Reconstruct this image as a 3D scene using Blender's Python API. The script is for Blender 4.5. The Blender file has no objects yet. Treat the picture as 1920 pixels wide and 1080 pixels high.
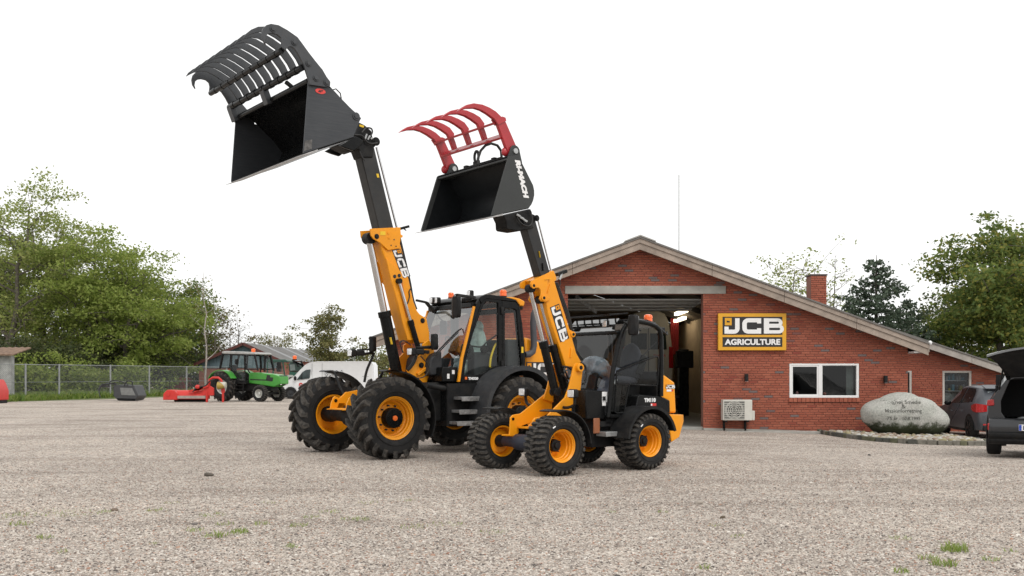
import bpy, bmesh, math, random
import numpy as np
from mathutils import Vector, Matrix

# ------------------------------------------------------------------ scene, camera, sky, sun, exposure
SC = bpy.context.scene
COL = SC.collection
CAMH, FPX, HZ = 1.35, 1920.0, 705.0            # eye height (m), focal length and horizon row in photo pixels
cam_d = bpy.data.cameras.new('camera')
cam_d.lens, cam_d.sensor_width = 36.0, 36.0
cam_d.shift_y = (HZ - 540.0) / 1920.0
cam_d.clip_start, cam_d.clip_end = 0.1, 2000.0
cam = bpy.data.objects.new('camera', cam_d)
cam.location = (0, 0, CAMH)
cam.rotation_euler = (math.radians(90), 0, 0)
COL.objects.link(cam)
SC.camera = cam

SUN_EL, SUN_AZ = math.radians(48), math.radians(152)     # azimuth clockwise from +Y: behind the camera, to the right
w = bpy.data.worlds.new('World'); SC.world = w; w.use_nodes = True
nt = w.node_tree; nt.nodes.clear()
sky = nt.nodes.new('ShaderNodeTexSky'); sky.sky_type = 'NISHITA'; sky.sun_disc = False
sky.sun_elevation, sky.sun_rotation = SUN_EL, SUN_AZ
sky.air_density, sky.dust_density = 1.0, 3.0
hs = nt.nodes.new('ShaderNodeHueSaturation'); hs.inputs['Saturation'].default_value = 0.12
mx = nt.nodes.new('ShaderNodeMix'); mx.data_type = 'RGBA'
mx.inputs[0].default_value = 0.86
mx.inputs[7].default_value = (9.4, 9.4, 9.35, 1)         # even overcast cloud layer
bg = nt.nodes.new('ShaderNodeBackground'); bg.inputs[1].default_value = 0.115
wo = nt.nodes.new('ShaderNodeOutputWorld')
nt.links.new(sky.outputs[0], hs.inputs['Color']); nt.links.new(hs.outputs[0], mx.inputs[6])
tcw = nt.nodes.new('ShaderNodeTexCoord'); mpw = nt.nodes.new('ShaderNodeMapping'); mpw.inputs['Scale'].default_value = (1, 1, 2.2)
ncl = nt.nodes.new('ShaderNodeTexNoise'); ncl.inputs['Scale'].default_value = 2.2; ncl.inputs['Detail'].default_value = 5; ncl.inputs['Roughness'].default_value = 0.55
rcl = nt.nodes.new('ShaderNodeValToRGB'); rcl.color_ramp.elements[0].position = 0.30; rcl.color_ramp.elements[0].color = (0.91,0.912,0.915,1); rcl.color_ramp.elements[1].position = 0.62; rcl.color_ramp.elements[1].color = (1.03,1.03,1.02,1)
mcl = nt.nodes.new('ShaderNodeMix'); mcl.data_type = 'RGBA'; mcl.blend_type = 'MULTIPLY'; mcl.inputs[0].default_value = 1.0     # faint cloud tone, everywhere alike
nt.links.new(tcw.outputs['Generated'], mpw.inputs[0]); nt.links.new(mpw.outputs[0], ncl.inputs['Vector']); nt.links.new(ncl.outputs[0], rcl.inputs[0])
nt.links.new(mx.outputs[2], mcl.inputs[6]); nt.links.new(rcl.outputs[0], mcl.inputs[7]); nt.links.new(mcl.outputs[2], bg.inputs[0]); nt.links.new(bg.outputs[0], wo.inputs[0])
sun_d = bpy.data.lights.new('sun', 'SUN'); sun_d.energy = 1.0; sun_d.angle = math.radians(24)
sun_d.color = (1.0, 0.96, 0.9)
sun = bpy.data.objects.new('sun', sun_d)
sd = Vector((math.sin(SUN_AZ) * math.cos(SUN_EL), math.cos(SUN_AZ) * math.cos(SUN_EL), math.sin(SUN_EL)))
sun.rotation_euler = sd.to_track_quat('Z', 'Y').to_euler()
sun.location = (10, -10, 20)
COL.objects.link(sun)
SC.view_settings.view_transform = 'Standard'; SC.view_settings.look = 'None'
SC.view_settings.exposure = 0.22; SC.view_settings.gamma = 1.0
SC.view_settings.use_curve_mapping = False

# ------------------------------------------------------------------ helpers
def tag(o, label=None, cat=None, group=None, kind=None):
    if label: o['label'] = label
    if cat: o['category'] = cat
    if group: o['group'] = group
    if kind: o['kind'] = kind
    return o

def empty(name, loc=(0, 0, 0), rz=0.0, label=None, cat=None, group=None):
    o = bpy.data.objects.new(name, None)
    o.empty_display_size = 0.3
    o.location = loc; o.rotation_euler = (0, 0, rz)
    COL.objects.link(o)
    return tag(o, label, cat, group)

def copy_tree(o, parent=None):
    c = o.copy(); COL.objects.link(c); c.parent = parent
    for ch in list(o.children): copy_tree(ch, c)
    return c

def sstep(a, b, x):
    t = min(1.0, max(0.0, (x - a) / (b - a))); return t * t * (3 - 2 * t)

def gz(x, y):                                   # the yard falls gently to the right and towards the workshop
    xx = min(max(x, 0.0), 14.0)
    return -0.026 * xx * sstep(12, 24, y)

def world_at(px, py, Y):                        # photo pixel -> point on the vertical plane y = Y
    return Vector(((px - 960) * Y / FPX, Y, CAMH - (py - HZ) * Y / FPX))

def ground_at(px, py):                          # photo pixel -> flat ground point
    Y = FPX * CAMH / (py - HZ); return Vector(((px - 960) * Y / FPX, Y, 0))

class MB:
    """collects polygons; build() links them as one mesh object"""
    def __init__(s): s.v = []; s.f = []
    def add(s, vs, fs):
        o = len(s.v); s.v += [tuple(p) for p in vs]; s.f += [tuple(i + o for i in f) for f in fs]; return s
    def box(s, x0, x1, y0, y1, z0, z1):
        return s.add([(x0,y0,z0),(x1,y0,z0),(x1,y1,z0),(x0,y1,z0),(x0,y0,z1),(x1,y0,z1),(x1,y1,z1),(x0,y1,z1)],
                     [(0,3,2,1),(4,5,6,7),(0,1,5,4),(1,2,6,5),(2,3,7,6),(3,0,4,7)])
    def cbox(s, c, sx, sy, sz): return s.box(c[0]-sx/2,c[0]+sx/2,c[1]-sy/2,c[1]+sy/2,c[2]-sz/2,c[2]+sz/2)
    def bar(s, p, q, w_, h_, up=(0,0,1)):
        p, q = Vector(p), Vector(q); d = (q-p).normalized()
        a = d.cross(Vector(up))
        if a.length < 1e-4: a = d.cross(Vector((1,0,0)))
        a.normalize(); b = a.cross(d).normalized()
        a *= w_/2; b *= h_/2
        return s.add([p-a-b,p+a-b,p+a+b,p-a+b,q-a-b,q+a-b,q+a+b,q-a+b],
                     [(0,3,2,1),(4,5,6,7),(0,1,5,4),(1,2,6,5),(2,3,7,6),(3,0,4,7)])
    def prism(s, pts, e):
        pts = [Vector(p) for p in pts]; e = Vector(e); n = len(pts)
        vs = pts + [p + e for p in pts]
        fs = [tuple(range(n))[::-1], tuple(range(n, 2*n))] + [(i,(i+1)%n,(i+1)%n+n,i+n) for i in range(n)]
        return s.add(vs, fs)
    def ring(s, outer, inner, e):
        o = [Vector(p) for p in outer]; i_ = [Vector(p) for p in inner]; e = Vector(e); n = len(o)
        assert n == len(inner)
        vs = o + i_ + [p+e for p in o] + [p+e for p in i_]
        fs = []
        for k in range(n):
            l = (k+1) % n
            fs += [(k,l,n+l,n+k),(2*n+k,3*n+k,3*n+l,2*n+l),(k,2*n+k,2*n+l,l),(n+k,n+l,3*n+l,3*n+k)]
        return s.add(vs, fs)
    def sheet(s, line, e, t):
        """open polyline swept along e with thickness t (towards the polyline's left normal in its plane)"""
        line = [Vector(p) for p in line]; e = Vector(e); n = len(line); en = e.normalized()
        off = []
        for i in range(n):
            d = (line[min(i+1,n-1)] - line[max(i-1,0)]).normalized()
            off.append(line[i] + en.cross(d).normalized() * t)
        return s.prism(line + off[::-1], e)
    def tube(s, pts, r, n=8, caps=True):
        pts = [Vector(p) for p in pts]; m = len(pts)
        rs = r if isinstance(r, (list, tuple)) else [r]*m
        t0 = (pts[1]-pts[0]).normalized()
        a = t0.cross(Vector((0,0,1)))
        if a.length < 1e-3: a = t0.cross(Vector((1,0,0)))
        a.normalize(); vs = []
        for i in range(m):
            t = (pts[min(i+1,m-1)] - pts[max(i-1,0)]).normalized()
            a = (a - t * a.dot(t)).normalized(); b = t.cross(a)
            vs += [pts[i] + (a*math.cos(2*math.pi*k/n) + b*math.sin(2*math.pi*k/n))*rs[i] for k in range(n)]
        fs = [(i*n+k, i*n+(k+1)%n, (i+1)*n+(k+1)%n, (i+1)*n+k) for i in range(m-1) for k in range(n)]
        if caps: fs += [tuple(range(n))[::-1], tuple(range((m-1)*n, m*n))]
        return s.add(vs, fs)
    def cyl(s, p, q, r, n=16, r2=None): return s.tube([p, q], [r, r if r2 is None else r2], n)
    def lathe(s, prof, n=32, c=(0,0,0), ax='y', closed=False):
        """prof: list of (along axis, radius)"""
        vs = []; m = len(prof)
        for h_, r in prof:
            for k in range(n):
                t = 2*math.pi*k/n; a, b = r*math.cos(t), r*math.sin(t)
                p = {'y': (a, h_, b), 'z': (a, b, h_), 'x': (h_, a, b)}[ax]
                vs.append((p[0]+c[0], p[1]+c[1], p[2]+c[2]))
        fs = [(i*n+k, i*n+(k+1)%n, ((i+1)%m)*n+(k+1)%n, ((i+1)%m)*n+k) for i in range(m if closed else m-1) for k in range(n)]
        return s.add(vs, fs)
    def ball(s, c, rx, ry=None, rz=None, n=12, m=8):
        ry = ry or rx; rz = rz or rx
        vs = [(c[0]+rx*math.sin(math.pi*i/m)*math.cos(2*math.pi*k/n), c[1]+ry*math.sin(math.pi*i/m)*math.sin(2*math.pi*k/n), c[2]+rz*math.cos(math.pi*i/m)) for i in range(m+1) for k in range(n)]
        return s.add(vs, [(i*n+k, (i+1)*n+k, (i+1)*n+(k+1)%n, i*n+(k+1)%n) for i in range(m) for k in range(n)])
    def grid(s, P):
        """P: rows of points"""
        m, n = len(P), len(P[0])
        return s.add([p for r in P for p in r], [(i*n+k, i*n+k+1, (i+1)*n+k+1, (i+1)*n+k) for i in range(m-1) for k in range(n-1)])
    def move(s, M):
        s.v = [tuple(M @ Vector(p)) for p in s.v]; return s
    def merge(s, o, M=None):
        return s.add([M @ Vector(p) for p in o.v] if M else o.v, o.f)
    def mesh(s, name, smooth=38, recalc=True):
        me = bpy.data.meshes.new(name); me.from_pydata(s.v, [], s.f)
        if recalc and len(s.f) < 60000:
            bm = bmesh.new(); bm.from_mesh(me)
            bmesh.ops.remove_doubles(bm, verts=bm.verts, dist=1e-5)
            bmesh.ops.recalc_face_normals(bm, faces=bm.faces); bm.to_mesh(me); bm.free()
        if smooth:
            me.polygons.foreach_set('use_smooth', [True]*len(me.polygons))
            me.set_sharp_from_angle(angle=math.radians(smooth))
        me.update(); return me
    def build(s, name, mat, parent=None, bev=0.0, smooth=38, org=None, sub=0):
        if org is not None: s.v = [(p[0]-org[0], p[1]-org[1], p[2]-org[2]) for p in s.v]
        o = bpy.data.objects.new(name, s.mesh(name, smooth))
        if mat: o.data.materials.append(mat)
        COL.objects.link(o); o.parent = parent
        if bev:
            b = o.modifiers.new('bevel', 'BEVEL'); b.width = bev; b.segments = 2; b.limit_method = 'ANGLE'; b.angle_limit = math.radians(35)
        if sub:
            b = o.modifiers.new('sub', 'SUBSURF'); b.levels = sub; b.render_levels = sub
        return o

def hull_ring(pts, k):                           # shrink a polygon towards its centroid
    c = sum((Vector(p) for p in pts), Vector())/len(pts); return [c + (Vector(p)-c)*k for p in pts]

# ------------------------------------------------------------------ materials
MATS = {}
def nodes(name):
    m = bpy.data.materials.new(name); m.use_nodes = True; MATS[name] = m
    t = m.node_tree; t.nodes.clear()
    out = t.nodes.new('ShaderNodeOutputMaterial')
    return m, t, out
def N(t, kind, **kw):
    n = t.nodes.new(kind)
    for k, v in kw.items():
        if k in n.inputs.keys() if hasattr(n.inputs, 'keys') else False: n.inputs[k].default_value = v
        else: setattr(n, k, v)
    return n
def L_(t, a, b): t.links.new(a, b)
def noise(t, co, scale, detail=4, rough=0.55):
    n = t.nodes.new('ShaderNodeTexNoise'); n.inputs['Scale'].default_value = scale; n.inputs['Detail'].default_value = detail
    n.inputs['Roughness'].default_value = rough; L_(t, co, n.inputs['Vector']); return n
def ramp(t, fac, stops):
    r = t.nodes.new('ShaderNodeValToRGB'); e = r.color_ramp.elements
    while len(e) < len(stops): e.new(0.5)
    for el, (p, c) in zip(e, stops): el.position = p; el.color = (*c, 1) if len(c) == 3 else c
    L_(t, fac, r.inputs[0]); return r
def mixc(t, fac, a, b, mode='MIX'):
    m = t.nodes.new('ShaderNodeMix'); m.data_type = 'RGBA'; m.blend_type = mode
    for i, x in ((0, fac), (6, a), (7, b)):
        if hasattr(x, 'links'): L_(t, x, m.inputs[i])
        else: m.inputs[i].default_value = x if i == 0 else (*x, 1)
    return m.outputs[2]

def pm(name, col, rough=0.5, metal=0.0, var=0.10, vs=5.0, bump=0.0, bs=80.0, coat=0.0, dust=0.0, dcol=(0.30,0.26,0.21), spec=0.5, emis=None):
    """painted / solid material with uneven tone, uneven gloss, optional fine relief and dust"""
    if name in MATS: return MATS[name]
    m, t, out = nodes(name)
    b = t.nodes.new('ShaderNodeBsdfPrincipled'); L_(t, b.outputs[0], out.inputs[0])
    tc = t.nodes.new('ShaderNodeTexCoord'); co = tc.outputs['Object']
    n1 = noise(t, co, vs, 5, 0.6)
    lo = tuple(max(0, c*(1-var)) for c in col); hi = tuple(min(1, c*(1+var)) for c in col)
    c_ = ramp(t, n1.outputs[0], [(0.3, lo), (0.7, hi)]).outputs[0]
    if dust:
        n2 = noise(t, co, vs*2.3, 6, 0.7)
        f = ramp(t, n2.outputs[0], [(0.42, (0,0,0)), (0.75, (dust,)*3)])
        c_ = mixc(t, f.outputs[0], c_, dcol)
    L_(t, c_, b.inputs['Base Color'])
    n3 = noise(t, co, vs*3, 4, 0.6)
    mr = t.nodes.new('ShaderNodeMapRange'); mr.inputs[3].default_value = max(0.02, rough-0.08); mr.inputs[4].default_value = min(1, rough+0.12)
    L_(t, n3.outputs[0], mr.inputs[0]); L_(t, mr.outputs[0], b.inputs['Roughness'])
    b.inputs['Metallic'].default_value = metal
    b.inputs['Specular IOR Level'].default_value = spec
    if coat: b.inputs['Coat Weight'].default_value = coat; b.inputs['Coat Roughness'].default_value = 0.08
    if bump:
        n4 = noise(t, co, bs, 3, 0.6); bp = t.nodes.new('ShaderNodeBump'); bp.inputs['Strength'].default_value = bump; bp.inputs['Distance'].default_value = 0.01
        L_(t, n4.outputs[0], bp.inputs['Height']); L_(t, bp.outputs[0], b.inputs['Normal'])
    if emis: b.inputs['Emission Color'].default_value = (*emis[0], 1); b.inputs['Emission Strength'].default_value = emis[1]
    return m

def glassm(name, tint=(0.75,0.82,0.80), ior=1.5, refl=1.0):
    """thin pane: tinted see-through with a mirror sheen that grows at grazing angles"""
    m, t, out = nodes(name)
    tr = t.nodes.new('ShaderNodeBsdfTransparent'); tr.inputs[0].default_value = (*tint, 1)
    gl = t.nodes.new('ShaderNodeBsdfGlossy'); gl.inputs['Roughness'].default_value = 0.03
    gl.inputs['Color'].default_value = (refl, refl, refl, 1)
    lw = t.nodes.new('ShaderNodeLayerWeight'); lw.inputs[0].default_value = 0.5
    pw = t.nodes.new('ShaderNodeMath'); pw.operation = 'POWER'; pw.inputs[1].default_value = 5.0; L_(t, lw.outputs['Facing'], pw.inputs[0])
    f0 = ((ior-1)/(ior+1))**2*1.6
    ma = t.nodes.new('ShaderNodeMath'); ma.operation = 'MULTIPLY_ADD'; ma.inputs[1].default_value = 1-f0; ma.inputs[2].default_value = f0; L_(t, pw.outputs[0], ma.inputs[0])
    mxs = t.nodes.new('ShaderNodeMixShader')
    L_(t, ma.outputs[0], mxs.inputs[0]); L_(t, tr.outputs[0], mxs.inputs[1]); L_(t, gl.outputs[0], mxs.inputs[2]); L_(t, mxs.outputs[0], out.inputs[0])
    return m

YEL = pm('loader_yellow_paint', (0.86,0.325,0.007), 0.36, var=0.07, vs=2.0, coat=0.08, dust=0.05, spec=0.3)
ORG = pm('bright_orange_plastic', (0.85,0.16,0.02), 0.4)
BLK = pm('black_gloss_paint', (0.007,0.0075,0.008), 0.25, var=0.3, vs=3, dust=0.02, spec=0.16)
BLM = pm('black_matt_plastic', (0.012,0.0125,0.0135), 0.5, var=0.25, vs=4, dust=0.06, spec=0.18)
GRY = pm('dark_grey_plastic', (0.035,0.037,0.041), 0.5, var=0.2, vs=4, dust=0.08, spec=0.25)
RUB = pm('tyre_rubber', (0.017,0.017,0.0175), 0.75, var=0.3, vs=5, bump=0.25, bs=90, dust=0.14, dcol=(0.10,0.09,0.08), spec=0.25)
LUG = pm('tyre_lug_rubber', (0.040,0.038,0.036), 0.85, var=0.3, vs=7, bump=0.25, bs=90, dust=0.75, dcol=(0.155,0.138,0.12), spec=0.2)
STL = pm('worn_steel_edge', (0.42,0.41,0.40), 0.38, metal=0.8, var=0.25, vs=9)
SIL = pm('galvanised_metal', (0.45,0.46,0.46), 0.42, metal=0.7, var=0.2, vs=12)
CHR = pm('chrome_rod', (0.62,0.62,0.63), 0.16, metal=1.0, var=0.05)
INB = pm('inner_boom_black', (0.014,0.014,0.014), 0.42, var=0.4, vs=3.0, dust=0.12, dcol=(0.10,0.075,0.05))
WHT = pm('white_print', (0.82,0.82,0.82), 0.5, var=0.03)
DEC = pm('decal_black', (0.015,0.015,0.016), 0.4, var=0.1)
REDD = pm('decal_red', (0.62,0.03,0.025), 0.45, var=0.08)
YDC = pm('decal_warning_yellow', (0.80,0.52,0.02), 0.5, var=0.1)
LAMP = pm('lamp_lens', (0.75,0.76,0.78), 0.12, metal=0.5, var=0.35, vs=40)
RLN = pm('red_lens', (0.42,0.012,0.014), 0.15, var=0.2, vs=20, coat=0.5)
GLS = glassm('cab_glass', (0.86,0.91,0.89), 1.5, 0.5)
GLT = glassm('tinted_glass', (0.72,0.75,0.74), 1.5, 0.40)
HOSE = pm('hydraulic_hose', (0.015,0.015,0.015), 0.5, var=0.2)

# ------------------------------------------------------------------ lettering
def text_mb(txt, size, bold=0.0, shear=0.0, depth=0.0015, spacing=1.0, align='CENTER'):
    """writing as a flat mesh in the xy plane, centred on the origin"""
    cu = bpy.data.curves.new('txt', 'FONT'); cu.body = txt; cu.size = size; cu.offset = bold; cu.shear = shear
    cu.extrude = depth; cu.space_character = spacing; cu.align_x = align; cu.align_y = 'CENTER'; cu.resolution_u = 3
    ob = bpy.data.objects.new('txt', cu); COL.objects.link(ob)
    dg = bpy.context.evaluated_depsgraph_get(); me = ob.evaluated_get(dg).to_mesh()
    mb = MB(); mb.v = [tuple(v.co) for v in me.vertices]; mb.f = [tuple(p.vertices) for p in me.polygons]
    ob.evaluated_get(dg).to_mesh_clear(); bpy.data.objects.remove(ob); bpy.data.curves.remove(cu)
    return mb
def fit(mb, wd, ht=None):
    """scale lettering to a given width (and height)"""
    xs = [p[0] for p in mb.v]; ys = [p[1] for p in mb.v]
    sx = wd/(max(xs)-min(xs)); sy = sx if ht is None else ht/(max(ys)-min(ys))
    cx, cy = (max(xs)+min(xs))/2, (max(ys)+min(ys))/2
    mb.v = [((p[0]-cx)*sx, (p[1]-cy)*sy, p[2]) for p in mb.v]; return mb

def arc(cx, cy, r, a0, a1, n=6): return [(cx+r*math.cos(math.radians(a0+(a1-a0)*i/n)), cy+r*math.sin(math.radians(a0+(a1-a0)*i/n))) for i in range(n+1)]
def stroke(mb, path, t, z0=0.0, z1=0.002):
    P = [Vector((p[0], p[1])) for p in path]; n = len(P); A, B = [], []
    for i in range(n):
        d = (P[min(i+1,n-1)]-P[max(i-1,0)]).normalized(); nn = Vector((-d.y, d.x))
        A.append(P[i]+nn*t/2); B.append(P[i]-nn*t/2)
    for i in range(n-1):
        q = [A[i], A[i+1], B[i+1], B[i]]
        mb.prism([(p.x, p.y, z0) for p in q], (0,0,z1-z0))

def logo_parts():
    """block letters J C B in a 3.3 x 1 field; returns (letters, yellow square, small mark); crossing pieces lie in different planes"""
    le = MB(); t = 0.235
    stroke(le, [(0.72,0.90),(0.72,0.38)] + arc(0.54,0.31,0.18,0,-90,5) + [(0.08,0.13)], t)
    le.prism([(0.04,0.02,0),(0.26,0.02,0),(0.26,0.42,0),(0.04,0.42,0)], (0,0,0.0045))
    c = [(1.98,0.785)] + arc(1.30,0.585,0.20,90,180,5) + arc(1.30,0.335,0.20,180,270,5) + [(1.98,0.135)]
    stroke(le, c, t)
    for y in (0.60, 0.24): le.prism([(1.76,y,0),(1.98,y,0),(1.98,y+0.09,0),(1.76,y+0.09,0)], (0,0,0.0045))
    le.prism([(2.12,0.02,0),(2.40,0.02,0),(2.40,0.90,0),(2.12,0.90,0)], (0,0,0.009))
    for i_, (ya, yb, xr) in enumerate(((0.49,0.80,2.86),(0.12,0.45,2.92))):
        r = (yb-ya)/2
        stroke(le, [(2.3,yb),(xr,yb)] + arc(xr,(ya+yb)/2,r,90,-90,8) + [(2.3,ya)], 0.19, 0, 0.002+0.0035*i_)
    sq = MB(); sq.prism([(0.06,0.50,0),(0.42,0.50,0),(0.42,0.92,0),(0.06,0.92,0)], (0,0,0.002))
    mk = MB(); mk.prism([(0.16,0.66,0.003),(0.32,0.66,0.003),(0.32,0.73,0.003),(0.16,0.77,0.003)], (0,0,0.004))
    return le, sq, mk

def plane_M(o, ex, ey):
    """matrix taking the xy plane to origin o with axes ex, ey (lengths kept)"""
    o, ex, ey = Vector(o), Vector(ex), Vector(ey); ez = ex.cross(ey).normalized()
    return Matrix(((ex.x,ey.x,ez.x,o.x),(ex.y,ey.y,ez.y,o.y),(ex.z,ey.z,ez.z,o.z),(0,0,0,1)))

def jcb_decal(o, ex, ey, parent, w_, org=None, field=True):
    """black field with white letters; o = lower left corner, ex/ey unit directions, w_ = width of the field"""
    k = w_/3.16; ex = Vector(ex).normalized(); ey = Vector(ey).normalized()
    M = plane_M(o, ex*k, ey*k)
    M[0][2] *= 1; le, sq, mk = logo_parts()
    f = MB(); f.prism([(-0.03,-0.07,-0.002),(3.13,-0.07,-0.002),(3.13,0.99,-0.002),(-0.03,0.99,-0.002)], (0,0,0.003))
    d = f.move(M).build('logo_panel', DEC, parent, org=org)
    le.move(M).build('lettering', WHT, d, org=org)
    sq.move(M).build('logo_square', YEL, d, org=org); mk.move(M).build('logo_mark', DEC, d, org=org)
    return d

# ------------------------------------------------------------------ a machine's own frame: x forward, y to its left, z up
class Frame:
    def __init__(s, loc, deg):
        s.loc = Vector(loc); a = math.radians(deg); s.a = a
        s.R = Matrix.Rotation(a, 3, 'Z'); s.Ri = s.R.transposed()
        s.c = s.Ri @ (Vector((0,0,CAMH)) - s.loc)
    def at(s, p, v, z=None):
        """side-view tracing: photo point (or point of an enlargement z = x0, y0, scale) on the machine's plane y = v"""
        if z: p = (z[0]+p[0]/z[2], z[1]+p[1]/z[2])
        d = s.Ri @ Vector(((p[0]-960)/FPX, 1, -(p[1]-HZ)/FPX))
        t = (v - s.c.y)/d.y
        return s.c + d*t
    def poly(s, pts, v, z=None): return [s.at(p, v, z) for p in pts]
    def w(s, p): return s.R @ Vector(p) + s.loc
ZA=(340,40,5.333); ZB=(420,140,5.144); ZC=(640,400,4.5); ZD=(640,580,4.909); ZE=(780,530,5.4); ZF=(540,680,5.686); ZG=(790,680,6.352)
ZH=(740,180,6.75); ZI=(760,280,6.354); ZJ=(940,490,5.4); ZK=(900,650,4.319); ZL=(1050,580,5.4); ZM=(1080,700,5.686); ZN=(1040,540,5.4)
# ================================================================== ground
def gravel_mat():
    m, t, out = nodes('gravel')
    b = t.nodes.new('ShaderNodeBsdfPrincipled'); L_(t, b.outputs[0], out.inputs[0]); b.inputs['Roughness'].default_value = 0.9; b.inputs['Specular IOR Level'].default_value = 0.25
    tc = t.nodes.new('ShaderNodeTexCoord'); co = tc.outputs['Object']
    vo = t.nodes.new('ShaderNodeTexVoronoi'); vo.inputs['Scale'].default_value = 58; L_(t, co, vo.inputs['Vector'])
    sx = t.nodes.new('ShaderNodeSeparateColor'); L_(t, vo.outputs['Color'], sx.inputs[0])
    r1 = ramp(t, sx.outputs[0], STONES)
    v2 = t.nodes.new('ShaderNodeTexVoronoi'); v2.inputs['Scale'].default_value = 19; L_(t, co, v2.inputs['Vector'])
    s2 = t.nodes.new('ShaderNodeSeparateColor'); L_(t, v2.outputs['Color'], s2.inputs[0])
    r2 = ramp(t, s2.outputs[1], [(0.0, (0.72,0.70,0.68)), (0.6, (1,1,1)), (1.0, (1.25,1.24,1.22))])
    c_ = mixc(t, 1.0, r1.outputs[0], r2.outputs[0], 'MULTIPLY')
    n1 = noise(t, co, 0.35, 5, 0.62); p1 = ramp(t, n1.outputs[0], [(0.28, (0.74,0.72,0.71)), (0.52, (1.0,1.0,1.0)), (0.75, (1.14,1.13,1.11))])
    c_ = mixc(t, 1.0, c_, p1.outputs[0], 'MULTIPLY')
    # wheel tracks: long bands of finer, darker grit running across the yard
    mp = t.nodes.new('ShaderNodeMapping'); mp.inputs['Rotation'].default_value = (0,0,math.radians(24)); mp.inputs['Scale'].default_value = (0.10, 0.9, 1)
    L_(t, co, mp.inputs[0]); n2 = noise(t, mp.outputs[0], 1.0, 4, 0.6)
    p2 = ramp(t, n2.outputs[0], [(0.36, (0.76,0.735,0.72)), (0.48, (1,1,1)), (0.72, (1.07,1.06,1.05))])
    c_ = mixc(t, 0.85, c_, p2.outputs[0], 'MULTIPLY')
    L_(t, c_, b.inputs['Base Color'])
    bp = t.nodes.new('ShaderNodeBump'); bp.inputs['Strength'].default_value = 0.9; bp.inputs['Distance'].default_value = 0.012; bp.invert = True
    L_(t, vo.outputs['Distance'], bp.inputs['Height']); L_(t, bp.outputs[0], b.inputs['Normal'])
    return m
STONES = [(0.0, (0.13,0.115,0.105)), (0.10, (0.25,0.215,0.19)), (0.30, (0.39,0.34,0.295)), (0.55, (0.49,0.435,0.385)), (0.76, (0.57,0.515,0.46)), (0.90, (0.69,0.65,0.60)), (0.96, (0.42,0.29,0.225)), (1.0, (0.31,0.19,0.145))]
GRAV = gravel_mat()
xs = [-400,-200,-100,-60] + [x*2.0 for x in range(-22, 23)] + [60,100,200,400]
ys = [-60,-20] + [y*1.5-6 for y in range(0, 50)] + [75,90,120,180,300,600]
gr = MB(); gr.grid([[(x, y, gz(x, y)) for x in xs] for y in ys])
gm = gr.build('ground', GRAV, None, smooth=60); tag(gm, kind='structure')

def stone_mat():
    m, t, out = nodes('loose_stone')
    b = t.nodes.new('ShaderNodeBsdfPrincipled'); L_(t, b.outputs[0], out.inputs[0]); b.inputs['Roughness'].default_value = 0.8; b.inputs['Specular IOR Level'].default_value = 0.3
    oi = t.nodes.new('ShaderNodeObjectInfo'); r1 = ramp(t, oi.outputs['Random'], [(0.0, (0.09,0.08,0.075)), (0.10, (0.22,0.19,0.17)), (0.30, (0.37,0.32,0.28)), (0.54, (0.48,0.425,0.375)), (0.75, (0.565,0.51,0.455)), (0.89, (0.70,0.66,0.605)), (0.955, (0.43,0.28,0.205)), (1.0, (0.30,0.17,0.125))])
    tc = t.nodes.new('ShaderNodeTexCoord'); n1 = noise(t, tc.outputs['Object'], 60, 3); p1 = ramp(t, n1.outputs[0], [(0.3, (0.85,)*3), (0.7, (1.12,)*3)])
    L_(t, mixc(t, 1.0, r1.outputs[0], p1.outputs[0], 'MULTIPLY'), b.inputs['Base Color']); return m
LOOSE = stone_mat()
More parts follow.
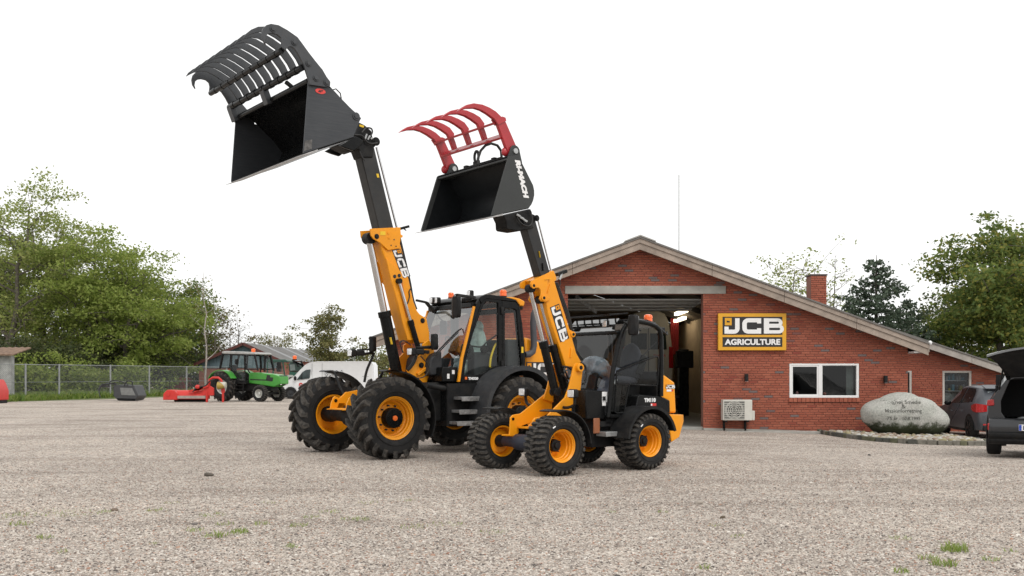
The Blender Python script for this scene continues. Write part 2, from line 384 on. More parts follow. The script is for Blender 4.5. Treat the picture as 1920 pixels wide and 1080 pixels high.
def scatter(name, area, density, smin, smax, mat, seed, label, cat, flat=0.62, sub=2):
    """loose stones strewn over a patch of ground (kind stuff)"""
    mb = MB(); mb.grid(area); o = mb.build(name, mat, None)
    ng = bpy.data.node_groups.new(name, 'GeometryNodeTree')
    ng.interface.new_socket('Geometry', in_out='INPUT', socket_type='NodeSocketGeometry'); ng.interface.new_socket('Geometry', in_out='OUTPUT', socket_type='NodeSocketGeometry')
    A = ng.nodes.new; gi, go = A('NodeGroupInput'), A('NodeGroupOutput')
    dp = A('GeometryNodeDistributePointsOnFaces'); dp.inputs['Density'].default_value = density; dp.inputs['Seed'].default_value = seed
    ic = A('GeometryNodeMeshIcoSphere'); ic.inputs['Radius'].default_value = 1.0; ic.inputs['Subdivisions'].default_value = sub
    # lumpy pebble
    sp = A('GeometryNodeSetPosition'); nz = A('ShaderNodeTexNoise'); nz.inputs['Scale'].default_value = 1.1; nz.inputs['Detail'].default_value = 1
    vm = A('ShaderNodeVectorMath'); vm.operation = 'SUBTRACT'; vm.inputs[1].default_value = (0.5,0.5,0.5)
    vs_ = A('ShaderNodeVectorMath'); vs_.operation = 'SCALE'; vs_.inputs['Scale'].default_value = 0.9
    ng.links.new(nz.outputs['Color'], vm.inputs[0]); ng.links.new(vm.outputs[0], vs_.inputs[0]); ng.links.new(vs_.outputs[0], sp.inputs['Offset'])
    ng.links.new(ic.outputs[0], sp.inputs['Geometry'])
    sm = A('GeometryNodeSetMaterial'); sm.inputs['Material'].default_value = mat; ng.links.new(sp.outputs[0], sm.inputs['Geometry'])
    ip = A('GeometryNodeInstanceOnPoints')
    rv = A('FunctionNodeRandomValue'); rv.data_type = 'FLOAT_VECTOR'
    rv.inputs[0].default_value = (smin*0.8, smin*0.8, smin*flat); rv.inputs[1].default_value = (smax, smax, smax*flat)
    rr = A('FunctionNodeRandomValue'); rr.data_type = 'FLOAT_VECTOR'; rr.inputs[0].default_value = (-0.5,-0.5,0); rr.inputs[1].default_value = (0.5,0.5,6.283)
    ng.links.new(gi.outputs[0], dp.inputs['Mesh']); ng.links.new(dp.outputs['Points'], ip.inputs['Points']); ng.links.new(sm.outputs[0], ip.inputs['Instance'])
    ng.links.new(rv.outputs[0], ip.inputs['Scale']); ng.links.new(rr.outputs[0], ip.inputs['Rotation']); ng.links.new(ip.outputs[0], go.inputs[0])
    md = o.modifiers.new('scatter', 'NODES'); md.node_group = ng
    tag(o, label, cat, kind='stuff'); return o
def patch(y0, y1, k, n=8):
    return [[(x*(y0+(y1-y0)*i/n)*k, y0+(y1-y0)*i/n, gz(x*(y0+(y1-y0)*i/n)*k, y0+(y1-y0)*i/n)+0.001) for x in np.linspace(-1, 1, 9)] for i in range(n+1)]
# overlapping spreads so that the stones thin out little by little
for y0, y1, k, den, a, b, sd_, sb_, lb in ((4.5, 7.6, 0.70, 650, 0.0055, 0.0135, 3, 2, 'coarse loose gravel stones nearest the camera'), (4.5, 9.2, 0.68, 550, 0.0055, 0.0125, 4, 2, 'loose gravel stones across the lower foreground'), (4.5, 11.2, 0.66, 450, 0.0055, 0.012, 5, 1, 'loose gravel stones spread over the foreground'), (4.5, 13.4, 0.64, 350, 0.0055, 0.012, 6, 1, 'loose gravel stones reaching up to the small loader'), (8.0, 16.5, 0.62, 220, 0.006, 0.012, 7, 1, 'loose gravel stones around the loader wheels'), (12.0, 26.0, 0.60, 110, 0.006, 0.012, 8, 1, 'scattered gravel stones in the middle of the yard'), (4.5, 8.0, 0.70, 22, 0.013, 0.022, 13, 2, 'larger pebbles mixed into the nearest gravel'), (4.5, 15.0, 0.66, 9, 0.013, 0.024, 14, 1, 'occasional larger pebbles over the front yard')):
    scatter('loose_gravel', patch(y0, y1, k), den, a, b, LOOSE, sd_, lb, 'gravel', sub=sb_)

# larger single stones lying on the gravel
rnd = random.Random(5)
def rock_mb(rx, ry, rz, seed, n=10, m=7, amp=0.25):
    r = random.Random(seed); ph = [r.uniform(0, 6.28) for _ in range(6)]; mb = MB(); mb.ball((0,0,0), 1, 1, 1, n, m)
    V = []
    for p in mb.v:
        k = 1 + amp*(math.sin(p[0]*2.1+ph[0])*math.sin(p[1]*2.3+ph[1]) + 0.6*math.sin(p[2]*2.7+ph[2]+p[0]*1.7) + 0.4*math.sin(p[1]*4+ph[3]))
        V.append((p[0]*k*rx, p[1]*k*ry, p[2]*k*rz))
    mb.v = V; return mb
for i, (px, py, r_, col) in enumerate(((392,893,0.065,(0.10,0.085,0.07)), (420,916,0.045,(0.40,0.36,0.32)), (214,958,0.04,(0.16,0.12,0.09)), (1308,945,0.045,(0.34,0.30,0.26)), (1354,972,0.03,(0.10,0.075,0.05)), (732,940,0.04,(0.42,0.38,0.34)), (1630,844,0.03,(0.05,0.045,0.04)), (366,984,0.032,(0.15,0.135,0.125)))):
    p = ground_at(px, py); p.z = gz(p.x, p.y)
    mt = pm('stray_stone_%d' % i, col, 0.85, var=0.2, vs=30, bump=0.3, bs=60)
    o = rock_mb(r_, r_*0.7, r_*0.5, 30+i).build('stray_stone', mt, None, smooth=60); o.location = (p.x, p.y, p.z+r_*0.25)
    tag(o, ['dark brown stone lying alone on the gravel left of the large loader', 'pale pebble just below the dark brown stone', 'brown stone among the weeds at lower left', 'pale stone on the gravel right of the small loader', 'dark leaf-brown stone in the right foreground gravel', 'light pebble in the gravel below the front wheels', 'small black stone on the gravel before the boulder bed', 'small grey stone among the weeds left of centre'][i], 'stone', 'single stones on the gravel')

# weeds and grass
def leaf_mat(name, cols, trans=0.35, rough=0.6):
    m, t, out = nodes(name)
    ge = t.nodes.new('ShaderNodeNewGeometry'); r1 = ramp(t, ge.outputs['Random Per Island'], [(i/(len(cols)-1), c) for i, c in enumerate(cols)])
    d = t.nodes.new('ShaderNodeBsdfPrincipled'); d.inputs['Roughness'].default_value = rough; d.inputs['Specular IOR Level'].default_value = 0.3
    tr = t.nodes.new('ShaderNodeBsdfTranslucent'); ms = t.nodes.new('ShaderNodeMixShader'); ms.inputs[0].default_value = trans
    L_(t, r1.outputs[0], d.inputs['Base Color']); L_(t, r1.outputs[0], tr.inputs[0]); L_(t, d.outputs[0], ms.inputs[1]); L_(t, tr.outputs[0], ms.inputs[2]); L_(t, ms.outputs[0], out.inputs[0]); return m
GRASS = leaf_mat('grass_blades', [(0.07,0.13,0.02), (0.13,0.21,0.03), (0.20,0.27,0.05), (0.26,0.27,0.09)])
def blades(name, spots, mat, label, cat, seed=1):
    """spots: (x, y, z, radius, count, height)"""
    r = random.Random(seed); mb = MB()
    for x, y, z, rad, n, h_ in spots:
        for _ in range(n):
            a = r.uniform(0, 6.28); d = rad*math.sqrt(r.random()); bx_, by_ = x+d*math.cos(a), y+d*math.sin(a)
            t = r.uniform(0, 6.28); hh = h_*r.uniform(0.5, 1.2); w_ = h_*r.uniform(0.05, 0.11); ln = hh*r.uniform(0.3, 1.4)
            s_, c_ = math.sin(t), math.cos(t); b2 = r.uniform(0, 6.28); lx, ly = ln*math.cos(b2), ln*math.sin(b2)
            mb.add([(bx_-w_*c_, by_-w_*s_, z), (bx_+w_*c_, by_+w_*s_, z), (bx_+lx*0.4+w_*0.7*c_, by_+ly*0.4+w_*0.7*s_, z+hh*0.65), (bx_+lx*0.4-w_*0.7*c_, by_+ly*0.4-w_*0.7*s_, z+hh*0.65), (bx_+lx, by_+ly, z+hh)], [(0,1,2,3),(3,2,4)])
    me = bpy.data.meshes.new(name); me.from_pydata(mb.v, [], mb.f); me.materials.append(mat)
    o = bpy.data.objects.new(name, me); COL.objects.link(o); tag(o, label, cat, kind='stuff'); return o
weeds = [(405,1007,.10,26,.05),(447,1001,.08,22,.05),(365,997,.07,12,.04),(423,985,.09,12,.035),(400,968,.12,14,.035),(295,960,.10,14,.035),(320,945,.08,8,.03),(488,985,.08,12,.04),(561,988,.08,16,.04),(585,972,.08,12,.035),(620,962,.10,14,.035),(660,976,.10,12,.035),(680,977,.07,12,.04),(195,962,.07,10,.035),(40,985,.10,16,.045),(82,1011,.07,12,.045),(140,965,.25,30,.03),(60,965,.25,22,.03),(20,970,.2,16,.03),(775,990,.12,14,.035),(840,985,.14,14,.03),(925,1000,.12,12,.03),(1788,1034,.10,40,.075),(1770,1062,.08,26,.06),(1740,1050,.07,14,.05),(1688,1012,.08,16,.035),(1857,1052,.06,10,.04),(1895,1037,.05,8,.04),(1690,1076,.05,12,.05),(1340,988,.06,6,.03),(1380,1008,.06,8,.03),(1242,962,.05,8,.03),(1145,962,.05,8,.03),(545,1028,.06,10,.04),(287,1021,.04,6,.03),(1322,1068,.05,8,.04),(120,1038,.05,6,.04),(760,940,.1,8,.03),(690,945,.1,8,.03),(505,945,.1,8,.03)]
sp_ = []
for px, py, r_, n, h_ in weeds:
    p = ground_at(px, py); sp_.append((p.x, p.y, gz(p.x, p.y)+0.008, r_*1.1, int(n*2.6), h_*0.85))
blades('weeds', sp_, leaf_mat('weed_leaves', [(0.16,0.24,0.05), (0.23,0.32,0.07), (0.30,0.38,0.10), (0.35,0.37,0.15)], 0.45), 'small green weeds sprouting through the foreground gravel', 'weeds', 4)

# ================================================================== workshop
Y0 = 28.2; KB = FPX/Y0
def bw(px, py, Y=Y0): q = world_at(px, py, Y); return q.x, q.z
def brick_mat(name, cols, mort=False):
    m, t, out = nodes(name)
    b = t.nodes.new('ShaderNodeBsdfPrincipled'); L_(t, b.outputs[0], out.inputs[0]); b.inputs['Roughness'].default_value = 0.85; b.inputs['Specular IOR Level'].default_value = 0.25
    ge = t.nodes.new('ShaderNodeNewGeometry'); oi = t.nodes.new('ShaderNodeObjectInfo')
    ad = t.nodes.new('ShaderNodeMath'); ad.operation = 'ADD'; L_(t, ge.outputs['Random Per Island'], ad.inputs[0]); L_(t, oi.outputs['Random'], ad.inputs[1])
    fr = t.nodes.new('ShaderNodeMath'); fr.operation = 'FRACT'; L_(t, ad.outputs[0], fr.inputs[0])
    r1 = ramp(t, fr.outputs[0], cols); r1.color_ramp.interpolation = 'LINEAR'
    tc = t.nodes.new('ShaderNodeTexCoord'); n1 = noise(t, tc.outputs['Object'], 55, 4); p1 = ramp(t, n1.outputs[0], [(0.3, (0.82,)*3), (0.7, (1.12,)*3)])
    gp = t.nodes.new('ShaderNodeNewGeometry'); n2 = noise(t, gp.outputs['Position'], 0.6, 4); p2 = ramp(t, n2.outputs[0], [(0.3, (0.90,0.90,0.92)), (0.7, (1.06,1.05,1.04))])
    L_(t, mixc(t, 1.0, mixc(t, 1.0, r1.outputs[0], p1.outputs[0], 'MULTIPLY'), p2.outputs[0], 'MULTIPLY'), b.inputs['Base Color'])
    bp = t.nodes.new('ShaderNodeBump'); bp.inputs['Strength'].default_value = 0.4; bp.inputs['Distance'].default_value = 0.004; L_(t, n1.outputs[0], bp.inputs['Height']); L_(t, bp.outputs[0], b.inputs['Normal'])
    return m
BRICK = brick_mat('red_brick', [(0.0, (0.31,0.092,0.058)), (0.3, (0.345,0.106,0.067)), (0.6, (0.39,0.128,0.080)), (0.88, (0.325,0.100,0.064)), (0.955, (0.28,0.07,0.05)), (0.965, (0.17,0.135,0.13)), (1.0, (0.19,0.15,0.145))])
MORT = pm('mortar', (0.235,0.105,0.078), 0.95, var=0.2, vs=2.0, bump=0.3, bs=70)
CONC = pm('concrete', (0.36,0.35,0.32), 0.9, var=0.18, vs=2.5, bump=0.3, bs=30, dust=0.2, dcol=(0.22,0.21,0.19))
WOOD = pm('weathered_fascia_wood', (0.33,0.27,0.225), 0.85, var=0.25, vs=3.5, bump=0.3, bs=25, dust=0.25, dcol=(0.24,0.22,0.20))
ROOF = pm('cement_roof_sheet', (0.17,0.16,0.15), 0.9, var=0.25, vs=2)
PVC = pm('white_window_frame', (0.80,0.80,0.80), 0.35, var=0.03)
WGL = glassm('window_glass', (0.50,0.54,0.54), 1.55, 0.45)
DARK = pm('dark_room', (0.035,0.035,0.033), 0.9)
BUMP = 0.0667

def one_brick(Lx=0.228, Hz=0.0545, d=0.014):
    x, z = Lx/2, Hz/2; k = 0.003
    return MB().add([(-x,0,-z),(x,0,-z),(x,0,z),(-x,0,z),(-x+k,-d,-z+k),(x-k,-d,-z+k),(x-k,-d,z-k),(-x+k,-d,z-k)], [(4,5,6,7),(0,1,5,4),(1,2,6,5),(2,3,7,6),(3,0,4,7)])
BRK = one_brick().mesh('brick', smooth=0); BRK.materials.append(BRICK)
def brick_field(parent, Y, x0, x1, z0, ztop, holes, seed, indiv=None, name='brickwork', cl=0.240, ch=BUMP):
    """running bond; ztop(x) gives the wall head; indiv(x, z) picks the bricks that become parts of their own"""
    r = random.Random(seed); mb = MB(); n_ind = 0; row = 0
    proto = one_brick()
    z = z0 + ch/2
    zmax = max(ztop(x0), ztop(x1), ztop((x0+x1)/2), ztop(3.5))
    while z < zmax:
        off = (0.0, 0.5, 0.25, 0.75)[row % 4]*cl if row % 4 < 4 else 0
        x = x0 - off
        while x < x1:
            a, b = max(x, x0)+0.006, min(x+cl, x1)-0.006
            for hx0, hx1, hz0, hz1 in holes:
                if hz0 < z < hz1 and b > hx0 and a < hx1:
                    if a < hx0 and b > hx1: b = hx0-0.004
                    elif a < hx0: b = hx0-0.004
                    elif b > hx1: a = hx1+0.004
                    else: b = a-1
            xc = (a+b)/2
            if b-a > 0.03 and z + ch/2 < min(ztop(a), ztop(b)):
                dy = r.uniform(-0.003, 0.003); full = b-a > 0.215
                if indiv and full and n_ind < 300 and indiv(xc, z):
                    o = bpy.data.objects.new('brick', BRK); COL.objects.link(o); o.parent = parent; o.location = (xc, Y+dy, z); n_ind += 1
                else:
                    k = (b-a)/0.228
                    mb.add([(p[0]*k+xc, p[1]+Y+dy, p[2]+z) for p in proto.v], proto.f)
            x += cl
        z += ch; row += 1
    me = bpy.data.meshes.new(name); me.from_pydata(mb.v, [], mb.f); me.materials.append(BRICK)
    o = bpy.data.objects.new(name, me); COL.objects.link(o); o.parent = parent; tag(o, kind='stuff')
    return o

shop = empty('workshop', (3.8, Y0, 0), 0, 'red brick workshop with low gable roof and wide open vehicle door', 'building')
SO = Vector((3.8, Y0, 0))
def wb(mb, name, mat, bev=0.0, parent=None, smooth=38): return mb.build(name, mat, parent or shop, bev=bev, org=SO, smooth=smooth)
XL, XR, AX, AZ = -3.2, 10.9, 3.47, 5.08
SLL, SLR = 0.372, 0.367
def head(x): return (AZ - 0.16 - SLL*(AX-x)) if x < AX else (AZ - 0.16 - SLR*(x-AX))
DX0, DX1, DZ1 = 1.54, 5.26, 3.61
WX0, WX1, WZ0, WZ1 = 7.64, 9.55, 0.75, 1.70
ZB0 = -0.45
# wall core (mortar) around the openings
def core(x0, x1, z0, z1, nm='wall'):
    return wb(MB().box(x0, x1, Y0, Y0+0.30, z0, z1), nm, MORT)
def slab(x0, x1, z0):
    xs_ = [x0] + ([AX] if x0 < AX < x1 else []) + [x1]
    pts = [(x0, Y0, z0), (x1, Y0, z0)] + [(x, Y0, head(x)) for x in xs_[::-1]]
    return wb(MB().prism(pts, (0, 0.30, 0)), 'wall', MORT)
slab(XL, DX0, ZB0); slab(DX0, DX1, DZ1); slab(DX1, WX0, ZB0); core(WX0, WX1, ZB0, WZ0); slab(WX0, WX1, WZ1); slab(WX1, XR, ZB0)
wb(MB().box(XR-0.3, XR, Y0+0.301, 46, ZB0, head(XR)-0.02), 'wall', MORT); wb(MB().box(XL, XL+0.3, Y0+0.301, 46, ZB0, head(XL)-0.02), 'wall', MORT)



holes = [(DX0, DX1, ZB0, DZ1), (1.46, 5.90, 3.60, 3.84), (WX0, WX1, WZ0-0.11, WZ1)]
def in_local(o): o.location = tuple(Vector(o.location) - SO)
bf = brick_field(shop, Y0, XL, XR, -0.25, head, holes, 3, indiv=lambda x, z: (DX1-0.02 < x < 6.35 and z > 0.0) or (DX1-0.02 < x < 7.6 and z > 2.2))
for ch in shop.children:
    if ch.name.startswith('brick'): ch.location = tuple(Vector(ch.location) - SO)
# lintel, plinth, sill
wb(MB().box(1.46, 5.88, Y0-0.045, Y0+0.28, 3.612, 3.83), 'lintel', CONC, 0.006)
pl_ = MB()
for i in range(12):
    xa, xb = 5.26+i*0.47, 5.26+(i+1)*0.47
    pl_.prism([(xa, Y0-0.10, -0.45), (xb, Y0-0.10, -0.45), (xb, Y0-0.10, gz(xb, Y0)+0.06), (xa, Y0-0.10, gz(xa, Y0)+0.06)], (0, 0.085, 0))
wb(pl_, 'plinth', CONC)
wb(MB().box(1.2, 9.2, Y0-0.55, Y0-0.101, -0.40, gz(7,Y0)+0.03), 'concrete_apron', CONC, 0.01)
for i in range(17):
    x = WX0-0.02 + i*0.1155; wb(MB().box(x, x+0.104, Y0-0.055, Y0+0.02, WZ0-0.115, WZ0-0.005), 'sill_brick', BRICK, 0.003)
# window
fw = 0.055; yf = Y0-0.01
o = wb(MB().ring([(WX0,yf,WZ0),(WX1,yf,WZ0),(WX1,yf,WZ1),(WX0,yf,WZ1)], [(WX0+fw,yf,WZ0+fw),(WX1-fw,yf,WZ0+fw),(WX1-fw,yf,WZ1-fw),(WX0+fw,yf,WZ1-fw)], (0,0.08,0)), 'window', PVC, 0.006)
xm = 8.49
wb(MB().box(xm-0.05, xm+0.05, yf-0.002, yf+0.078, WZ0+fw, WZ1-fw), 'mullion', PVC, 0.005, o)
for a, b in ((WX0+fw, xm-0.05), (xm+0.05, WX1-fw)):
    s_ = 0.04 if a < 8 else 0.012
    wb(MB().ring([(a,yf+0.012,WZ0+fw),(b,yf+0.012,WZ0+fw),(b,yf+0.012,WZ1-fw),(a,yf+0.012,WZ1-fw)], [(a+s_,yf+0.012,WZ0+fw+s_),(b-s_,yf+0.012,WZ0+fw+s_),(b-s_,yf+0.012,WZ1-fw-s_),(a+s_,yf+0.012,WZ1-fw-s_)], (0,0.05,0)), 'sash', PVC, 0.004, o)
    wb(MB().add([(a,yf+0.04,WZ0+fw),(b,yf+0.04,WZ0+fw),(b,yf+0.04,WZ1-fw),(a,yf+0.04,WZ1-fw)], [(0,1,2,3)]), 'pane', WGL, 0, o)
cur = MB(); P = [(9.28+0.02*math.sin(i*1.9)+i*0.018, Y0+0.22+0.025*math.cos(i*2.3)) for i in range(12)]
cur.grid([[(x, y, WZ0-0.1) for x, y in P], [(x, y, WZ1+0.1) for x, y in P]]); wb(cur, 'curtain', pm('curtain_cloth', (0.35,0.37,0.35), 0.9))
om = MB(); om.box(WX0-0.5, WX1+1.0, Y0+3.0, Y0+3.1, -0.3, 2.4); om.box(WX0-0.5, WX1+1.0, Y0+0.31, Y0+3.0, -0.3, -0.2); om.box(WX0-0.5, WX1+1.0, Y0+0.31, Y0+3.0, 2.3, 2.4); om.box(WX0-0.6, WX0-0.5, Y0+0.31, Y0+3.1, -0.3, 2.4)
wb(om, 'office_room', DARK)
wb(MB().box(8.6, 9.1, Y0+0.2, Y0+0.34, WZ0-0.02, WZ0+0.05), 'papers_on_sill', pm('paper_white', (0.6,0.6,0.58), 0.8)); wb(MB().ball((8.66, Y0+0.18, WZ0+0.10), 0.05), 'ornament', pm('ornament_red', (0.45,0.15,0.12), 0.5)); wb(MB().ball((7.90, Y0+0.18, WZ0+0.12), 0.04, 0.04, 0.06), 'ornament', pm('ornament_rose', (0.5,0.25,0.25), 0.5))
# roof, barge boards, soffit
yF, yB = 27.72, 46.0
def slope_pts(sgn): return (AX, AZ), ((-3.88, AZ-SLL*(AX+3.88)) if sgn < 0 else (11.30, AZ-SLR*(11.30-AX)))
for sgn in (-1, 1):
    (ax_, az_), (bx_, bz_) = slope_pts(sgn)
    wb(MB().prism([(ax_, yF-0.03, az_+0.0), (bx_, yF-0.03, bz_), (bx_, yF-0.03, bz_+0.045), (ax_, yF-0.03, az_+0.048)], (0, yB-yF+0.03, 0)), 'roof_sheet', ROOF)
    L = math.hypot(ax_-bx_, az_-bz_); nb = 4
    for i in range(nb):
        p = Vector((ax_+(bx_-ax_)*i/nb, 0, az_+(bz_-az_)*i/nb)); q = Vector((ax_+(bx_-ax_)*((i+1)/nb-0.0012), 0, az_+(bz_-az_)*((i+1)/nb-0.0012)))
        d = 0.002*((i*3) % 2)
        wb(MB().prism([(p.x, yF-d, p.z-0.002), (q.x, yF-d, q.z-0.002), (q.x, yF-d, q.z-0.125), (p.x, yF-d, p.z-0.125)], (0, 0.05, 0)), 'barge_board', WOOD, 0.004)
        wb(MB().prism([(p.x, yF+0.03-d, p.z-0.126), (q.x, yF+0.03-d, q.z-0.126), (q.x, yF+0.03-d, q.z-0.30), (p.x, yF+0.03-d, p.z-0.30)], (0, 0.05, 0)), 'barge_board', WOOD, 0.004)
    wb(MB().prism([(ax_, yF+0.085, az_-0.20), (bx_, yF+0.085, bz_-0.20), (bx_, yF+0.085, bz_-0.17), (ax_, yF+0.085, az_-0.17)], (0, Y0-yF-0.09, 0)), 'soffit', WOOD)
wb(MB().box(10.92, 11.26, yF+0.09, Y0+6, 1.98, 2.02), 'eave_soffit', PVC)
wb(MB().box(11.27, 11.31, yF+0.02, Y0+6, 2.0, 2.22), 'eave_board', WOOD)
wb(MB().prism([(AX-0.42, yF-0.05, AZ-0.07), (AX, yF-0.05, AZ+0.09), (AX+0.42, yF-0.05, AZ-0.07), (AX+0.42, yF-0.05, AZ-0.10), (AX, yF-0.05, AZ+0.052), (AX-0.42, yF-0.05, AZ-0.10)], (0, 18, 0)), 'ridge_cap', pm('ridge_sheet', (0.36,0.35,0.33), 0.85))
# chimney and mast
cx0, cz1 = bw(1517, 515, 32.0); cx1, cz0 = bw(1546, 575, 32.0)
ch_ = wb(MB().box(cx0, cx1, 31.8, 32.3, cz0-0.6, cz1-0.04), 'chimney', MORT)
cb_ = brick_field(shop, 31.8, cx0-0.004, cx1+0.004, cz0-0.6, lambda x: cz1-0.03, [], 9, name='chimney_bricks'); cb_.location = tuple(Vector(cb_.location)-SO)
wb(MB().box(cx0-0.03, cx1+0.03, 31.77, 32.33, cz1-0.05, cz1), 'chimney_cap', pm('chimney_cap', (0.10,0.08,0.075), 0.8), 0.01, ch_)
mx_, mz1 = bw(1273, 328, 30.0); mast = MB().cyl((mx_, 30, 4.2), (mx_, 30, mz1), 0.014, 6); o = mast.build('antenna_mast', SIL, None, org=(mx_, 30, 4.2)); o.location = (mx_, 30, 4.2); tag(o, 'thin upright antenna rod on the workshop roof ridge', 'antenna')
# garage interior
BEI = pm('inside_wall_beige', (0.50,0.40,0.29), 0.9, var=0.12, vs=0.8)
wb(MB().prism([(XL+0.31,44.0,-0.3),(7.2,44.0,-0.3),(7.2,44.0,head(7.2)-0.07),(AX,44.0,head(AX)-0.07),(XL+0.31,44.0,head(XL+0.31)-0.07)], (0,0.2,0)), 'back_wall', BEI); wb(MB().box(7.0, 7.2, Y0+0.31, 43.99, -0.3, head(7.2)-0.07), 'partition', BEI)
wb(MB().box(XL+0.31, 7.0, Y0+0.02, 44, -0.4, gz(3.4,Y0)+0.035), 'garage_floor', pm('garage_floor', (0.30,0.30,0.28), 0.45, var=0.2, vs=1.5))
DB = pm('dark_beam', (0.045,0.04,0.035), 0.8)
for yy in (31.8, 36.0, 40.2):
    b = MB(); b.bar((AX, yy, 4.75), (XL+0.3, yy, 2.45), 0.12, 0.22); b.bar((AX, yy, 4.75), (7.0, yy, 3.5), 0.12, 0.22); wb(b, 'rafter', DB)
wb(MB().prism([(XL, Y0+0.31, head(XL)-0.06), (AX, Y0+0.31, head(AX)-0.06), (XR, Y0+0.31, head(XR)-0.06), (XR, Y0+0.31, head(XR)), (AX, Y0+0.31, head(AX)), (XL, Y0+0.31, head(XL))], (0, 15.5, 0)), 'ceiling_boards', pm('ceiling_boards', (0.16,0.13,0.10), 0.85))
DOORP = pm('door_panel_grey', (0.34,0.35,0.34), 0.5)
for i in range(4):
    z_ = DZ1-0.10-0.05*i; wb(MB().box(DX0-0.1, DX1+0.1, Y0+0.45+i*0.62, Y0+1.05+i*0.62, z_-0.04, z_), 'door_panel', DOORP, 0.006)
for x in (DX0-0.08, DX1+0.03): wb(MB().box(x, x+0.05, Y0+0.36, Y0+3.2, DZ1-0.22, DZ1-0.15), 'door_track', SIL)
wb(MB().bar((DX0+0.25, Y0+0.5, DZ1-0.02), (DX0+0.9, Y0+1.5, DZ1-0.40), 0.05, 0.10), 'door_spring', SIL)
# lit lamps on the far side of the hall
for px, py, Y in ((1285,583,36.0), (1282,597,39.0)):
    p = world_at(px, py, Y); l = MB().box(p.x-0.07, p.x+0.07, Y-0.2, Y+2.0, p.z-0.05, p.z+0.07).build('tube_lamp', pm('lamp_tube_lit', (0.9,0.85,0.7), 0.5, emis=((1.0,0.86,0.60), 3.0)), None, org=p); l.location = p
    tag(l, 'lit tube lamp inside the hall, nearer and higher one' if Y < 37 else 'lit tube lamp inside the hall, lower one farther back', 'lamp', 'tube lamps in the workshop hall')

# wing
Y1 = 31.5
wing = empty('side_wing', (13.2, Y1, 0), 0, 'low brick side wing with sloping roof and a shop window, right of the workshop', 'building'); WO = Vector((13.2, Y1, 0))
def nb_(mb, name, mat, bev=0.0, parent=None): return mb.build(name, mat, parent or wing, bev=bev, org=WO)
zA = lambda x: 2.62 - 0.333*(x-11.9)
wx0, wz1 = bw(1767, 695, Y1); wx1, wz0 = bw(1821, 768, Y1); dx1, dz1 = bw(1709, 694, Y1); dx0 = dx1-0.95; XW = 15.09
hw = lambda x: zA(x)-0.10
def wslab(x0, x1, z0): nb_(MB().prism([(x0, Y1, z0), (x1, Y1, z0), (x1, Y1, hw(x1)), (x0, Y1, hw(x0))], (0, 0.3, 0)), 'wall', MORT)
wslab(10.91, dx0, -0.6); wslab(dx0, dx1, dz1); wslab(dx1, wx0, -0.6); wslab(wx0, wx1, wz1); wslab(wx1, XW, -0.6); nb_(MB().box(wx0, wx1, Y1, Y1+0.3, -0.6, wz0), 'wall', MORT); nb_(MB().box(XW-0.3, XW, Y1+0.301, Y1+8, -0.6, hw(XW)-0.01), 'wall', MORT)
o = brick_field(wing, Y1, 10.91, XW, -0.5, lambda x: zA(x)-0.10 if x > 9 else 0, [(dx0, dx1, -1, dz1), (wx0, wx1, wz0, wz1)], 21)
o.location = tuple(Vector(o.location)-WO)
fr_ = pm('grey_wood_frame', (0.50,0.47,0.43), 0.6)
def frame(x0, x1, z0, z1, nm):
    w_ = 0.065; y = Y1-0.012
    o = nb_(MB().ring([(x0,y,z0),(x1,y,z0),(x1,y,z1),(x0,y,z1)], [(x0+w_,y,z0+w_),(x1-w_,y,z0+w_),(x1-w_,y,z1-w_),(x0+w_,y,z1-w_)], (0,0.09,0)), nm, fr_, 0.004)
    nb_(MB().add([(x0+w_,y+0.05,z0+w_),(x1-w_,y+0.05,z0+w_),(x1-w_,y+0.05,z1-w_),(x0+w_,y+0.05,z1-w_)], [(0,1,2,3)]), 'pane', WGL, 0, o)
frame(wx0, wx1, wz0, wz1, 'window'); frame(dx0, dx1, -0.55, dz1, 'door')
rm = MB(); rm.box(10.95, XW-0.31, Y1+2.5, Y1+2.6, -0.6, 2.0); rm.box(10.95, XW-0.31, Y1+0.31, Y1+2.5, -0.6, -0.5); rm.box(10.95, XW-0.31, Y1+0.31, Y1+2.5, 1.85, 1.9); nb_(rm, 'shop_room', pm('shop_room', (0.10,0.10,0.095), 0.9))
for k, z in enumerate((wz1-0.30, wz1-0.62)):
    s_ = nb_(MB().box(wx0-0.1, wx1+0.1, Y1+0.35, Y1+0.65, z-0.02, z), 'shop_shelf', PVC)
    r = random.Random(7+k)
    x = wx0-0.05
    while x < wx1:
        w_ = r.uniform(0.05, 0.12); h_ = r.uniform(0.08, 0.2); c = r.choice([(0.1,0.35,0.5),(0.6,0.6,0.6),(0.55,0.45,0.1),(0.15,0.15,0.15),(0.5,0.5,0.55)])
        nb_(MB().box(x, x+w_, Y1+0.4, Y1+0.55, z+0.001, z+h_), 'shop_goods', pm('goods_%.2f_%.2f' % (c[0], c[1]), c, 0.5), 0.008, s_); x += w_+r.uniform(0.01, 0.08)
m = rock_mb(0.35, 0.25, 0.28, 44).move(Matrix.Translation((wx0+0.35, Y1+0.6, wz0+0.25))); nb_(m, 'wrapped_goods', pm('wrapped_goods', (0.35,0.36,0.36), 0.4, var=0.5, vs=14, bump=1.0, bs=18))
xa, xb = 11.35, 15.25
nb_(MB().prism([(xa, 31.02, zA(xa)), (xb, 31.02, zA(xb)), (xb, 31.02, zA(xb)+0.045), (xa, 31.02, zA(xa)+0.045)], (0, 9, 0)), 'roof_sheet', ROOF)
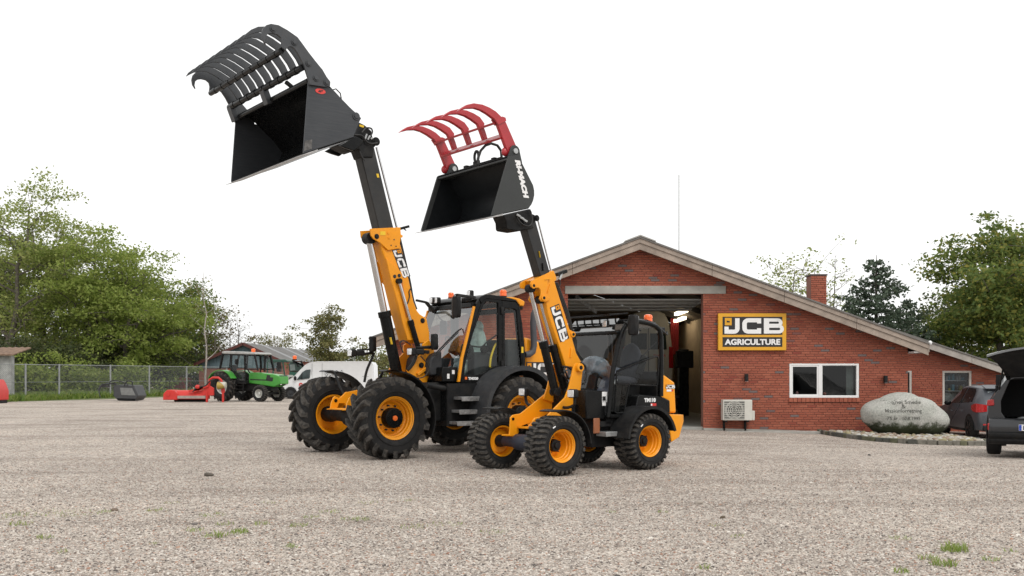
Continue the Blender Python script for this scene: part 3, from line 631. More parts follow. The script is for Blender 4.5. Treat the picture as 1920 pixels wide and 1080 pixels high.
for i in range(3):
    p, q = xa+(xb-xa)*i/3, xa+(xb-xa)*((i+1)/3-0.002)
    nb_(MB().prism([(p, 31.05, zA(p)-0.003), (q, 31.05, zA(q)-0.003), (q, 31.05, zA(q)-0.20), (p, 31.05, zA(p)-0.20)], (0, 0.05, 0)), 'barge_board', pm('grey_barge_board', (0.36,0.33,0.30), 0.85, var=0.2, vs=4), 0.004)
nb_(MB().prism([(xa, 31.101, zA(xa)-0.13), (xb, 31.101, zA(xb)-0.13), (xb, 31.101, zA(xb)-0.09), (xa, 31.101, zA(xa)-0.09)], (0, 0.39, 0)), 'soffit', WOOD)
p = world_at(1744, 643, 30.98); nb_(MB().ball((p.x, 30.98, p.z), 0.06, 0.06, 0.07), 'eave_lamp', WHT)

# sign
x0, z1 = bw(1345, 588); x1, z0 = bw(1472, 657); ys_ = Y0-0.13
sg = empty('company_sign', ((x0+x1)/2, ys_, z0), 0, 'yellow and black JCB AGRICULTURE sign on the brick wall', 'sign'); GO = Vector(((x0+x1)/2, ys_, z0))
def sgb(mb, name, mat, bev=0.0, parent=None, smooth=38): return mb.build(name, mat, parent or sg, bev=bev, org=GO, smooth=smooth)
SGY = pm('sign_yellow', (0.72,0.36,0.015), 0.4, var=0.04)
sgb(MB().box(x0, x1, ys_, ys_+0.10, z0, z1), 'backboard', SGY, 0.006)
ax0, az1 = bw(1353, 594.5); ax1, az0 = bw(1464.5, 628); bx0, bz1 = bw(1353, 632.5); bx1, bz0 = bw(1464.5, 650.5)
sgb(MB().box(ax0, ax1, ys_-0.006, ys_-0.001, az0, az1), 'logo_panel', DEC); sgb(MB().box(bx0, bx1, ys_-0.006, ys_-0.001, bz0, bz1), 'word_panel', DEC)
le, sq, mk = logo_parts(); kx = (ax1-ax0)/3.16; kz = (az1-az0)/1.03; M = plane_M((ax0+0.03, ys_-0.007, az0+0.045*kz), (kx, 0, 0), (0, 0, kz))
for a, nm, mt in ((le, 'logo_letters', WHT), (sq, 'logo_square', SGY), (mk, 'logo_mark', DEC)): sgb(a.move(M), nm, mt, smooth=0)
tx = fit(text_mb('AGRICULTURE', 0.3, 0.012), (bx1-bx0)*0.93, (bz1-bz0)*0.62); tx.move(plane_M(((bx0+bx1)/2, ys_-0.008, (bz0+bz1)/2), (1,0,0), (0,0,1))); sgb(tx, 'word_lettering', WHT, smooth=0)

# wall lamps
for i, (px, py) in enumerate(((1398,708), (1658,711))):
    x, z = bw(px, py); o = empty('wall_lamp', (x, Y0-0.02, z-0.1), 0, ['small black wall lamp under the company sign', 'small black wall lamp right of the window'][i], 'lamp', 'black wall lamps on the brick front')
    MB().box(-0.045, 0.045, -0.13, -0.03, 0, 0.20).build('lamp_body', BLM, o, bev=0.006); MB().box(-0.02, 0.02, -0.03, 0.012, 0.06, 0.13).build('bracket', BLM, o); MB().box(-0.038, 0.038, -0.122, -0.038, -0.004, 0.002).build('lamp_glass', LAMP, o)
# heat pump
x0, z1 = bw(1350, 749); x1, z0 = bw(1408, 787)
hp0 = empty('heat_pump', ((x0+x1)/2, Y0-0.03, gz(6, Y0)), 0, 'pale grey outdoor heat pump unit on brackets below the company sign', 'heat pump'); HO = Vector(((x0+x1)/2, Y0-0.03, gz(6, Y0)))
HPM = pm('heat_pump_casing', (0.60,0.59,0.54), 0.45, var=0.06)
def hb_(mb, name, mat, bev=0.0, parent=None): return mb.build(name, mat, parent or hp0, bev=bev, org=HO)
cs_ = hb_(MB().box(x0, x1-0.06, Y0-0.42, Y0-0.12, z0, z1), 'casing', HPM, 0.012)
hb_(MB().box(x1-0.06, x1+0.02, Y0-0.38, Y0-0.14, z0, z0+0.26), 'valve_cover', HPM, 0.015)
fc = (x0+0.30, Y0-0.425, (z0+z1)/2); rad = 0.235
hb_(MB().box(x0+0.03, x0+0.58, Y0-0.424, Y0-0.419, z0+0.03, z1-0.03), 'grille_shade_panel', pm('grille_shadow', (0.16,0.16,0.15), 0.8), 0, cs_)  # flat dark panel; shade behind the grille is put into its colour
g = MB()
for k in range(9):
    z = z0+0.04+k*(z1-z0-0.08)/8; g.box(x0+0.03, x0+0.58, Y0-0.434, Y0-0.428, z-0.006, z+0.006)
for r_ in (0.06, 0.11, 0.16, 0.21, 0.24): g.lathe([(-0.43, r_-0.006), (-0.43, r_+0.006), (-0.436, r_+0.006), (-0.436, r_-0.006)], 24, (fc[0], Y0, fc[2]), 'y', closed=True)
hb_(g, 'fan_grille', HPM)
f = MB()
for k in range(5):
    a = k*1.2566; f.prism([(fc[0]+0.05*math.cos(a), Y0-0.426, fc[2]+0.05*math.sin(a)), (fc[0]+0.22*math.cos(a), Y0-0.426, fc[2]+0.22*math.sin(a)), (fc[0]+0.22*math.cos(a+0.7), Y0-0.426, fc[2]+0.22*math.sin(a+0.7)), (fc[0]+0.05*math.cos(a+0.9), Y0-0.426, fc[2]+0.05*math.sin(a+0.9))], (0, 0.004, 0))
hb_(f, 'fan', BLM)
for x in (x0+0.07, x1-0.20):
    hb_(MB().prism([(x, Y0-0.40, z0-0.001), (x, Y0-0.02, z0-0.001), (x, Y0-0.02, z0-0.30), (x, Y0-0.10, z0-0.30), (x, Y0-0.10, z0-0.06), (x, Y0-0.40, z0-0.05)], (0.05, 0, 0)), 'bracket', BLM)

# ------------------------------------------------------------------ boulder in its cobbled bed
bed = [(8.42,27.95),(8.45,26.6),(8.58,25.5),(8.82,24.7),(9.3,24.08),(9.9,23.88),(10.6,23.95),(11.15,24.15),(11.45,24.6),(11.6,25.6),(11.6,27.95)]
bd_ = empty('boulder_bed', (10, 25.9, gz(10,26)), 0, None, None); tag(bd_, kind='structure'); BO = Vector((10, 25.9, gz(10,26)))
bm_ = MB().add([(x, y, gz(x,y)+0.05) for x, y in bed], [tuple(range(len(bed)))]); bm_.build('bed_soil', pm('bed_soil', (0.11,0.095,0.07), 0.95), bd_, org=BO)
P = [Vector((x, y, 0)) for x, y in bed]; pts = []
for i in range(len(P)-1):
    n = max(1, int((P[i+1]-P[i]).length/0.165))
    for k in range(n): pts.append((P[i].lerp(P[i+1], k/n), P[i].lerp(P[i+1], (k+1)/n)))
kmat = [pm('kerb_stone_mossy', (0.115,0.115,0.07), 0.9, var=0.3, vs=8), pm('kerb_stone_grey', (0.17,0.16,0.135), 0.9, var=0.3, vs=8), pm('kerb_stone_dark', (0.075,0.075,0.065), 0.9, var=0.3, vs=8)]
r = random.Random(2)
for a, b in pts:
    d = (b-a)*0.96; z = gz(a.x, a.y); nrm = Vector((-d.y, d.x, 0)).normalized()*0.10; t = r.uniform(-0.008, 0.01)
    q = [a, a+d, a+d-nrm, a-nrm]
    MB().prism([(p.x, p.y, z-0.05) for p in q], (0, 0, 0.155+t)).build('kerb_stone', r.choice(kmat), bd_, org=BO, bev=0.012)
cob = [rock_mb(1, 0.85, 0.6, 60+i, 9, 6, 0.16).mesh('cobble', smooth=60) for i in range(5)]
cm_ = [pm('cobble_%d' % i, c, 0.75, var=0.15, vs=8) for i, c in enumerate([(0.34,0.30,0.24), (0.42,0.39,0.34), (0.26,0.19,0.14), (0.30,0.26,0.15), (0.44,0.43,0.40)])]
for i, me in enumerate(cob): me.materials.append(cm_[i])
from mathutils.geometry import intersect_point_line
def inside(x, y, poly):
    c = False; n = len(poly)
    for i in range(n):
        (x1_, y1_), (x2_, y2_) = poly[i], poly[(i+1) % n]
        if (y1_ > y) != (y2_ > y) and x < (x2_-x1_)*(y-y1_)/(y2_-y1_)+x1_: c = not c
    return c
placed = []; tries = 0
while len(placed) < 290 and tries < 20000:
    tries += 1; x, y = r.uniform(8.4, 11.6), r.uniform(23.9, 27.7)
    if not inside(x, y, [(10+(a-10)*0.94, 25.9+(b-25.9)*0.94) for a, b in bed]): continue
    if ((x-10.38)/0.9)**2 + ((y-26.9)/0.45)**2 < 1 or (y > 27.0 and 9.4 < x < 11.4): continue
    s = r.uniform(0.055, 0.095)
    if any((x-a)**2+(y-b)**2 < (0.72*(s+c))**2 for a, b, c in placed): continue
    placed.append((x, y, s)); o = bpy.data.objects.new('cobble', r.choice(cob)); COL.objects.link(o); o.parent = bd_
    o.location = Vector((x, y, gz(x,y)+0.07+s*0.2)) - BO; o.scale = (s, s, s); o.rotation_euler = (r.uniform(-.3,.3), r.uniform(-.3,.3), r.uniform(0, 6.28))
# the boulder: outline from the photograph turned into a rounded body
ZR = (1560, 680, 6.0); YB = 26.9
ol = [(345,590),(350,525),(400,472),(470,432),(560,385),(640,345),(740,323),(850,328),(950,360),(1060,410),(1180,490),(1270,570),(1320,650),(1302,705),(1230,775),(1120,835),(980,850),(800,850),(620,835),(490,800),(420,720),(370,655)]
OLP = [world_at(ZR[0]+a/ZR[2], ZR[1]+b/ZR[2], YB) for a, b in ol]
cen = Vector((sum(p.x for p in OLP)/len(OLP), YB, sum(p.z for p in OLP)/len(OLP)))
ang = sorted([(math.atan2(p.z-cen.z, p.x-cen.x), math.hypot(p.x-cen.x, p.z-cen.z)) for p in OLP])
def rad_at(a):
    aa = [x[0] for x in ang]; rr_ = [x[1] for x in ang]
    return float(np.interp(a, [aa[-1]-2*math.pi]+aa+[aa[0]+2*math.pi], [rr_[-1]]+rr_+[rr_[0]]))
mb = MB(); na, nf = 64, 28; V = []
from mathutils import noise as mnoise
for i in range(nf+1):
    f_ = math.pi*i/nf
    for k in range(na):
        a = -math.pi+2*math.pi*k/na; rr_ = rad_at(a)*math.sin(f_)**0.72 if 0 < i < nf else 0.0
        p = Vector((cen.x+rr_*math.cos(a), YB-0.62*math.cos(f_), cen.z+rr_*math.sin(a)))
        nz_ = mnoise.noise(p*1.6)*0.075 + mnoise.noise(p*4)*0.035 + mnoise.noise(p*11)*0.010
        V.append(p + (p-cen).normalized()*nz_*min(1, math.sin(f_)*2+0.4))
mb.add(V, [(i*na+k, (i+1)*na+k, (i+1)*na+(k+1)%na, i*na+(k+1)%na) for i in range(nf) for k in range(na)])
bo = empty('boulder', (cen.x, YB, gz(cen.x, YB)), 0, 'large grey boulder engraved with dark lettering, on the cobble bed', 'boulder'); RO = Vector((cen.x, YB, gz(cen.x, YB)))
m, t, out = nodes('granite_with_moss')
b = t.nodes.new('ShaderNodeBsdfPrincipled'); L_(t, b.outputs[0], out.inputs[0]); b.inputs['Roughness'].default_value = 0.88
tc = t.nodes.new('ShaderNodeTexCoord'); co = tc.outputs['Object']
g1 = ramp(t, noise(t, co, 26, 6, 0.75).outputs[0], [(0.3, (0.22,0.225,0.21)), (0.5, (0.40,0.40,0.38)), (0.7, (0.56,0.56,0.53))])
g2 = ramp(t, noise(t, co, 2.2, 4).outputs[0], [(0.3, (0.84,0.87,0.82)), (0.65, (1.08,1.06,1.04))])
c_ = mixc(t, 1.0, g1.outputs[0], g2.outputs[0], 'MULTIPLY')
sxyz = t.nodes.new('ShaderNodeSeparateXYZ'); L_(t, co, sxyz.inputs[0])
nm = noise(t, co, 5.5, 6, 0.7); mm = t.nodes.new('ShaderNodeMath'); mm.operation = 'MULTIPLY_ADD'; L_(t, nm.outputs[0], mm.inputs[0]); mm.inputs[1].default_value = -0.55; L_(t, sxyz.outputs[2], mm.inputs[2])
ms = ramp(t, mm.outputs[0], [(0.0, (1,1,1)), (0.06, (0.85,0.85,0.85)), (0.13, (0,0,0))])
c_ = mixc(t, ms.outputs[0], c_, (0.030,0.038,0.014)); L_(t, c_, b.inputs['Base Color'])
bp = t.nodes.new('ShaderNodeBump'); bp.inputs['Strength'].default_value = 0.5; bp.inputs['Distance'].default_value = 0.02; L_(t, noise(t, co, 18, 6, 0.7).outputs[0], bp.inputs['Height']); L_(t, bp.outputs[0], b.inputs['Normal'])
from mathutils.bvhtree import BVHTree
bvh = BVHTree.FromPolygons([Vector(v) for v in mb.v], mb.f)
body = mb.build('stone', m, bo, org=RO, smooth=70)
ENG = pm('engraving_dark', (0.11,0.11,0.10), 0.95, var=0.3, vs=12)
for txt, wpx, hpx, cx_, cy_ in (('Tinghøj Smedie', 385, 50, 790, 448), ('&', 40, 40, 790, 492), ('Maskinforretning', 395, 50, 792, 545), ('75 år - 10.8.1995', 360, 38, 792, 625)):
    c = world_at(ZR[0]+cx_/ZR[2], ZR[1]+cy_/ZR[2], 26.4); k = 26.4/FPX/ZR[2]
    tx = fit(text_mb(txt, 0.2, 0.001, 0.0), wpx*k, hpx*k*1.05); V2_ = []
    for p in tx.v:
        w_ = Vector((c.x+p[0], 25.0, c.z+p[1])); h_, _, _, _ = bvh.ray_cast(w_, Vector((0,1,0)))
        V2_.append((w_.x, (h_.y if h_ else 26.4)-0.007+(0.0005 if p[2] > 0 else 0), w_.z))
    tx.v = V2_; tx.build('engraved_lettering', ENG, bo, org=RO, smooth=0)
# ------------------------------------------------------------------ wheels
def ag_tyre(D, W, nl=19):
    """tractor-pattern tyre about the y axis, centred; returns (carcass, lugs)"""
    R = D/2; h = W/2; lug = 0.062; Rb = R - lug
    prof = [(-h*0.72, R*0.50), (-h*0.90, R*0.56), (-h*1.0, R*0.70), (-h*0.97, R*0.84), (-h*0.86, Rb*0.955), (-h*0.6, Rb*0.99), (0, Rb)]
    prof = prof + [(-a, r) for a, r in prof[-2::-1]]
    prof += [(h*0.5, R*0.49), (-h*0.5, R*0.49)]
    car = MB().lathe(prof, 56, closed=True)
    # moulded sidewall rings
    for sgn in (-1, 1):
        car.lathe([(sgn*h*0.985, R*0.64), (sgn*(h*0.985+0.012), R*0.645), (sgn*(h*0.985+0.012), R*0.66), (sgn*h*0.985, R*0.665)], 56)
    lugs = MB()
    def surf(y):
        a = abs(y)/h
        if a < 0.6: r = Rb*(1-0.01*(a/0.6)**2)
        elif a < 0.86: r = Rb*(0.99-0.035*(a-0.6)/0.26)
        else: r = Rb*0.955 - (Rb*0.955-R*0.80)*((a-0.86)/0.14)
        return r
    for side in (-1, 1):
        for k in range(nl):
            a0 = 2*math.pi*(k + (0.5 if side > 0 else 0))/nl
            rows = []
            S = [0.02, 0.22, 0.45, 0.68, 0.86, 0.955, 0.995]
            for i, s in enumerate(S):
                y = side*h*s
                phi = a0 + 0.40*(s**0.85)                    # swept back towards the shoulder
                wd = 0.046 + 0.026*s if i else 0.034
                base = surf(y) - 0.006; top = R*(1-0.012*s*s) if s < 0.9 else (R*0.965 if s < 0.97 else surf(y)+0.016)
                row = []
                for (dw, rr) in ((-1.25, base), (-0.8, top), (0.8, top), (1.25, base)):
                    p = phi + dw*wd/2/ R * 1.25
                    yy = y + (0.0 if s < 0.97 else side*0.004)
                    row.append((rr*math.cos(p), yy, rr*math.sin(p)))
                rows.append(row)
            lugs.grid(rows)
            lugs.add(rows[0], [(0,1,2,3)]); lugs.add(rows[-1], [(3,2,1,0)])
    return car, lugs

def block_tyre(D, W, nl=30):
    """industrial tyre with staggered flat-topped blocks"""
    R = D/2; h = W/2; lug = 0.026; Rb = R - lug
    prof = [(-h*0.70, R*0.545), (-h*0.92, R*0.60), (-h*1.0, R*0.74), (-h*0.97, R*0.86), (-h*0.90, Rb*0.96), (-h*0.6, Rb*0.995), (0, Rb)]
    prof = prof + [(-a, r) for a, r in prof[-2::-1]]
    prof += [(h*0.5, R*0.535), (-h*0.5, R*0.535)]
    car = MB().lathe(prof, 48, closed=True)
    for sgn in (-1, 1):
        car.lathe([(sgn*h*0.99, R*0.69), (sgn*(h*0.99+0.008), R*0.695), (sgn*(h*0.99+0.008), R*0.71), (sgn*h*0.99, R*0.715)], 48)
    lugs = MB()
    for side in (-1, 1):
        for k in range(nl):
            a0 = 2*math.pi*(k + (0.5 if side > 0 else 0))/nl
            rows = []
            for s, off, wd, top in ((-0.12, 0.0, 0.036, R), (0.10, 0.0, 0.036, R), (0.40, 0.045, 0.040, R*0.998), (0.78, 0.045, 0.046, R*0.992), (0.93, 0.07, 0.046, R*0.970), (1.0, 0.08, 0.042, R*0.90)):
                y = side*h*s; base = (Rb if abs(s) < 0.9 else R*0.84) - 0.01; p0 = a0+off
                row = []
                for dw, rr in ((-1.12, base), (-0.9, top), (0.9, top), (1.12, base)):
                    p = p0 + dw*wd/2/R
                    row.append((rr*math.cos(p), y + (side*0.006 if s == 1.0 else 0), rr*math.sin(p)))
                rows.append(row)
            lugs.grid(rows); lugs.add(rows[0], [(0,1,2,3)]); lugs.add(rows[-1], [(3,2,1,0)])
    return car, lugs

def make_wheel(root, tyre, D, W, rr, hub, loc, mirror=False, spin=0.0):
    """tyre part with rim, hub and nuts as sub-parts; the outer side looks to +y"""
    car, lugs = tyre
    o = MB(); o.merge(car); o.merge(lugs)
    h = W/2; sg = -1 if mirror else 1
    t = bpy.data.objects.get('tyre_proto_%s' % hub)
    M = Matrix.Rotation(spin, 4, 'Y')
    if mirror: M = Matrix.Rotation(math.pi, 4, 'Z') @ M
    T = MB(); T.merge(car)
    a = T.build('tyre', RUB, root); a.location = loc; a.rotation_euler = M.to_euler()
    LG = MB(); LG.merge(lugs); b = LG.build('tread_lugs', LUG, a, smooth=25)
    tag(b, kind='stuff')
    d = h*0.30 if hub == 'big' else -h*0.10
    prof = [(h*0.80, rr*1.0), (h*0.84, rr*1.045), (h*0.80, rr*1.06), (h*0.74, rr*1.02), (h*0.70, rr*0.93), (h*0.50, rr*0.92), (h*0.46, rr*0.87), (h*0.24, rr*0.86), (h*0.20, rr*0.80), (d-0.02, rr*0.78), (d-0.05, rr*0.70), (d-0.03, rr*0.55), (d-0.03, rr*0.30), (d-0.03, 0.001)]
    rim = MB().lathe([(h*0.80, rr*1.0)] + prof[1:], 48)
    rim.lathe([(-h*0.84, rr*1.05), (-h*0.80, rr*0.96), (-h*0.60, rr*0.90), (-h*0.3, rr*0.86), (d-0.06, rr*0.80), (d-0.06, rr*0.30)], 48)
    rim.build('rim', YEL, a)
    hb = MB()
    if hub == 'big':
        hb.lathe([(d-0.03, rr*0.50), (d+0.10, rr*0.50), (d+0.125, rr*0.46), (d+0.13, rr*0.20), (d+0.13, 0.001)], 32)
        for k in range(6):
            q = k*math.pi/3+0.3; hb.cyl((rr*0.36*math.cos(q), d+0.12, rr*0.36*math.sin(q)), (rr*0.36*math.cos(q), d+0.14, rr*0.36*math.sin(q)), 0.014, 6)
        hb.build('hub', BLK, a, bev=0.003)
        cp = MB().lathe([(d+0.12, rr*0.13), (d+0.145, rr*0.125), (d+0.15, rr*0.06), (d+0.15, 0.001)], 20); cp.build('hub_cap', ORG, a)
        nn, nr = 10, 0.62
    else:
        hb.lathe([(d-0.03, rr*0.42), (d+0.05, rr*0.40), (d+0.06, rr*0.34), (d+0.06, 0.001)], 8)
        hb.lathe([(d+0.05, rr*0.22), (d+0.085, rr*0.2), (d+0.085, 0.001)], 8); hb.build('hub', BLM, a, bev=0.003, smooth=20)
        nn, nr = 5, 0.53
    nu = MB()
    for k in range(nn):
        q = 2*math.pi*k/nn+0.2; c = (rr*nr*math.cos(q), rr*nr*math.sin(q))
        nu.cyl((c[0], d-0.04, c[1]), (c[0], d+0.012, c[1]), rr*0.045, 6)
    tag(nu.build('wheel_nuts', GRY, a, smooth=0), kind='stuff')
    ib = MB().lathe([(d-0.06, rr*0.42), (-h*0.6, rr*0.42), (-h*0.95, rr*0.36), (-h*1.2, rr*0.30)], 20); ib.build('inner_hub', BLM, a)
    return a

def arc_band(c, r, a0, a1, v0, v1, t=0.03, n=16, lip=0.0):
    """curved guard about a wheel centre c (x, z)"""
    m = MB(); rows = []
    for i in range(n+1):
        q = math.radians(a0 + (a1-a0)*i/n); cs, sn = math.cos(q), math.sin(q)
        rows.append([(c[0]+R_*cs, v, c[1]+R_*sn) for (R_, v) in ((r, v0), (r, v1), (r-lip, v1+0.001), (r-lip, v1+0.02), (r+t, v1+0.02), (r+t, v0))])
    for i in range(n):
        A, B = rows[i], rows[i+1]
        for k in range(6): m.add([A[k], A[(k+1)%6], B[(k+1)%6], B[k]], [(0,1,2,3)])
    m.add(rows[0], [(0,1,2,3,4,5)]); m.add(rows[-1], [(5,4,3,2,1,0)])
    return m

def work_lamp(root, c, w_, h_, d=0.10, name='work_lamp', mat=BLM):
    """lamp facing forward (+x)"""
    o = MB().box(c[0]-d, c[0], c[1]-w_/2, c[1]+w_/2, c[2]-h_/2, c[2]+h_/2).build(name, mat, root, bev=min(w_, h_)*0.2)
    l = MB().box(c[0]-0.004, c[0]+0.008, c[1]-w_*0.42, c[1]+w_*0.42, c[2]-h_*0.40, c[2]+h_*0.40); l.build('lens', LAMP, o, bev=min(w_, h_)*0.12)
    return o

def beacon(root, c, s=1.0):
    b = MB().lathe([(0, 0.001), (0, 0.075*s), (0.035*s, 0.075*s), (0.04*s, 0.06*s), (0.05*s, 0.001)], 20, c, 'z').build('beacon', BLM, root)
    am = pm('beacon_amber', (0.85,0.13,0.015), 0.22, var=0.15, vs=30, coat=0.5, emis=((1.0,0.16,0.02), 0.15))
    MB().lathe([(0.04*s, 0.001), (0.04*s, 0.066*s), (0.10*s, 0.066*s), (0.105*s, 0.070*s), (0.12*s, 0.070*s), (0.15*s, 0.058*s), (0.16*s, 0.03*s), (0.162*s, 0.001)], 24, c, 'z').build('dome', am, b)
    return b

def mirror(root, c, w_, h_, facing=1):
    """wing mirror: rounded black shell seen from the front, glass towards the cab"""
    m = MB(); rows = []
    for i in range(9):
        q = i/8
        k = 1-abs(2*q-1)**5*0.30
        rows.append([(c[0]-0.05, c[1]-w_/2*k, c[2]-h_/2+h_*q), (c[0]+0.02, c[1]-w_/2*k, c[2]-h_/2+h_*q), (c[0]+0.06, c[1], c[2]-h_/2+h_*q*0.98+0.01*h_), (c[0]+0.02, c[1]+w_/2*k, c[2]-h_/2+h_*q), (c[0]-0.05, c[1]+w_/2*k, c[2]-h_/2+h_*q)])
    for i in range(8):
        A, B = rows[i], rows[i+1]
        for k in range(5): m.add([A[k], A[(k+1)%5], B[(k+1)%5], B[k]], [(0,1,2,3)])
    m.add(rows[0], [(0,1,2,3,4)]); m.add(rows[-1], [(4,3,2,1,0)])
    o = m.build('mirror', BLM, root, bev=0.012, smooth=50)
    MB().box(c[0]-0.056, c[0]-0.051, c[1]-w_*0.42, c[1]+w_*0.42, c[2]-h_*0.44, c[2]+h_*0.44).build('mirror_glass', CHR, o)
    return o

def ram(root, p, q, r, split, rod_r=None, name='lift_cylinder'):
    """hydraulic ram: barrel from p to the split, chrome rod on to q"""
    p, q = Vector(p), Vector(q); s = p.lerp(q, split); d = (q-p).normalized()
    b = MB().cyl(p, s, r, 18); b.cyl(s-d*0.09, s+d*0.012, r*1.14, 18); b.cyl(p-d*0.02, p+d*0.06, r*1.1, 18)
    o = b.build(name, BLK, root, bev=0.004)
    MB().cyl(s, q, rod_r or r*0.55, 14).build('rod', CHR, o)
    e = MB(); e.cyl(q-Vector((0, r*0.9, 0)), q+Vector((0, r*0.9, 0)), r*1.0, 16); e.build('rod_eye', BLM, o)
    MB().cyl(p-Vector((0, r*1.1, 0)), p+Vector((0, r*1.1, 0)), r*0.95, 16).build('base_eye', BLM, o)
    return o

def hose(root, pts, r=0.014, name='hose', mat=HOSE):
    P = [Vector(p) for p in pts]; Q = []
    for i in range(len(P)-1):                      # Catmull-Rom through the given points
        a, b, c, d = P[max(i-1,0)], P[i], P[i+1], P[min(i+2, len(P)-1)]
        for k in range(6):
            t = k/6; Q.append(0.5*((2*b) + (c-a)*t + (2*a-5*b+4*c-d)*t*t + (3*b-a-3*c+d)*t*t*t))
    Q.append(P[-1])
    return MB().tube(Q, r, 7).build(name, mat, root)

def bolts(root, pts, r=0.035, h_=0.03, sgn=1, mat=GRY, name='bolt'):
    for p in pts:
        p = Vector(p); m = MB(); m.cyl(p, p+Vector((0, sgn*h_*0.4, 0)), r, 16); m.cyl(p+Vector((0, sgn*h_*0.3, 0)), p+Vector((0, sgn*h_, 0)), r*0.62, 6)
        m.build(name, mat, root, smooth=30)

# ================================================================== the large loader
T = Frame((-1.627, 18.36, 0), 217)
tl = empty('wheel_loader', T.loc, T.a, 'larger yellow and black wheel loader with TM320 on its glass cab door', 'loader')
def tb(mb, name, mat, bev=0.0, parent=None, smooth=38): return mb.build(name, mat, parent or tl, bev=bev, smooth=smooth)
WB, TRK = 2.6, 2.15
ty = ag_tyre(1.345, 0.54)
for (u, v, mir, sp) in ((WB/2, TRK/2, False, 0.10), (WB/2, -TRK/2, True, 0.22), (-WB/2, TRK/2, False, 0.33), (-WB/2, -TRK/2, True, 0.05)):
    make_wheel(tl, ty, 1.345, 0.54, 0.335, 'big', (u, v, 0.668), mir, sp)
# axles and chassis
ax = MB(); ax.tube([(WB/2,-0.85,0.668),(WB/2,-0.30,0.668),(WB/2,-0.22,0.67),(WB/2,0.22,0.67),(WB/2,0.30,0.668),(WB/2,0.85,0.668)], [0.11,0.12,0.20,0.20,0.12,0.11], 16); tb(ax, 'front_axle', BLM)
ax = MB(); ax.tube([(-WB/2,-0.85,0.668),(-WB/2,-0.30,0.668),(-WB/2,0.30,0.668),(-WB/2,0.85,0.668)], [0.11,0.16,0.16,0.11], 14); tb(ax, 'rear_axle', BLM)
fz = [(417,492),(450,488),(458,430),(482,372),(500,358),(548,378),(585,345),(615,312),(640,312),(745,290),(900,300),(900,440),(700,470),(620,470),(600,435),(545,432),(520,488),(640,492),(640,503),(417,500)]
for v in (-0.30, 0.27):
    P = [T.at(p, -0.28, ZF) for p in fz]
    m = MB().prism([(p.x, v, p.z) for p in P], (0, 0.03, 0)); o = tb(m, 'front_frame_plate', YEL, 0.006)
P = T.at((510,405), -0.265, ZF)
m = MB().cyl((P.x, -0.271, P.z), (P.x, -0.262, P.z), 0.030, 14); tb(m, 'frame_hole', BLK)
m = MB().box(1.12, 1.66, -0.30, 0.30, 0.775, 0.80); tb(m, 'front_frame_floor', YEL, 0.005)
m = MB().box(0.55, 1.15, -0.34, 0.34, 0.60, 1.05); tb(m, 'front_chassis', BLM, 0.02)
m = MB().box(-1.9, -0.15, -0.48, 0.48, 0.50, 1.25); m.box(-0.15, 0.62, -0.22, 0.22, 0.55, 0.98); tb(m, 'rear_chassis', BLM, 0.02)
# tower that carries the boom
tz = [(745,320),(805,280),(850,380),(830,520),(775,690),(640,640),(600,560),(660,480),(700,440),(740,400)]
for v in (0.30, -0.34):
    P = T.poly(tz, 0.32, ZD); m = MB().prism([(p.x, v, p.z) for p in P], (0, 0.04, 0)); tb(m, 'tower_plate', YEL, 0.006)
m = MB().box(0.12, 0.75, -0.30, 0.30, 0.98, 1.32); tb(m, 'tower_base', YEL, 0.01)
P = T.at((735,515), 0.34, ZD); bolts(tl, [P], 0.05, 0.03, mat=BLM, name='tower_pin')
m = MB().bar(T.at((700,600), 0.36, ZD), T.at((815,520), 0.36, ZD), 0.05, 0.05); tb(m, 'tower_brace', YEL, 0.006)
# boom: inner section, outer section
ib = [T.at((675,282), 0.125), T.at((702,276), 0.125), T.at((757,505), 0.125), T.at((729,505), 0.125)]
m = MB().prism(ib, (0, -0.25, 0)); tb(m, 'inner_boom', INB, 0.018)
ob = [(340,300),(385,420),(470,770),(555,1075),(610,1095),(748,1098),(745,1000),(722,890),(700,873),(665,850),(640,820),(610,740),(535,400),(488,215),(330,215)]
m = MB().prism(T.poly(ob, 0.15, ZC), (0, -0.30, 0)); tb(m, 'outer_boom', YEL, 0.02)
ear = [(240,130),(495,118),(500,178),(515,186),(515,202),(498,208),(487,297),(392,312),(325,250),(268,215),(246,185)]
for v in (0.152, -0.185):
    P = T.poly(ear, 0.17, ZC); m = MB().prism([(p.x, v, p.z) for p in P], (0, 0.033, 0)); tb(m, 'boom_collar_plate', YEL, 0.006)
P1 = T.at((248,190), 0.17, ZC); m = MB().box(P1.x-0.40, P1.x-0.16, -0.152, 0.152, P1.z-0.02, P1.z+0.03); tb(m, 'collar_wear_pad', YEL, 0.005)
bolts(tl, [T.at((298,195), 0.186, ZC), T.at((685,905), 0.152, ZC)], 0.045, 0.02, mat=BLM, name='boom_pin')
bolts(tl, [T.at(p, 0.186, ZC) for p in ((396,165),(404,205))], 0.032, 0.008, mat=YEL, name='boom_boss')
bolts(tl, [T.at(p, 0.186, ZC) for p in ((445,222),(420,270),(462,278))], 0.012, 0.006, mat=GRY, name='bolt')
m = MB().prism([T.at(p, 0.187, ZC) for p in ((328,152),(372,152),(372,184),(328,184))], (0, 0.003, 0)); tb(m, 'warning_sticker', YDC)
db = [(378,378),(505,492),(527,560),(525,640),(548,755),(600,890),(625,1075),(560,1070),(520,930),(480,760),(420,560)]
m = MB().prism(T.poly(db, 0.19, ZC), (0, -0.045, 0)); tb(m, 'boom_side_plate', YEL, 0.008)
P = T.poly([(378,378),(505,492),(527,560),(525,640),(480,620),(420,560)], 0.19, ZC); m = MB().prism([(p.x, -0.195, p.z) for p in P], (0, 0.04, 0)); tb(m, 'boom_side_lug', YEL, 0.008)
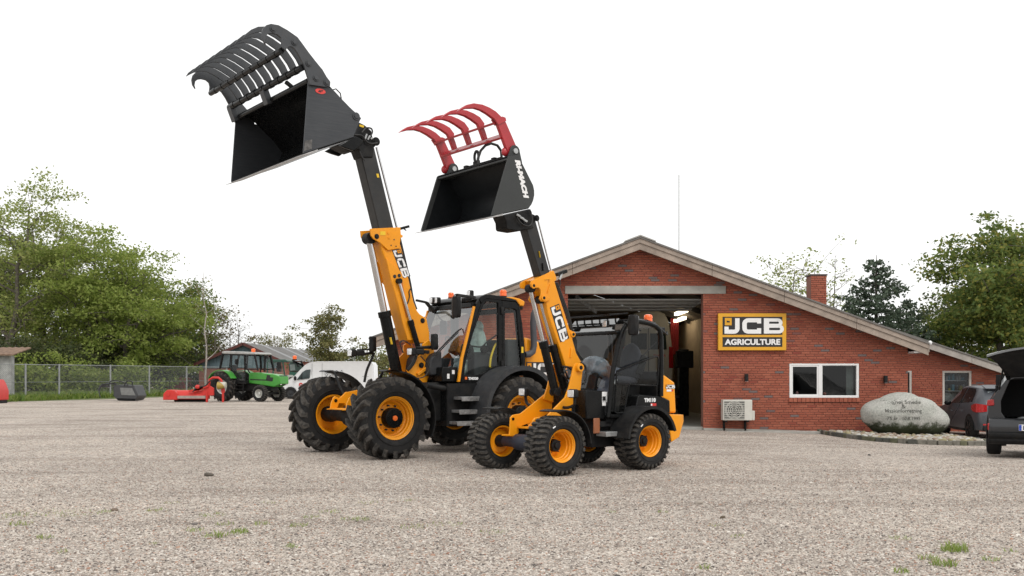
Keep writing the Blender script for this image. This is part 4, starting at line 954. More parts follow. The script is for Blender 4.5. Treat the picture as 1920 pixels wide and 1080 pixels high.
bolts(tl, [T.at(p, 0.192, ZC) for p in ((488,525),(450,532))], 0.032, 0.012, mat=GRY, name='bolt')
dark = pm('recess_shade_paint', (0.55,0.16,0.012), 0.5, var=0.08)  # boom yellow darkened; the recess is flat, its shade lies in the colour
m = MB().prism(T.poly([(482,560),(500,552),(515,575),(540,740),(565,870),(545,880),(505,700)], 0.192, ZC), (0, 0.004, 0)); tb(m, 'ram_recess_shade', dark)
# rams
ram(tl, T.at((745,705), 0.0), T.at((692,447), 0.0), 0.10, 0.47, 0.062, 'lift_cylinder')
ram(tl, T.at((790,672), 0.23), T.at((748,527), 0.23), 0.048, 0.49, 0.026, 'tilt_cylinder')
q = T.at((455,290), 0.10, ZD); tb(MB().bar(q+Vector((0.015,0.004,0.06)), q+Vector((-0.015,0.004,-0.06)), 0.012, 0.06, (0,1,0)), 'warning_sticker', YDC)
m = MB().cyl(T.at((706,276), -0.02), T.at((745,430), -0.02), 0.022, 12); tb(m, 'tilt_rod', CHR)
bx = pm('boom_edge_rubber', (0.016,0.016,0.016), 0.6)
hose(tl, [T.at(p, 0.05, ZC) for p in ((490,210),(530,380),(575,580),(600,720),(630,810))], 0.028, 'hose_guide', bx)
hose(tl, [T.at(p, 0.16, ZC) for p in ((590,630),(572,660),(575,700),(560,755),(540,765))], 0.011)
# camera on a bracket at the collar
m = MB().bar(T.at((495,130), 0.1, ZC), T.at((570,110), 0.1, ZC), 0.05, 0.045); m.bar(T.at((520,125), 0.1, ZC), T.at((548,145), 0.1, ZC), 0.02, 0.02); tb(m, 'boom_camera', BLM, 0.006)
# head: quick hitch, hoses and couplers
hd = [(1300,455),(1360,485),(1425,540),(1438,615),(1470,625),(1492,650),(1465,685),(1448,705),(1440,800),(1330,800),(1300,720),(1230,745),(1150,712),(1085,680),(1210,615),(1262,560)]
m = MB().prism(T.poly(hd, 0.15, ZB), (0, -0.30, 0)); tb(m, 'boom_head', BLM, 0.02)
hp = [(1250,600),(1330,640),(1290,700),(1240,740),(1160,715),(1100,690)]
for v in (0.22, -0.30):
    P = T.poly(hp, 0.22, ZB); m = MB().prism([(p.x, v, p.z) for p in P], (0, 0.06, 0)); tb(m, 'hitch_arm', BLK, 0.01)
bolts(tl, [T.at((1465,645), 0.152, ZB), T.at((1300,640), 0.152, ZB)], 0.075, 0.03, mat=BLK, name='head_pin')
m = MB(); P = T.at((1385,610), 0.20, ZB)
for k in range(3): m.bar((P.x+0.05-k*0.06, 0.19, P.z-0.05+0.02*k), (P.x+0.02-k*0.06, 0.21, P.z+0.06-k*0.02), 0.03, 0.03)
tb(m, 'couplers', SIL, 0.005)
hose(tl, [T.at(p, 0.2, ZB) for p in ((1255,580),(1330,590),(1370,640),(1410,665),(1480,660))], 0.016)
hose(tl, [T.at(p, 0.2, ZB) for p in ((1330,560),(1370,515),(1420,520),(1430,560),(1400,610))], 0.014)
hose(tl, [T.at(p, 0.2, ZB) for p in ((1310,740),(1330,790),(1360,830))], 0.012)
m = MB().prism([T.at(p, 0.155, ZB) for p in ((1308,480),(1352,492),(1345,512),(1305,498))], (0, 0.003, 0)); tb(m, 'head_sticker', YDC)
m = MB().prism([T.at(p, 0.127, ZB) for p in ((1468,955),(1490,955),(1497,992),(1476,992))], (0, 0.003, 0)); tb(m, 'boom_sticker', YDC)
# logo on the boom, reading down the boom
o_ = T.at((433,312), 0.153, ZC); ex = T.at((520,545), 0.153, ZC) - o_; ey = T.at((490,302), 0.153, ZC) - o_
jcb_decal(o_, ex, ey, tl, ex.length)
# front mudguards
for sg in (1, -1):
    v0, v1 = (0.86, 1.30) if sg > 0 else (-1.30, -0.86)
    m = arc_band((WB/2, 0.668), 0.745, 96, 205, v0, v1, 0.025, 14); m.v = [(p[0], p[1], p[2]) for p in m.v]
    fd = tb(m, 'front_mudguard', BLM, smooth=30)
    q0 = Vector((WB/2+0.745*math.cos(math.radians(96)), 0, 0.668+0.745*math.sin(math.radians(96))))
    mm = MB(); vm = (v0+v1)/2
    mm.grid([[(q0.x, v0, q0.z+0.01), (q0.x, v1, q0.z+0.01)], [(q0.x+0.12, v0+0.02, q0.z+0.03), (q0.x+0.12, v1-0.02, q0.z+0.03)], [(q0.x+0.22, vm-0.08, q0.z+0.015), (q0.x+0.22, vm+0.06, q0.z+0.015)]])
    mm.grid([[(q0.x, v0, q0.z+0.028), (q0.x, v1, q0.z+0.028)], [(q0.x+0.12, v0+0.02, q0.z+0.045), (q0.x+0.12, v1-0.02, q0.z+0.045)], [(q0.x+0.22, vm-0.08, q0.z+0.02), (q0.x+0.22, vm+0.06, q0.z+0.02)]])
    mm.build('guard_tip', BLM, fd)
    br = MB().tube([(WB/2-0.02, sg*0.42, 0.95), (WB/2+0.0, sg*0.62, 1.15), (WB/2-0.02, sg*0.86, 1.42)], 0.022, 10); tb(br, 'mudguard_bracket', BLM)
# front lamp and mirror groups on arms
def lamp_group(v, px_lamp, px_mir, z):
    L1 = T.at(px_lamp, v, z)
    work_lamp(tl, (L1.x+0.05, v, L1.z), 0.17, 0.135, 0.10, 'head_lamp')
    m = MB(); m.bar((L1.x-0.05, v, L1.z), (L1.x-0.22, v+0.02, L1.z), 0.12, 0.10); tb(m, 'lamp_housing', BLM, 0.02)
    M1 = T.at(px_mir, v, z); mirror(tl, (M1.x, v+0.04, M1.z), 0.15, 0.28)
    m = MB().tube([(L1.x-0.1, v, L1.z+0.06), (M1.x, v, L1.z+0.07), (M1.x, v+0.02, M1.z)], 0.013, 8); tb(m, 'mirror_arm', BLM)
    return L1, M1
L1, M1 = lamp_group(-0.62, (100,402), (272,320), ZD)
hose(tl, [(L1.x-0.15, -0.62, L1.z-0.03)] + [T.at(p, -0.62, ZD) for p in ((285,402),(290,430),(235,560),(212,670))], 0.024, 'lamp_post', BLM)
L1, M1 = lamp_group(0.45, (650,390), (840,300), ZD)
hose(tl, [T.at(p, 0.45, ZD) for p in ((690,430),(660,500),(610,560))], 0.03, 'lamp_post', BLM)
hose(tl, [T.at(p, 0.5, ZD) for p in ((730,430),(790,500),(805,560),(760,620),(700,635))], 0.010)
hose(tl, [T.at(p, 0.4, ZD) for p in ((640,330),(580,290),(540,310),(570,400))], 0.011)
m = MB().bar(T.at((690,350), 0.45, ZD), T.at((860,340), 0.45, ZD), 0.05, 0.035); m.bar(T.at((760,390), 0.45, ZD), T.at((805,395), 0.45, ZD), 0.06, 0.06); tb(m, 'lamp_bracket', BLM, 0.008)
# cab
VC = 0.78
d_out = [(462,1022),(470,960),(500,760),(560,520),(620,330),(660,215),(705,158),(860,172),(872,182),(874,520),(874,855),(780,885),(700,955),(640,1024)]
d_in  = [(490,930),(496,860),(528,700),(577,525),(640,340),(678,240),(712,190),(822,200),(832,208),(836,520),(838,838),(762,862),(690,915),(622,938)]
r_out = [(874,182),(1012,192),(1052,245),(1078,420),(1102,640),(1108,800),(1104,940),(890,935),(874,855)]
r_in  = [(902,262),(1000,268),(1032,295),(1056,420),(1068,560),(1072,700),(1068,855),(915,858),(902,840)]
for (v, e) in ((VC, -0.07), (-VC, 0.07)):
    P = lambda pts: [Vector((q.x, v, q.z)) for q in T.poly(pts, VC, ZE)]
    d = tb(MB().ring(P(d_out), P(d_in), (0, e, 0)), 'door_frame', BLK, 0.012)
    g = MB().add([q + Vector((0, e*0.4, 0)) for q in P(d_in)], [tuple(range(len(d_in)))]); g.build('door_glass', GLS, d)
    d = tb(MB().ring(P(r_out), P(r_in), (0, e, 0)), 'rear_side_frame', BLK, 0.012)
    g = MB().add([q + Vector((0, e*0.4, 0)) for q in P(r_in)], [tuple(range(len(r_in)))]); g.build('side_glass', GLS, d)
    st = [(424,1005),(448,1005),(482,760),(535,545),(602,245),(584,236),(512,545),(458,760)]
    tb(MB().prism(P(st), (0, e*0.6, 0)), 'pillar_stripe', YEL, 0.006)
    fp = [(448,1005),(482,760),(535,545),(602,245),(640,160),(655,220),(620,330),(560,520),(500,760),(470,960),(462,1022)]
    tb(MB().prism(P(fp), (0, e*0.9, 0)), 'front_pillar', BLK, 0.008)
cb = lambda p, v: (lambda q: Vector((q.x, v, q.z)))(T.at(p, VC, ZE))
# door furniture
for y_ in (285, 830):
    a_ = cb((866,y_), VC+0.012); tb(MB().cbox(a_, 0.05, 0.05, 0.14), 'door_hinge', BLM, 0.01)
q = cb((1075,680), VC+0.006); tb(MB().cbox(q, 0.045, 0.006, 0.11), 'warning_sticker', YDC)
tx = fit(text_mb('TM320', 0.1, 0.006), 0.215, 0.05); c_ = cb((578,970), VC+0.004)
tx.move(plane_M(c_, (-1,0,0), (0,0,1))); tb(tx, 'model_lettering', WHT, smooth=0)
c2 = cb((505,967), VC+0.004); tb(MB().cbox(c2, 0.045, 0.004, 0.045), 'logo_square', ORG)
# windscreen, far glass pane with its film, rear screen
wn, wt = cb((436,900), 0), cb((596,235), 0)
gl = MB().grid([[(wn.x, -VC+0.05, wn.z), (wn.x, VC-0.05, wn.z)], [((wn.x*0.55+wt.x*0.45)+0.05, -VC+0.05, wn.z*0.5+wt.z*0.5), ((wn.x*0.55+wt.x*0.45)+0.05, VC-0.05, wn.z*0.5+wt.z*0.5)], [(wt.x, -VC+0.05, wt.z), (wt.x, VC-0.05, wt.z)]])
film = glassm('windscreen_with_film', (0.66,0.72,0.76), 2.3, 0.85)
tb(gl, 'windscreen', film)
rw = cb((1090,830), 0); rt = cb((1042,245), 0)
rf = MB().ring([(rw.x,-VC,rw.z),(rw.x,VC,rw.z),(rt.x,VC,rt.z),(rt.x,-VC,rt.z)], [(rw.x,-VC+0.1,rw.z+0.1),(rw.x,VC-0.1,rw.z+0.1),(rt.x,VC-0.1,rt.z-0.1),(rt.x,-VC+0.1,rt.z-0.1)], (0.05,0,0)); tb(rf, 'rear_window_frame', BLK, 0.01)
tb(MB().add([(rw.x+0.02,-VC+0.1,rw.z+0.1),(rw.x+0.02,VC-0.1,rw.z+0.1),(rt.x+0.02,VC-0.1,rt.z-0.1),(rt.x+0.02,-VC+0.1,rt.z-0.1)], [(0,1,2,3)]), 'rear_window', GLS)
m = MB().bar((wt.x-0.02, -VC+0.06, wt.z+0.02), (wt.x-0.02, VC-0.06, wt.z+0.02), 0.10, 0.08); tb(m, 'windscreen_header', BLK, 0.01)
# roof
rp = [(636,165),(652,140),(700,120),(780,124),(905,145),(1010,175),(1052,236),(1012,192),(874,180),(705,160),(660,210)]
tb(MB().prism([cb(p, VC+0.01) for p in rp], (0, -2*VC-0.02, 0)), 'roof', BLK, 0.012)
rc = [(900,144),(985,146),(1055,162),(1104,188),(1098,238),(1055,236),(1012,178)]
tb(MB().prism([cb(p, VC+0.0) for p in rc], (0, -2*VC, 0)), 'roof_rear_cap', YEL, 0.02)
q = cb((1085,250), VC-0.12); work_lamp(tl, (q.x+0.03, VC-0.12, q.z), 0.12, 0.08, 0.08)
beacon(tl, cb((955,150), VC-0.22) + Vector((0, 0, 0.005)), 0.95)
beacon(tl, cb((780,124), -VC+0.2) + Vector((0, 0, 0.005)), 0.8)
# mirror arm, lamps above the windscreen
q = cb((600,150), VC-0.02)
m = MB().bar(q, T.at((410,125), VC+0.18, ZE), 0.06, 0.05); m.bar(q+Vector((0.03,-0.1,-0.04)), q+Vector((0.25,0.0,-0.05)), 0.08, 0.06); tb(m, 'mirror_bracket', BLM, 0.01)
q2 = T.at((402,245), VC+0.18, ZE); mirror(tl, q2, 0.21, 0.37)
hose(tl, [T.at(p, VC+0.18, ZE) for p in ((420,118),(390,125),(382,155),(385,200))], 0.010)
for (p, v) in (((530,110), 0.35), ((150,180), -0.55), ((198,180), -0.45)):
    qq = T.at(p, v, ZE); work_lamp(tl, (qq.x, v, qq.z), 0.12, 0.12, 0.09)
m = MB(); q3 = T.at((105,200), -0.5, ZE); q4 = T.at((0,178), -0.5, ZE); m.bar(q4, q3, 0.05, 0.04); m.bar(q3, T.at((185,300), -0.5, ZE), 0.07, 0.05); tb(m, 'lamp_bracket', BLM, 0.008)
hose(tl, [T.at(p, -0.6, ZE) for p in ((210,310),(240,360),(290,400),(330,440))], 0.012, 'mirror_arm')
q = T.at((270,455), -0.6, ZE); o = mirror(tl, q, 0.15, 0.26); 
# wiper and grab rails in front of the screen
m = MB().tube([T.at(p, 0.62, ZE) for p in ((175,745),(300,610),(420,490),(462,465))], 0.013, 8); m.tube([T.at(p, 0.66, ZE) for p in ((200,740),(320,610),(430,500))], 0.010, 8); tb(m, 'wiper', BLM)
# dash cowl and lower front of the cab
cw = [(130,900),(150,770),(185,725),(262,690),(272,930),(150,945)]
tb(MB().prism([T.at(p, 0.50, ZE) for p in cw], (0, -1.1, 0)), 'cowl', GRY, 0.03)
lf = [(270,855),(425,855),(425,1005),(262,1005)]
tb(MB().prism([T.at(p, 0.70, ZE) for p in lf], (0, -1.4, 0)), 'lower_front_panel', BLK, 0.015)
for p, s_ in (((327,947), (0.05, 0.085)), ((378,905), (0.055, 0.07))):
    q = T.at(p, 0.703, ZE); tb(MB().box(q.x-s_[0]/2, q.x+s_[0]/2, 0.701, 0.705, q.z-s_[1]/2, q.z+s_[1]/2), 'data_label', WHT)
# cab inside: floor, seat under its plastic cover, column with wheel, consoles
tb(MB().box(-1.72, -0.35, -0.72, 0.72, 1.20, 1.30), 'cab_floor', BLM)
film2 = pm('seat_plastic_cover', (0.50,0.62,0.58), 0.28, var=0.35, vs=9, bump=0.9, bs=14)
s_ = MB(); s_.ball((-0.98, 0.05, 1.62), 0.27, 0.28, 0.16, 16, 10); s_.ball((-1.17, 0.05, 1.93), 0.14, 0.27, 0.36, 16, 10); s_.ball((-1.20, 0.05, 2.25), 0.08, 0.16, 0.13, 14, 8); s_.ball((-0.78, 0.12, 1.48), 0.12, 0.22, 0.16, 14, 8)
tb(s_, 'seat', film2, smooth=80)
m = MB().box(-1.1, -0.85, -0.15, 0.25, 1.3, 1.5); tb(m, 'seat_base', BLM, 0.02)
m = MB().lathe([(0, 0.17), (0.015, 0.185), (0.03, 0.17), (0.015, 0.155)], 24, (0,0,0), 'z', closed=True); m.bar((-0.16,0,0.012), (0.16,0,0.012), 0.03, 0.02); m.bar((0,-0.16,0.012), (0,0.16,0.012), 0.03, 0.02)
m.move(Matrix.Translation((-0.62, 0.05, 1.92)) @ Matrix.Rotation(math.radians(-55), 4, 'Y')); tb(m, 'steering_wheel', BLM)
tb(MB().bar((-0.35, 0.05, 1.3), (-0.60, 0.05, 1.90), 0.14, 0.12), 'steering_column', BLM, 0.02)
tb(MB().box(-1.35, -0.75, 0.36, 0.58, 1.3, 1.78), 'side_console', GRY, 0.03)
tb(MB().box(-1.72, -1.42, -0.68, 0.68, 1.3, 2.02), 'rear_console', GRY, 0.03)
q = cb((545,695), VC-0.12); m = MB().lathe([(-0.05, 0.001), (-0.05, 0.14), (0.03, 0.15), (0.05, 0.12), (0.05, 0.07), (0.0, 0.06), (0.0, 0.001)], 24, (q.x, q.y, q.z), 'y'); tb(m, 'door_speaker', BLM)
hose(tl, [T.at(p, 0.70, ZE) for p in ((560,640),(660,650),(720,600),(815,530))], 0.014, 'door_bar', BLM)
hose(tl, [T.at(p, 0.66, ZE) for p in ((748,855),(758,760),(790,660),(815,615))], 0.020, 'grab_handle', pm('yellow_handle', (0.80,0.55,0.02), 0.4))
m = MB().lathe([(-0.03,0.001),(-0.03,0.07),(0.02,0.075),(0.03,0.05),(0.03,0.001)], 16, tuple(T.at((690,675), 0.6, ZE)), 'y'); tb(m, 'cup_holder', BLM)
# side body, steps, rear mudguards
tb(MB().box(-0.75, -0.02, -0.80, 0.80, 0.48, 1.20), 'side_body', BLK, 0.02)
tb(MB().box(-1.72, -0.30, -0.76, 0.76, 0.95, 1.30), 'cab_base', BLK, 0.02)
tb(MB().box(-0.10, 0.22, -0.60, 0.60, 0.56, 1.24), 'battery_box', BLM, 0.03)
m = MB().tube([T.at(p, 0.75, ZG) for p in ((60,265),(180,290),(330,320),(420,300))], 0.05, 12); tb(m, 'air_pipe', BLM)
q = T.at((330,418), 0.80, ZG); tb(MB().box(q.x-0.035, q.x+0.035, 0.80, 0.806, q.z-0.09, q.z+0.09), 'warning_sticker', YDC)
for (a_, b_) in (((478,408),(778,408)), ((452,565),(752,565)), ((425,703),(700,703))):
    A, B = T.at(a_, 1.06, ZG), T.at(b_, 1.06, ZG)
    m = MB().box(B.x, A.x, 0.80, 1.06, A.z-0.05, A.z); m.box(B.x, A.x, 1.06, 1.075, A.z-0.075, A.z+0.004)
    tb(m, 'step', pm('step_grating', (0.30,0.30,0.30), 0.45, metal=0.6, var=0.45, vs=22), 0.005)
tb(MB().box(-0.70,-0.02,0.78,0.82,0.48,1.22), 'step_backing', BLM)
for sg in (1, -1):
    v0, v1 = (0.74, 1.33) if sg > 0 else (-1.33, -0.74)
    tb(arc_band((-WB/2, 0.70), 0.78, -8, 172, v0, v1, 0.05, 22, 0.03), 'rear_mudguard', GRY, smooth=30)
    tb(MB().prism([(-WB/2+0.83, v0 if sg > 0 else v1, 0.75), (-WB/2+0.55, v0 if sg > 0 else v1, 1.30), (-WB/2-0.6, v0 if sg > 0 else v1, 1.30), (-WB/2-0.8, v0 if sg > 0 else v1, 0.75)], (0, -0.03*sg, 0)), 'mudguard_side', BLM)
# engine hood, rear tank, exhaust
hp_ = [(984,632),(1000,636),(1035,650),(1062,668),(1066,705),(984,706)]
tb(MB().prism(T.poly(hp_, 0.56), (0, -1.12, 0)), 'engine_hood', YEL, 0.05)
tk = [(1003,706),(1066,708),(1064,745),(1040,748),(1022,735),(1012,718)]
tb(MB().prism(T.poly(tk, 0.66), (0, -1.32, 0)), 'rear_tank', YEL, 0.03)
o_ = T.at((395,225), 0.563, ZK)
jcb_decal(o_+Vector((0.05,0,-0.03)), (-1,0,0), (0,0,1), tl, 0.84)
ex_ = [T.at(p, 0.66, ZJ) for p in ((350,480),(328,530),(322,620),(326,740),(330,850),(318,915),(280,942),(238,945))]
tb(MB().tube(ex_, [0.050,0.056,0.060,0.060,0.060,0.060,0.060,0.055], 16), 'intake_pipe', pm('grey_corrugated_pipe', (0.065,0.066,0.075), 0.6, bump=0.4, bs=40))

# ------------------------------------------------------------------ the black bucket with its grab
OB = Vector((2.5, 0, 4.7))
gb = empty('grapple_bucket', T.w(OB), T.a, 'big dark grey bucket with nine-tine grab, raised highest against the sky', 'bucket')
GRAB = pm('grab_dark_steel', (0.042,0.046,0.052), 0.42, var=0.15, vs=4, dust=0.06)
m_, t_, out_ = nodes('scratched_bucket_steel')
b_ = t_.nodes.new('ShaderNodeBsdfPrincipled'); L_(t_, b_.outputs[0], out_.inputs[0]); tc_ = t_.nodes.new('ShaderNodeTexCoord')
mp_ = t_.nodes.new('ShaderNodeMapping'); mp_.inputs['Rotation'].default_value = (0, math.radians(-14), 0); mp_.inputs['Scale'].default_value = (1.2, 1, 26)
L_(t_, tc_.outputs['Object'], mp_.inputs[0])
n_ = noise(t_, mp_.outputs[0], 3.0, 8, 0.7); n2_ = noise(t_, tc_.outputs['Object'], 2.0, 4)
s1 = ramp(t_, n_.outputs[0], [(0.30, (0.030,0.033,0.038)), (0.55, (0.050,0.054,0.060)), (0.70, (0.075,0.076,0.078)), (0.80, (0.17,0.15,0.135))])
s2 = mixc(t_, 0.35, s1.outputs[0], ramp(t_, n2_.outputs[0], [(0.3, (0.03,0.033,0.038)), (0.7, (0.06,0.063,0.068))]).outputs[0])
L_(t_, s2, b_.inputs['Base Color']); b_.inputs['Roughness'].default_value = 0.42; b_.inputs['Metallic'].default_value = 0.25
BKT = m_
def gbuild(mb, name, mat, bev=0.0, parent=None): return mb.build(name, mat, parent or gb, bev=bev, org=OB)
VB = 1.43
sp_ = [(815,30),(765,758),(1250,600),(1308,450),(1324,420),(1302,395),(1220,320),(1140,240),(1040,130),(1012,125),(1005,75),(880,0)]
for v, e in ((VB, -0.025), (-VB, 0.025)):
    P = T.poly(sp_, VB, ZB); gbuild(MB().prism([(p.x, v, p.z) for p in P], (0, e, 0)), 'side_plate', BKT, 0.004)
sh = T.poly([(765,758),(1250,600),(1300,450),(1215,322),(1138,243),(1035,132),(960,60),(820,38)], VB, ZB)
gbuild(MB().sheet([(p.x, VB-0.026, p.z) for p in sh], (0, -2*VB+0.052, 0), 0.022), 'shell', BLK)
a_, b_2 = T.at((765,758), VB, ZB), T.at((1250,600), VB, ZB); dd = (a_-b_2).normalized()
lp = [a_ - dd*0.25 + Vector((0,0,-0.012)), a_ + dd*0.10 + Vector((0,0,-0.018)), a_ + dd*0.10 + Vector((0,0,-0.024)), a_ - dd*0.25 + Vector((0,0,-0.040))]
gbuild(MB().prism([(p.x, VB+0.02, p.z) for p in lp], (0, -2*VB-0.04, 0)), 'cutting_edge', STL)
c = T.at((810,50), VB, ZB); gbuild(MB().cyl((c.x-0.03, VB-0.03, c.z), (c.x-0.03, -VB+0.03, c.z), 0.045, 12), 'top_beam', BLK)
pl = T.at((815,680), VB+0.003, ZB); gbuild(MB().prism(T.poly([(778,640),(850,625),(845,715),(772,735)], VB+0.003, ZB), (0, 0.004, 0)), 'wear_patch', pm('worn_patch', (0.12,0.115,0.11), 0.5, metal=0.4, var=0.5, vs=14))
ell = T.at((930,160), VB+0.003, ZB); rs = MB(); rs.prism([(ell.x+0.085*math.cos(k*math.pi/12), ell.y, ell.z+0.040*math.sin(k*math.pi/12)) for k in range(24)], (0, 0.004, 0)); st_ = gbuild(rs, 'maker_badge', pm('badge_red', (0.75,0.06,0.05), 0.4))
tx = fit(text_mb('AST', 0.1, 0.004, 0.3), 0.09, 0.035); tx.move(plane_M(ell + Vector((0,0.0065,0)), (-1,0,0.15), (0.1,0,1))); gbuild(tx, 'badge_lettering', DEC, parent=st_)
arm = [(1475,655),(1478,610),(1440,560),(1400,490),(1330,405),(1260,315),(1195,225),(1150,165),(1050,95),(960,45),(885,32),(840,45),(805,80),(792,130),(802,190),(835,242),(824,195),(832,152),(862,130),(900,126),(950,140),(983,170),(993,215),(988,262),(1033,305),(1042,278),(1062,262),(1092,260),(1122,282),(1165,350),(1215,450),(1250,560),(1275,640),(1420,662)]
for v in (VB+0.005, -VB-0.045):
    P = T.poly(arm, VB, ZA); gbuild(MB().prism([(p.x, v, p.z) for p in P], (0, 0.04, 0)), 'grab_side_plate', GRAB, 0.004)
bolts_at = [(915,75),(1130,210),(1272,420),(1345,567),(1450,610)]
for p in bolts_at:
    q = T.at(p, VB+0.045, ZA); m = MB().cyl(q, q+Vector((0,0.012,0)), 0.05, 16); m.cyl(q+Vector((0,0.01,0)), q+Vector((0,0.03,0)), 0.034, 6); gbuild(m, 'bolt', GRAB)
q = T.at((1747,950), VB+0.0, ZA); m = MB().cyl(q, q+Vector((0,0.015,0)), 0.06, 16); m.cyl(q+Vector((0,0.01,0)), q+Vector((0,0.03,0)), 0.04, 6); gbuild(m, 'bolt', GRAB)
tine = [(612,172),(640,128),(690,88),(760,58),(828,56),(903,74),(993,126),(1093,198),(1143,262),(1200,348),(1236,425),(1242,470),(1205,485),(1180,467),(1137,384),(1080,305),(1015,232),(925,168),(845,124),(775,112),(700,128),(650,152)]
P = [(p.x, p.z) for p in T.poly(tine, 1.2, ZA)]
tm = None
for k in range(9):
    v = 1.22 - k*0.305
    if tm is None:
        o = gbuild(MB().prism([(a, v-0.012, b) for a, b in P], (0, 0.024, 0)), 'tine', GRAB, 0.004); tm = o; v00 = v
    else:
        o = tm.copy(); COL.objects.link(o); o.location = (0, v-v00, 0)
for (p, r_) in (((1000,295), 0.045), ((1205,463), 0.050)):
    q = T.at(p, VB, ZA); m = MB().cyl((q.x, VB, q.z), (q.x, -VB, q.z), r_, 14)
    for k in range(9):
        v = 1.22-k*0.305; m.cyl((q.x, v-0.05, q.z), (q.x, v+0.05, q.z), r_*1.15, 14)
    gbuild(m, 'cross_tube', BLK)
q = T.at((1205,463), VB, ZA); c = T.at((1275,600), VB, ZA)
for v in (0.0, -VB+0.06):
    gbuild(MB().bar((q.x, v, q.z), (c.x+0.02, v, c.z-0.05), 0.10, 0.16, (0,1,0)), 'grab_arm', GRAB, 0.01)
m = MB(); q5 = T.at((1165,590), VB-0.3, ZA); m.bar((q.x-0.05, 0.75, q.z-0.05), (q.x-0.25, 0.72, q.z-0.15), 0.05, 0.05); gbuild(m, 'grab_ram', BLK)
h_ = MB().tube([T.at(p, 1.0, ZA) for p in ((1500,690),(1545,675),(1590,720),(1600,780))], 0.010, 6); gbuild(h_, 'hose', HOSE)
# ================================================================== the small loader
S = Frame((0.834, 14.977, 0), 217)
sl = empty('wheel_loader', S.loc, S.a, 'smaller yellow and black wheel loader with TM110 on its side, in front', 'loader')
def sb(mb, name, mat, bev=0.0, parent=None, smooth=38): return mb.build(name, mat, parent or sl, bev=bev, smooth=smooth)
WB2, TR2 = 1.65, 1.35
ty2 = block_tyre(0.815, 0.40)
for (u, v, mir, sp) in ((WB2/2, TR2/2, False, 0.0), (WB2/2, -TR2/2, True, 0.07), (-WB2/2, TR2/2, False, 0.12), (-WB2/2, -TR2/2, True, 0.03)):
    wh = make_wheel(sl, ty2, 0.815, 0.40, 0.215, 'small', (u, v, 0.405), mir, sp)
    if not mir:
        mk = MB(); 
        for a0 in (60,):
            q = math.radians(a0); mk.bar((0.315*math.cos(q), 0.209, 0.315*math.sin(q)), (0.315*math.cos(q)+0.05*math.sin(q), 0.209, 0.315*math.sin(q)-0.05*math.cos(q)), 0.016, 0.006, (0,1,0))
        mk.build('tyre_print', WHT, wh)
for u in (WB2/2, -WB2/2):
    m = MB().tube([(u,-0.55,0.405),(u,-0.22,0.405),(u,-0.16,0.41),(u,0.10,0.41),(u,0.2,0.405),(u,0.55,0.405)], [0.07,0.075,0.115,0.115,0.075,0.07], 14); sb(m, 'axle', pm('axle_grey_blue', (0.028,0.031,0.045), 0.5, spec=0.25))
# chassis nose: two side plates with a floor between
far = [(245,725),(182,722),(182,712),(240,708),(248,575),(268,553),(330,542),(420,470),(575,345),(610,330),(660,350),(690,420),(600,520),(440,600),(310,655),(318,690),(300,722)]
P = S.poly(far, -0.26, ZK); sb(MB().prism(P, (0, -0.025, 0)), 'front_frame_plate', YEL, 0.005)
near = [(425,660),(430,600),(450,575),(500,568),(545,560),(690,412),(722,330),(762,150),(780,135),(810,132),(832,150),(834,180),(802,470),(832,592),(760,590),(700,620),(560,660)]
P = S.poly(near, 0.26, ZK); sb(MB().prism(P, (0, -0.03, 0)), 'front_frame_plate', YEL, 0.006)
fl = [(762,150),(780,135),(810,132),(832,150),(834,180),(802,470),(690,430),(722,330)]
P = S.poly(fl, 0.26, ZK); sb(MB().prism([(p.x, -0.26, p.z) for p in P], (0, 0.03, 0)), 'tower_plate', YEL, 0.006)
q = S.at((268,585), -0.258, ZK); sb(MB().cyl((q.x, -0.259, q.z), (q.x, -0.252, q.z), 0.022, 14), 'frame_hole', BLK)
A_, B_ = S.at((310,655), -0.255, ZK), S.at((450,600), -0.255, ZK)
sb(MB().box(0.25, A_.x+0.02, -0.25, 0.235, 0.60, 0.625), 'frame_floor', YEL, 0.004)
m = MB().box(0.0, 0.62, -0.22, 0.22, 0.36, 0.62); sb(m, 'front_chassis', BLM, 0.02)
m = MB().box(-1.5, -0.1, -0.40, 0.40, 0.32, 0.75); m.box(-0.1, 0.1, -0.15, 0.15, 0.36, 0.6); sb(m, 'rear_chassis', BLM, 0.02)
q = S.at((800,170), 0.262, ZK); m = MB().cyl(q+Vector((0,-0.04,0)), q+Vector((0,0.05,0)), 0.062, 18); sb(m, 'tower_boss', YEL, 0.008); bolts(sl, [q+Vector((0,0.05,0))], 0.03, 0.012, mat=BLM, name='pivot_pin')
q = S.at((600,390), -0.258, ZK); sb(MB().cyl(q, q+Vector((0,0.006,0)), 0.035, 16), 'frame_boss', YEL)
q = S.at((765,500), 0.263, ZK); sb(MB().box(q.x-0.055, q.x+0.055, 0.261, 0.266, q.z-0.055, q.z+0.055), 'type_plate', BLM)
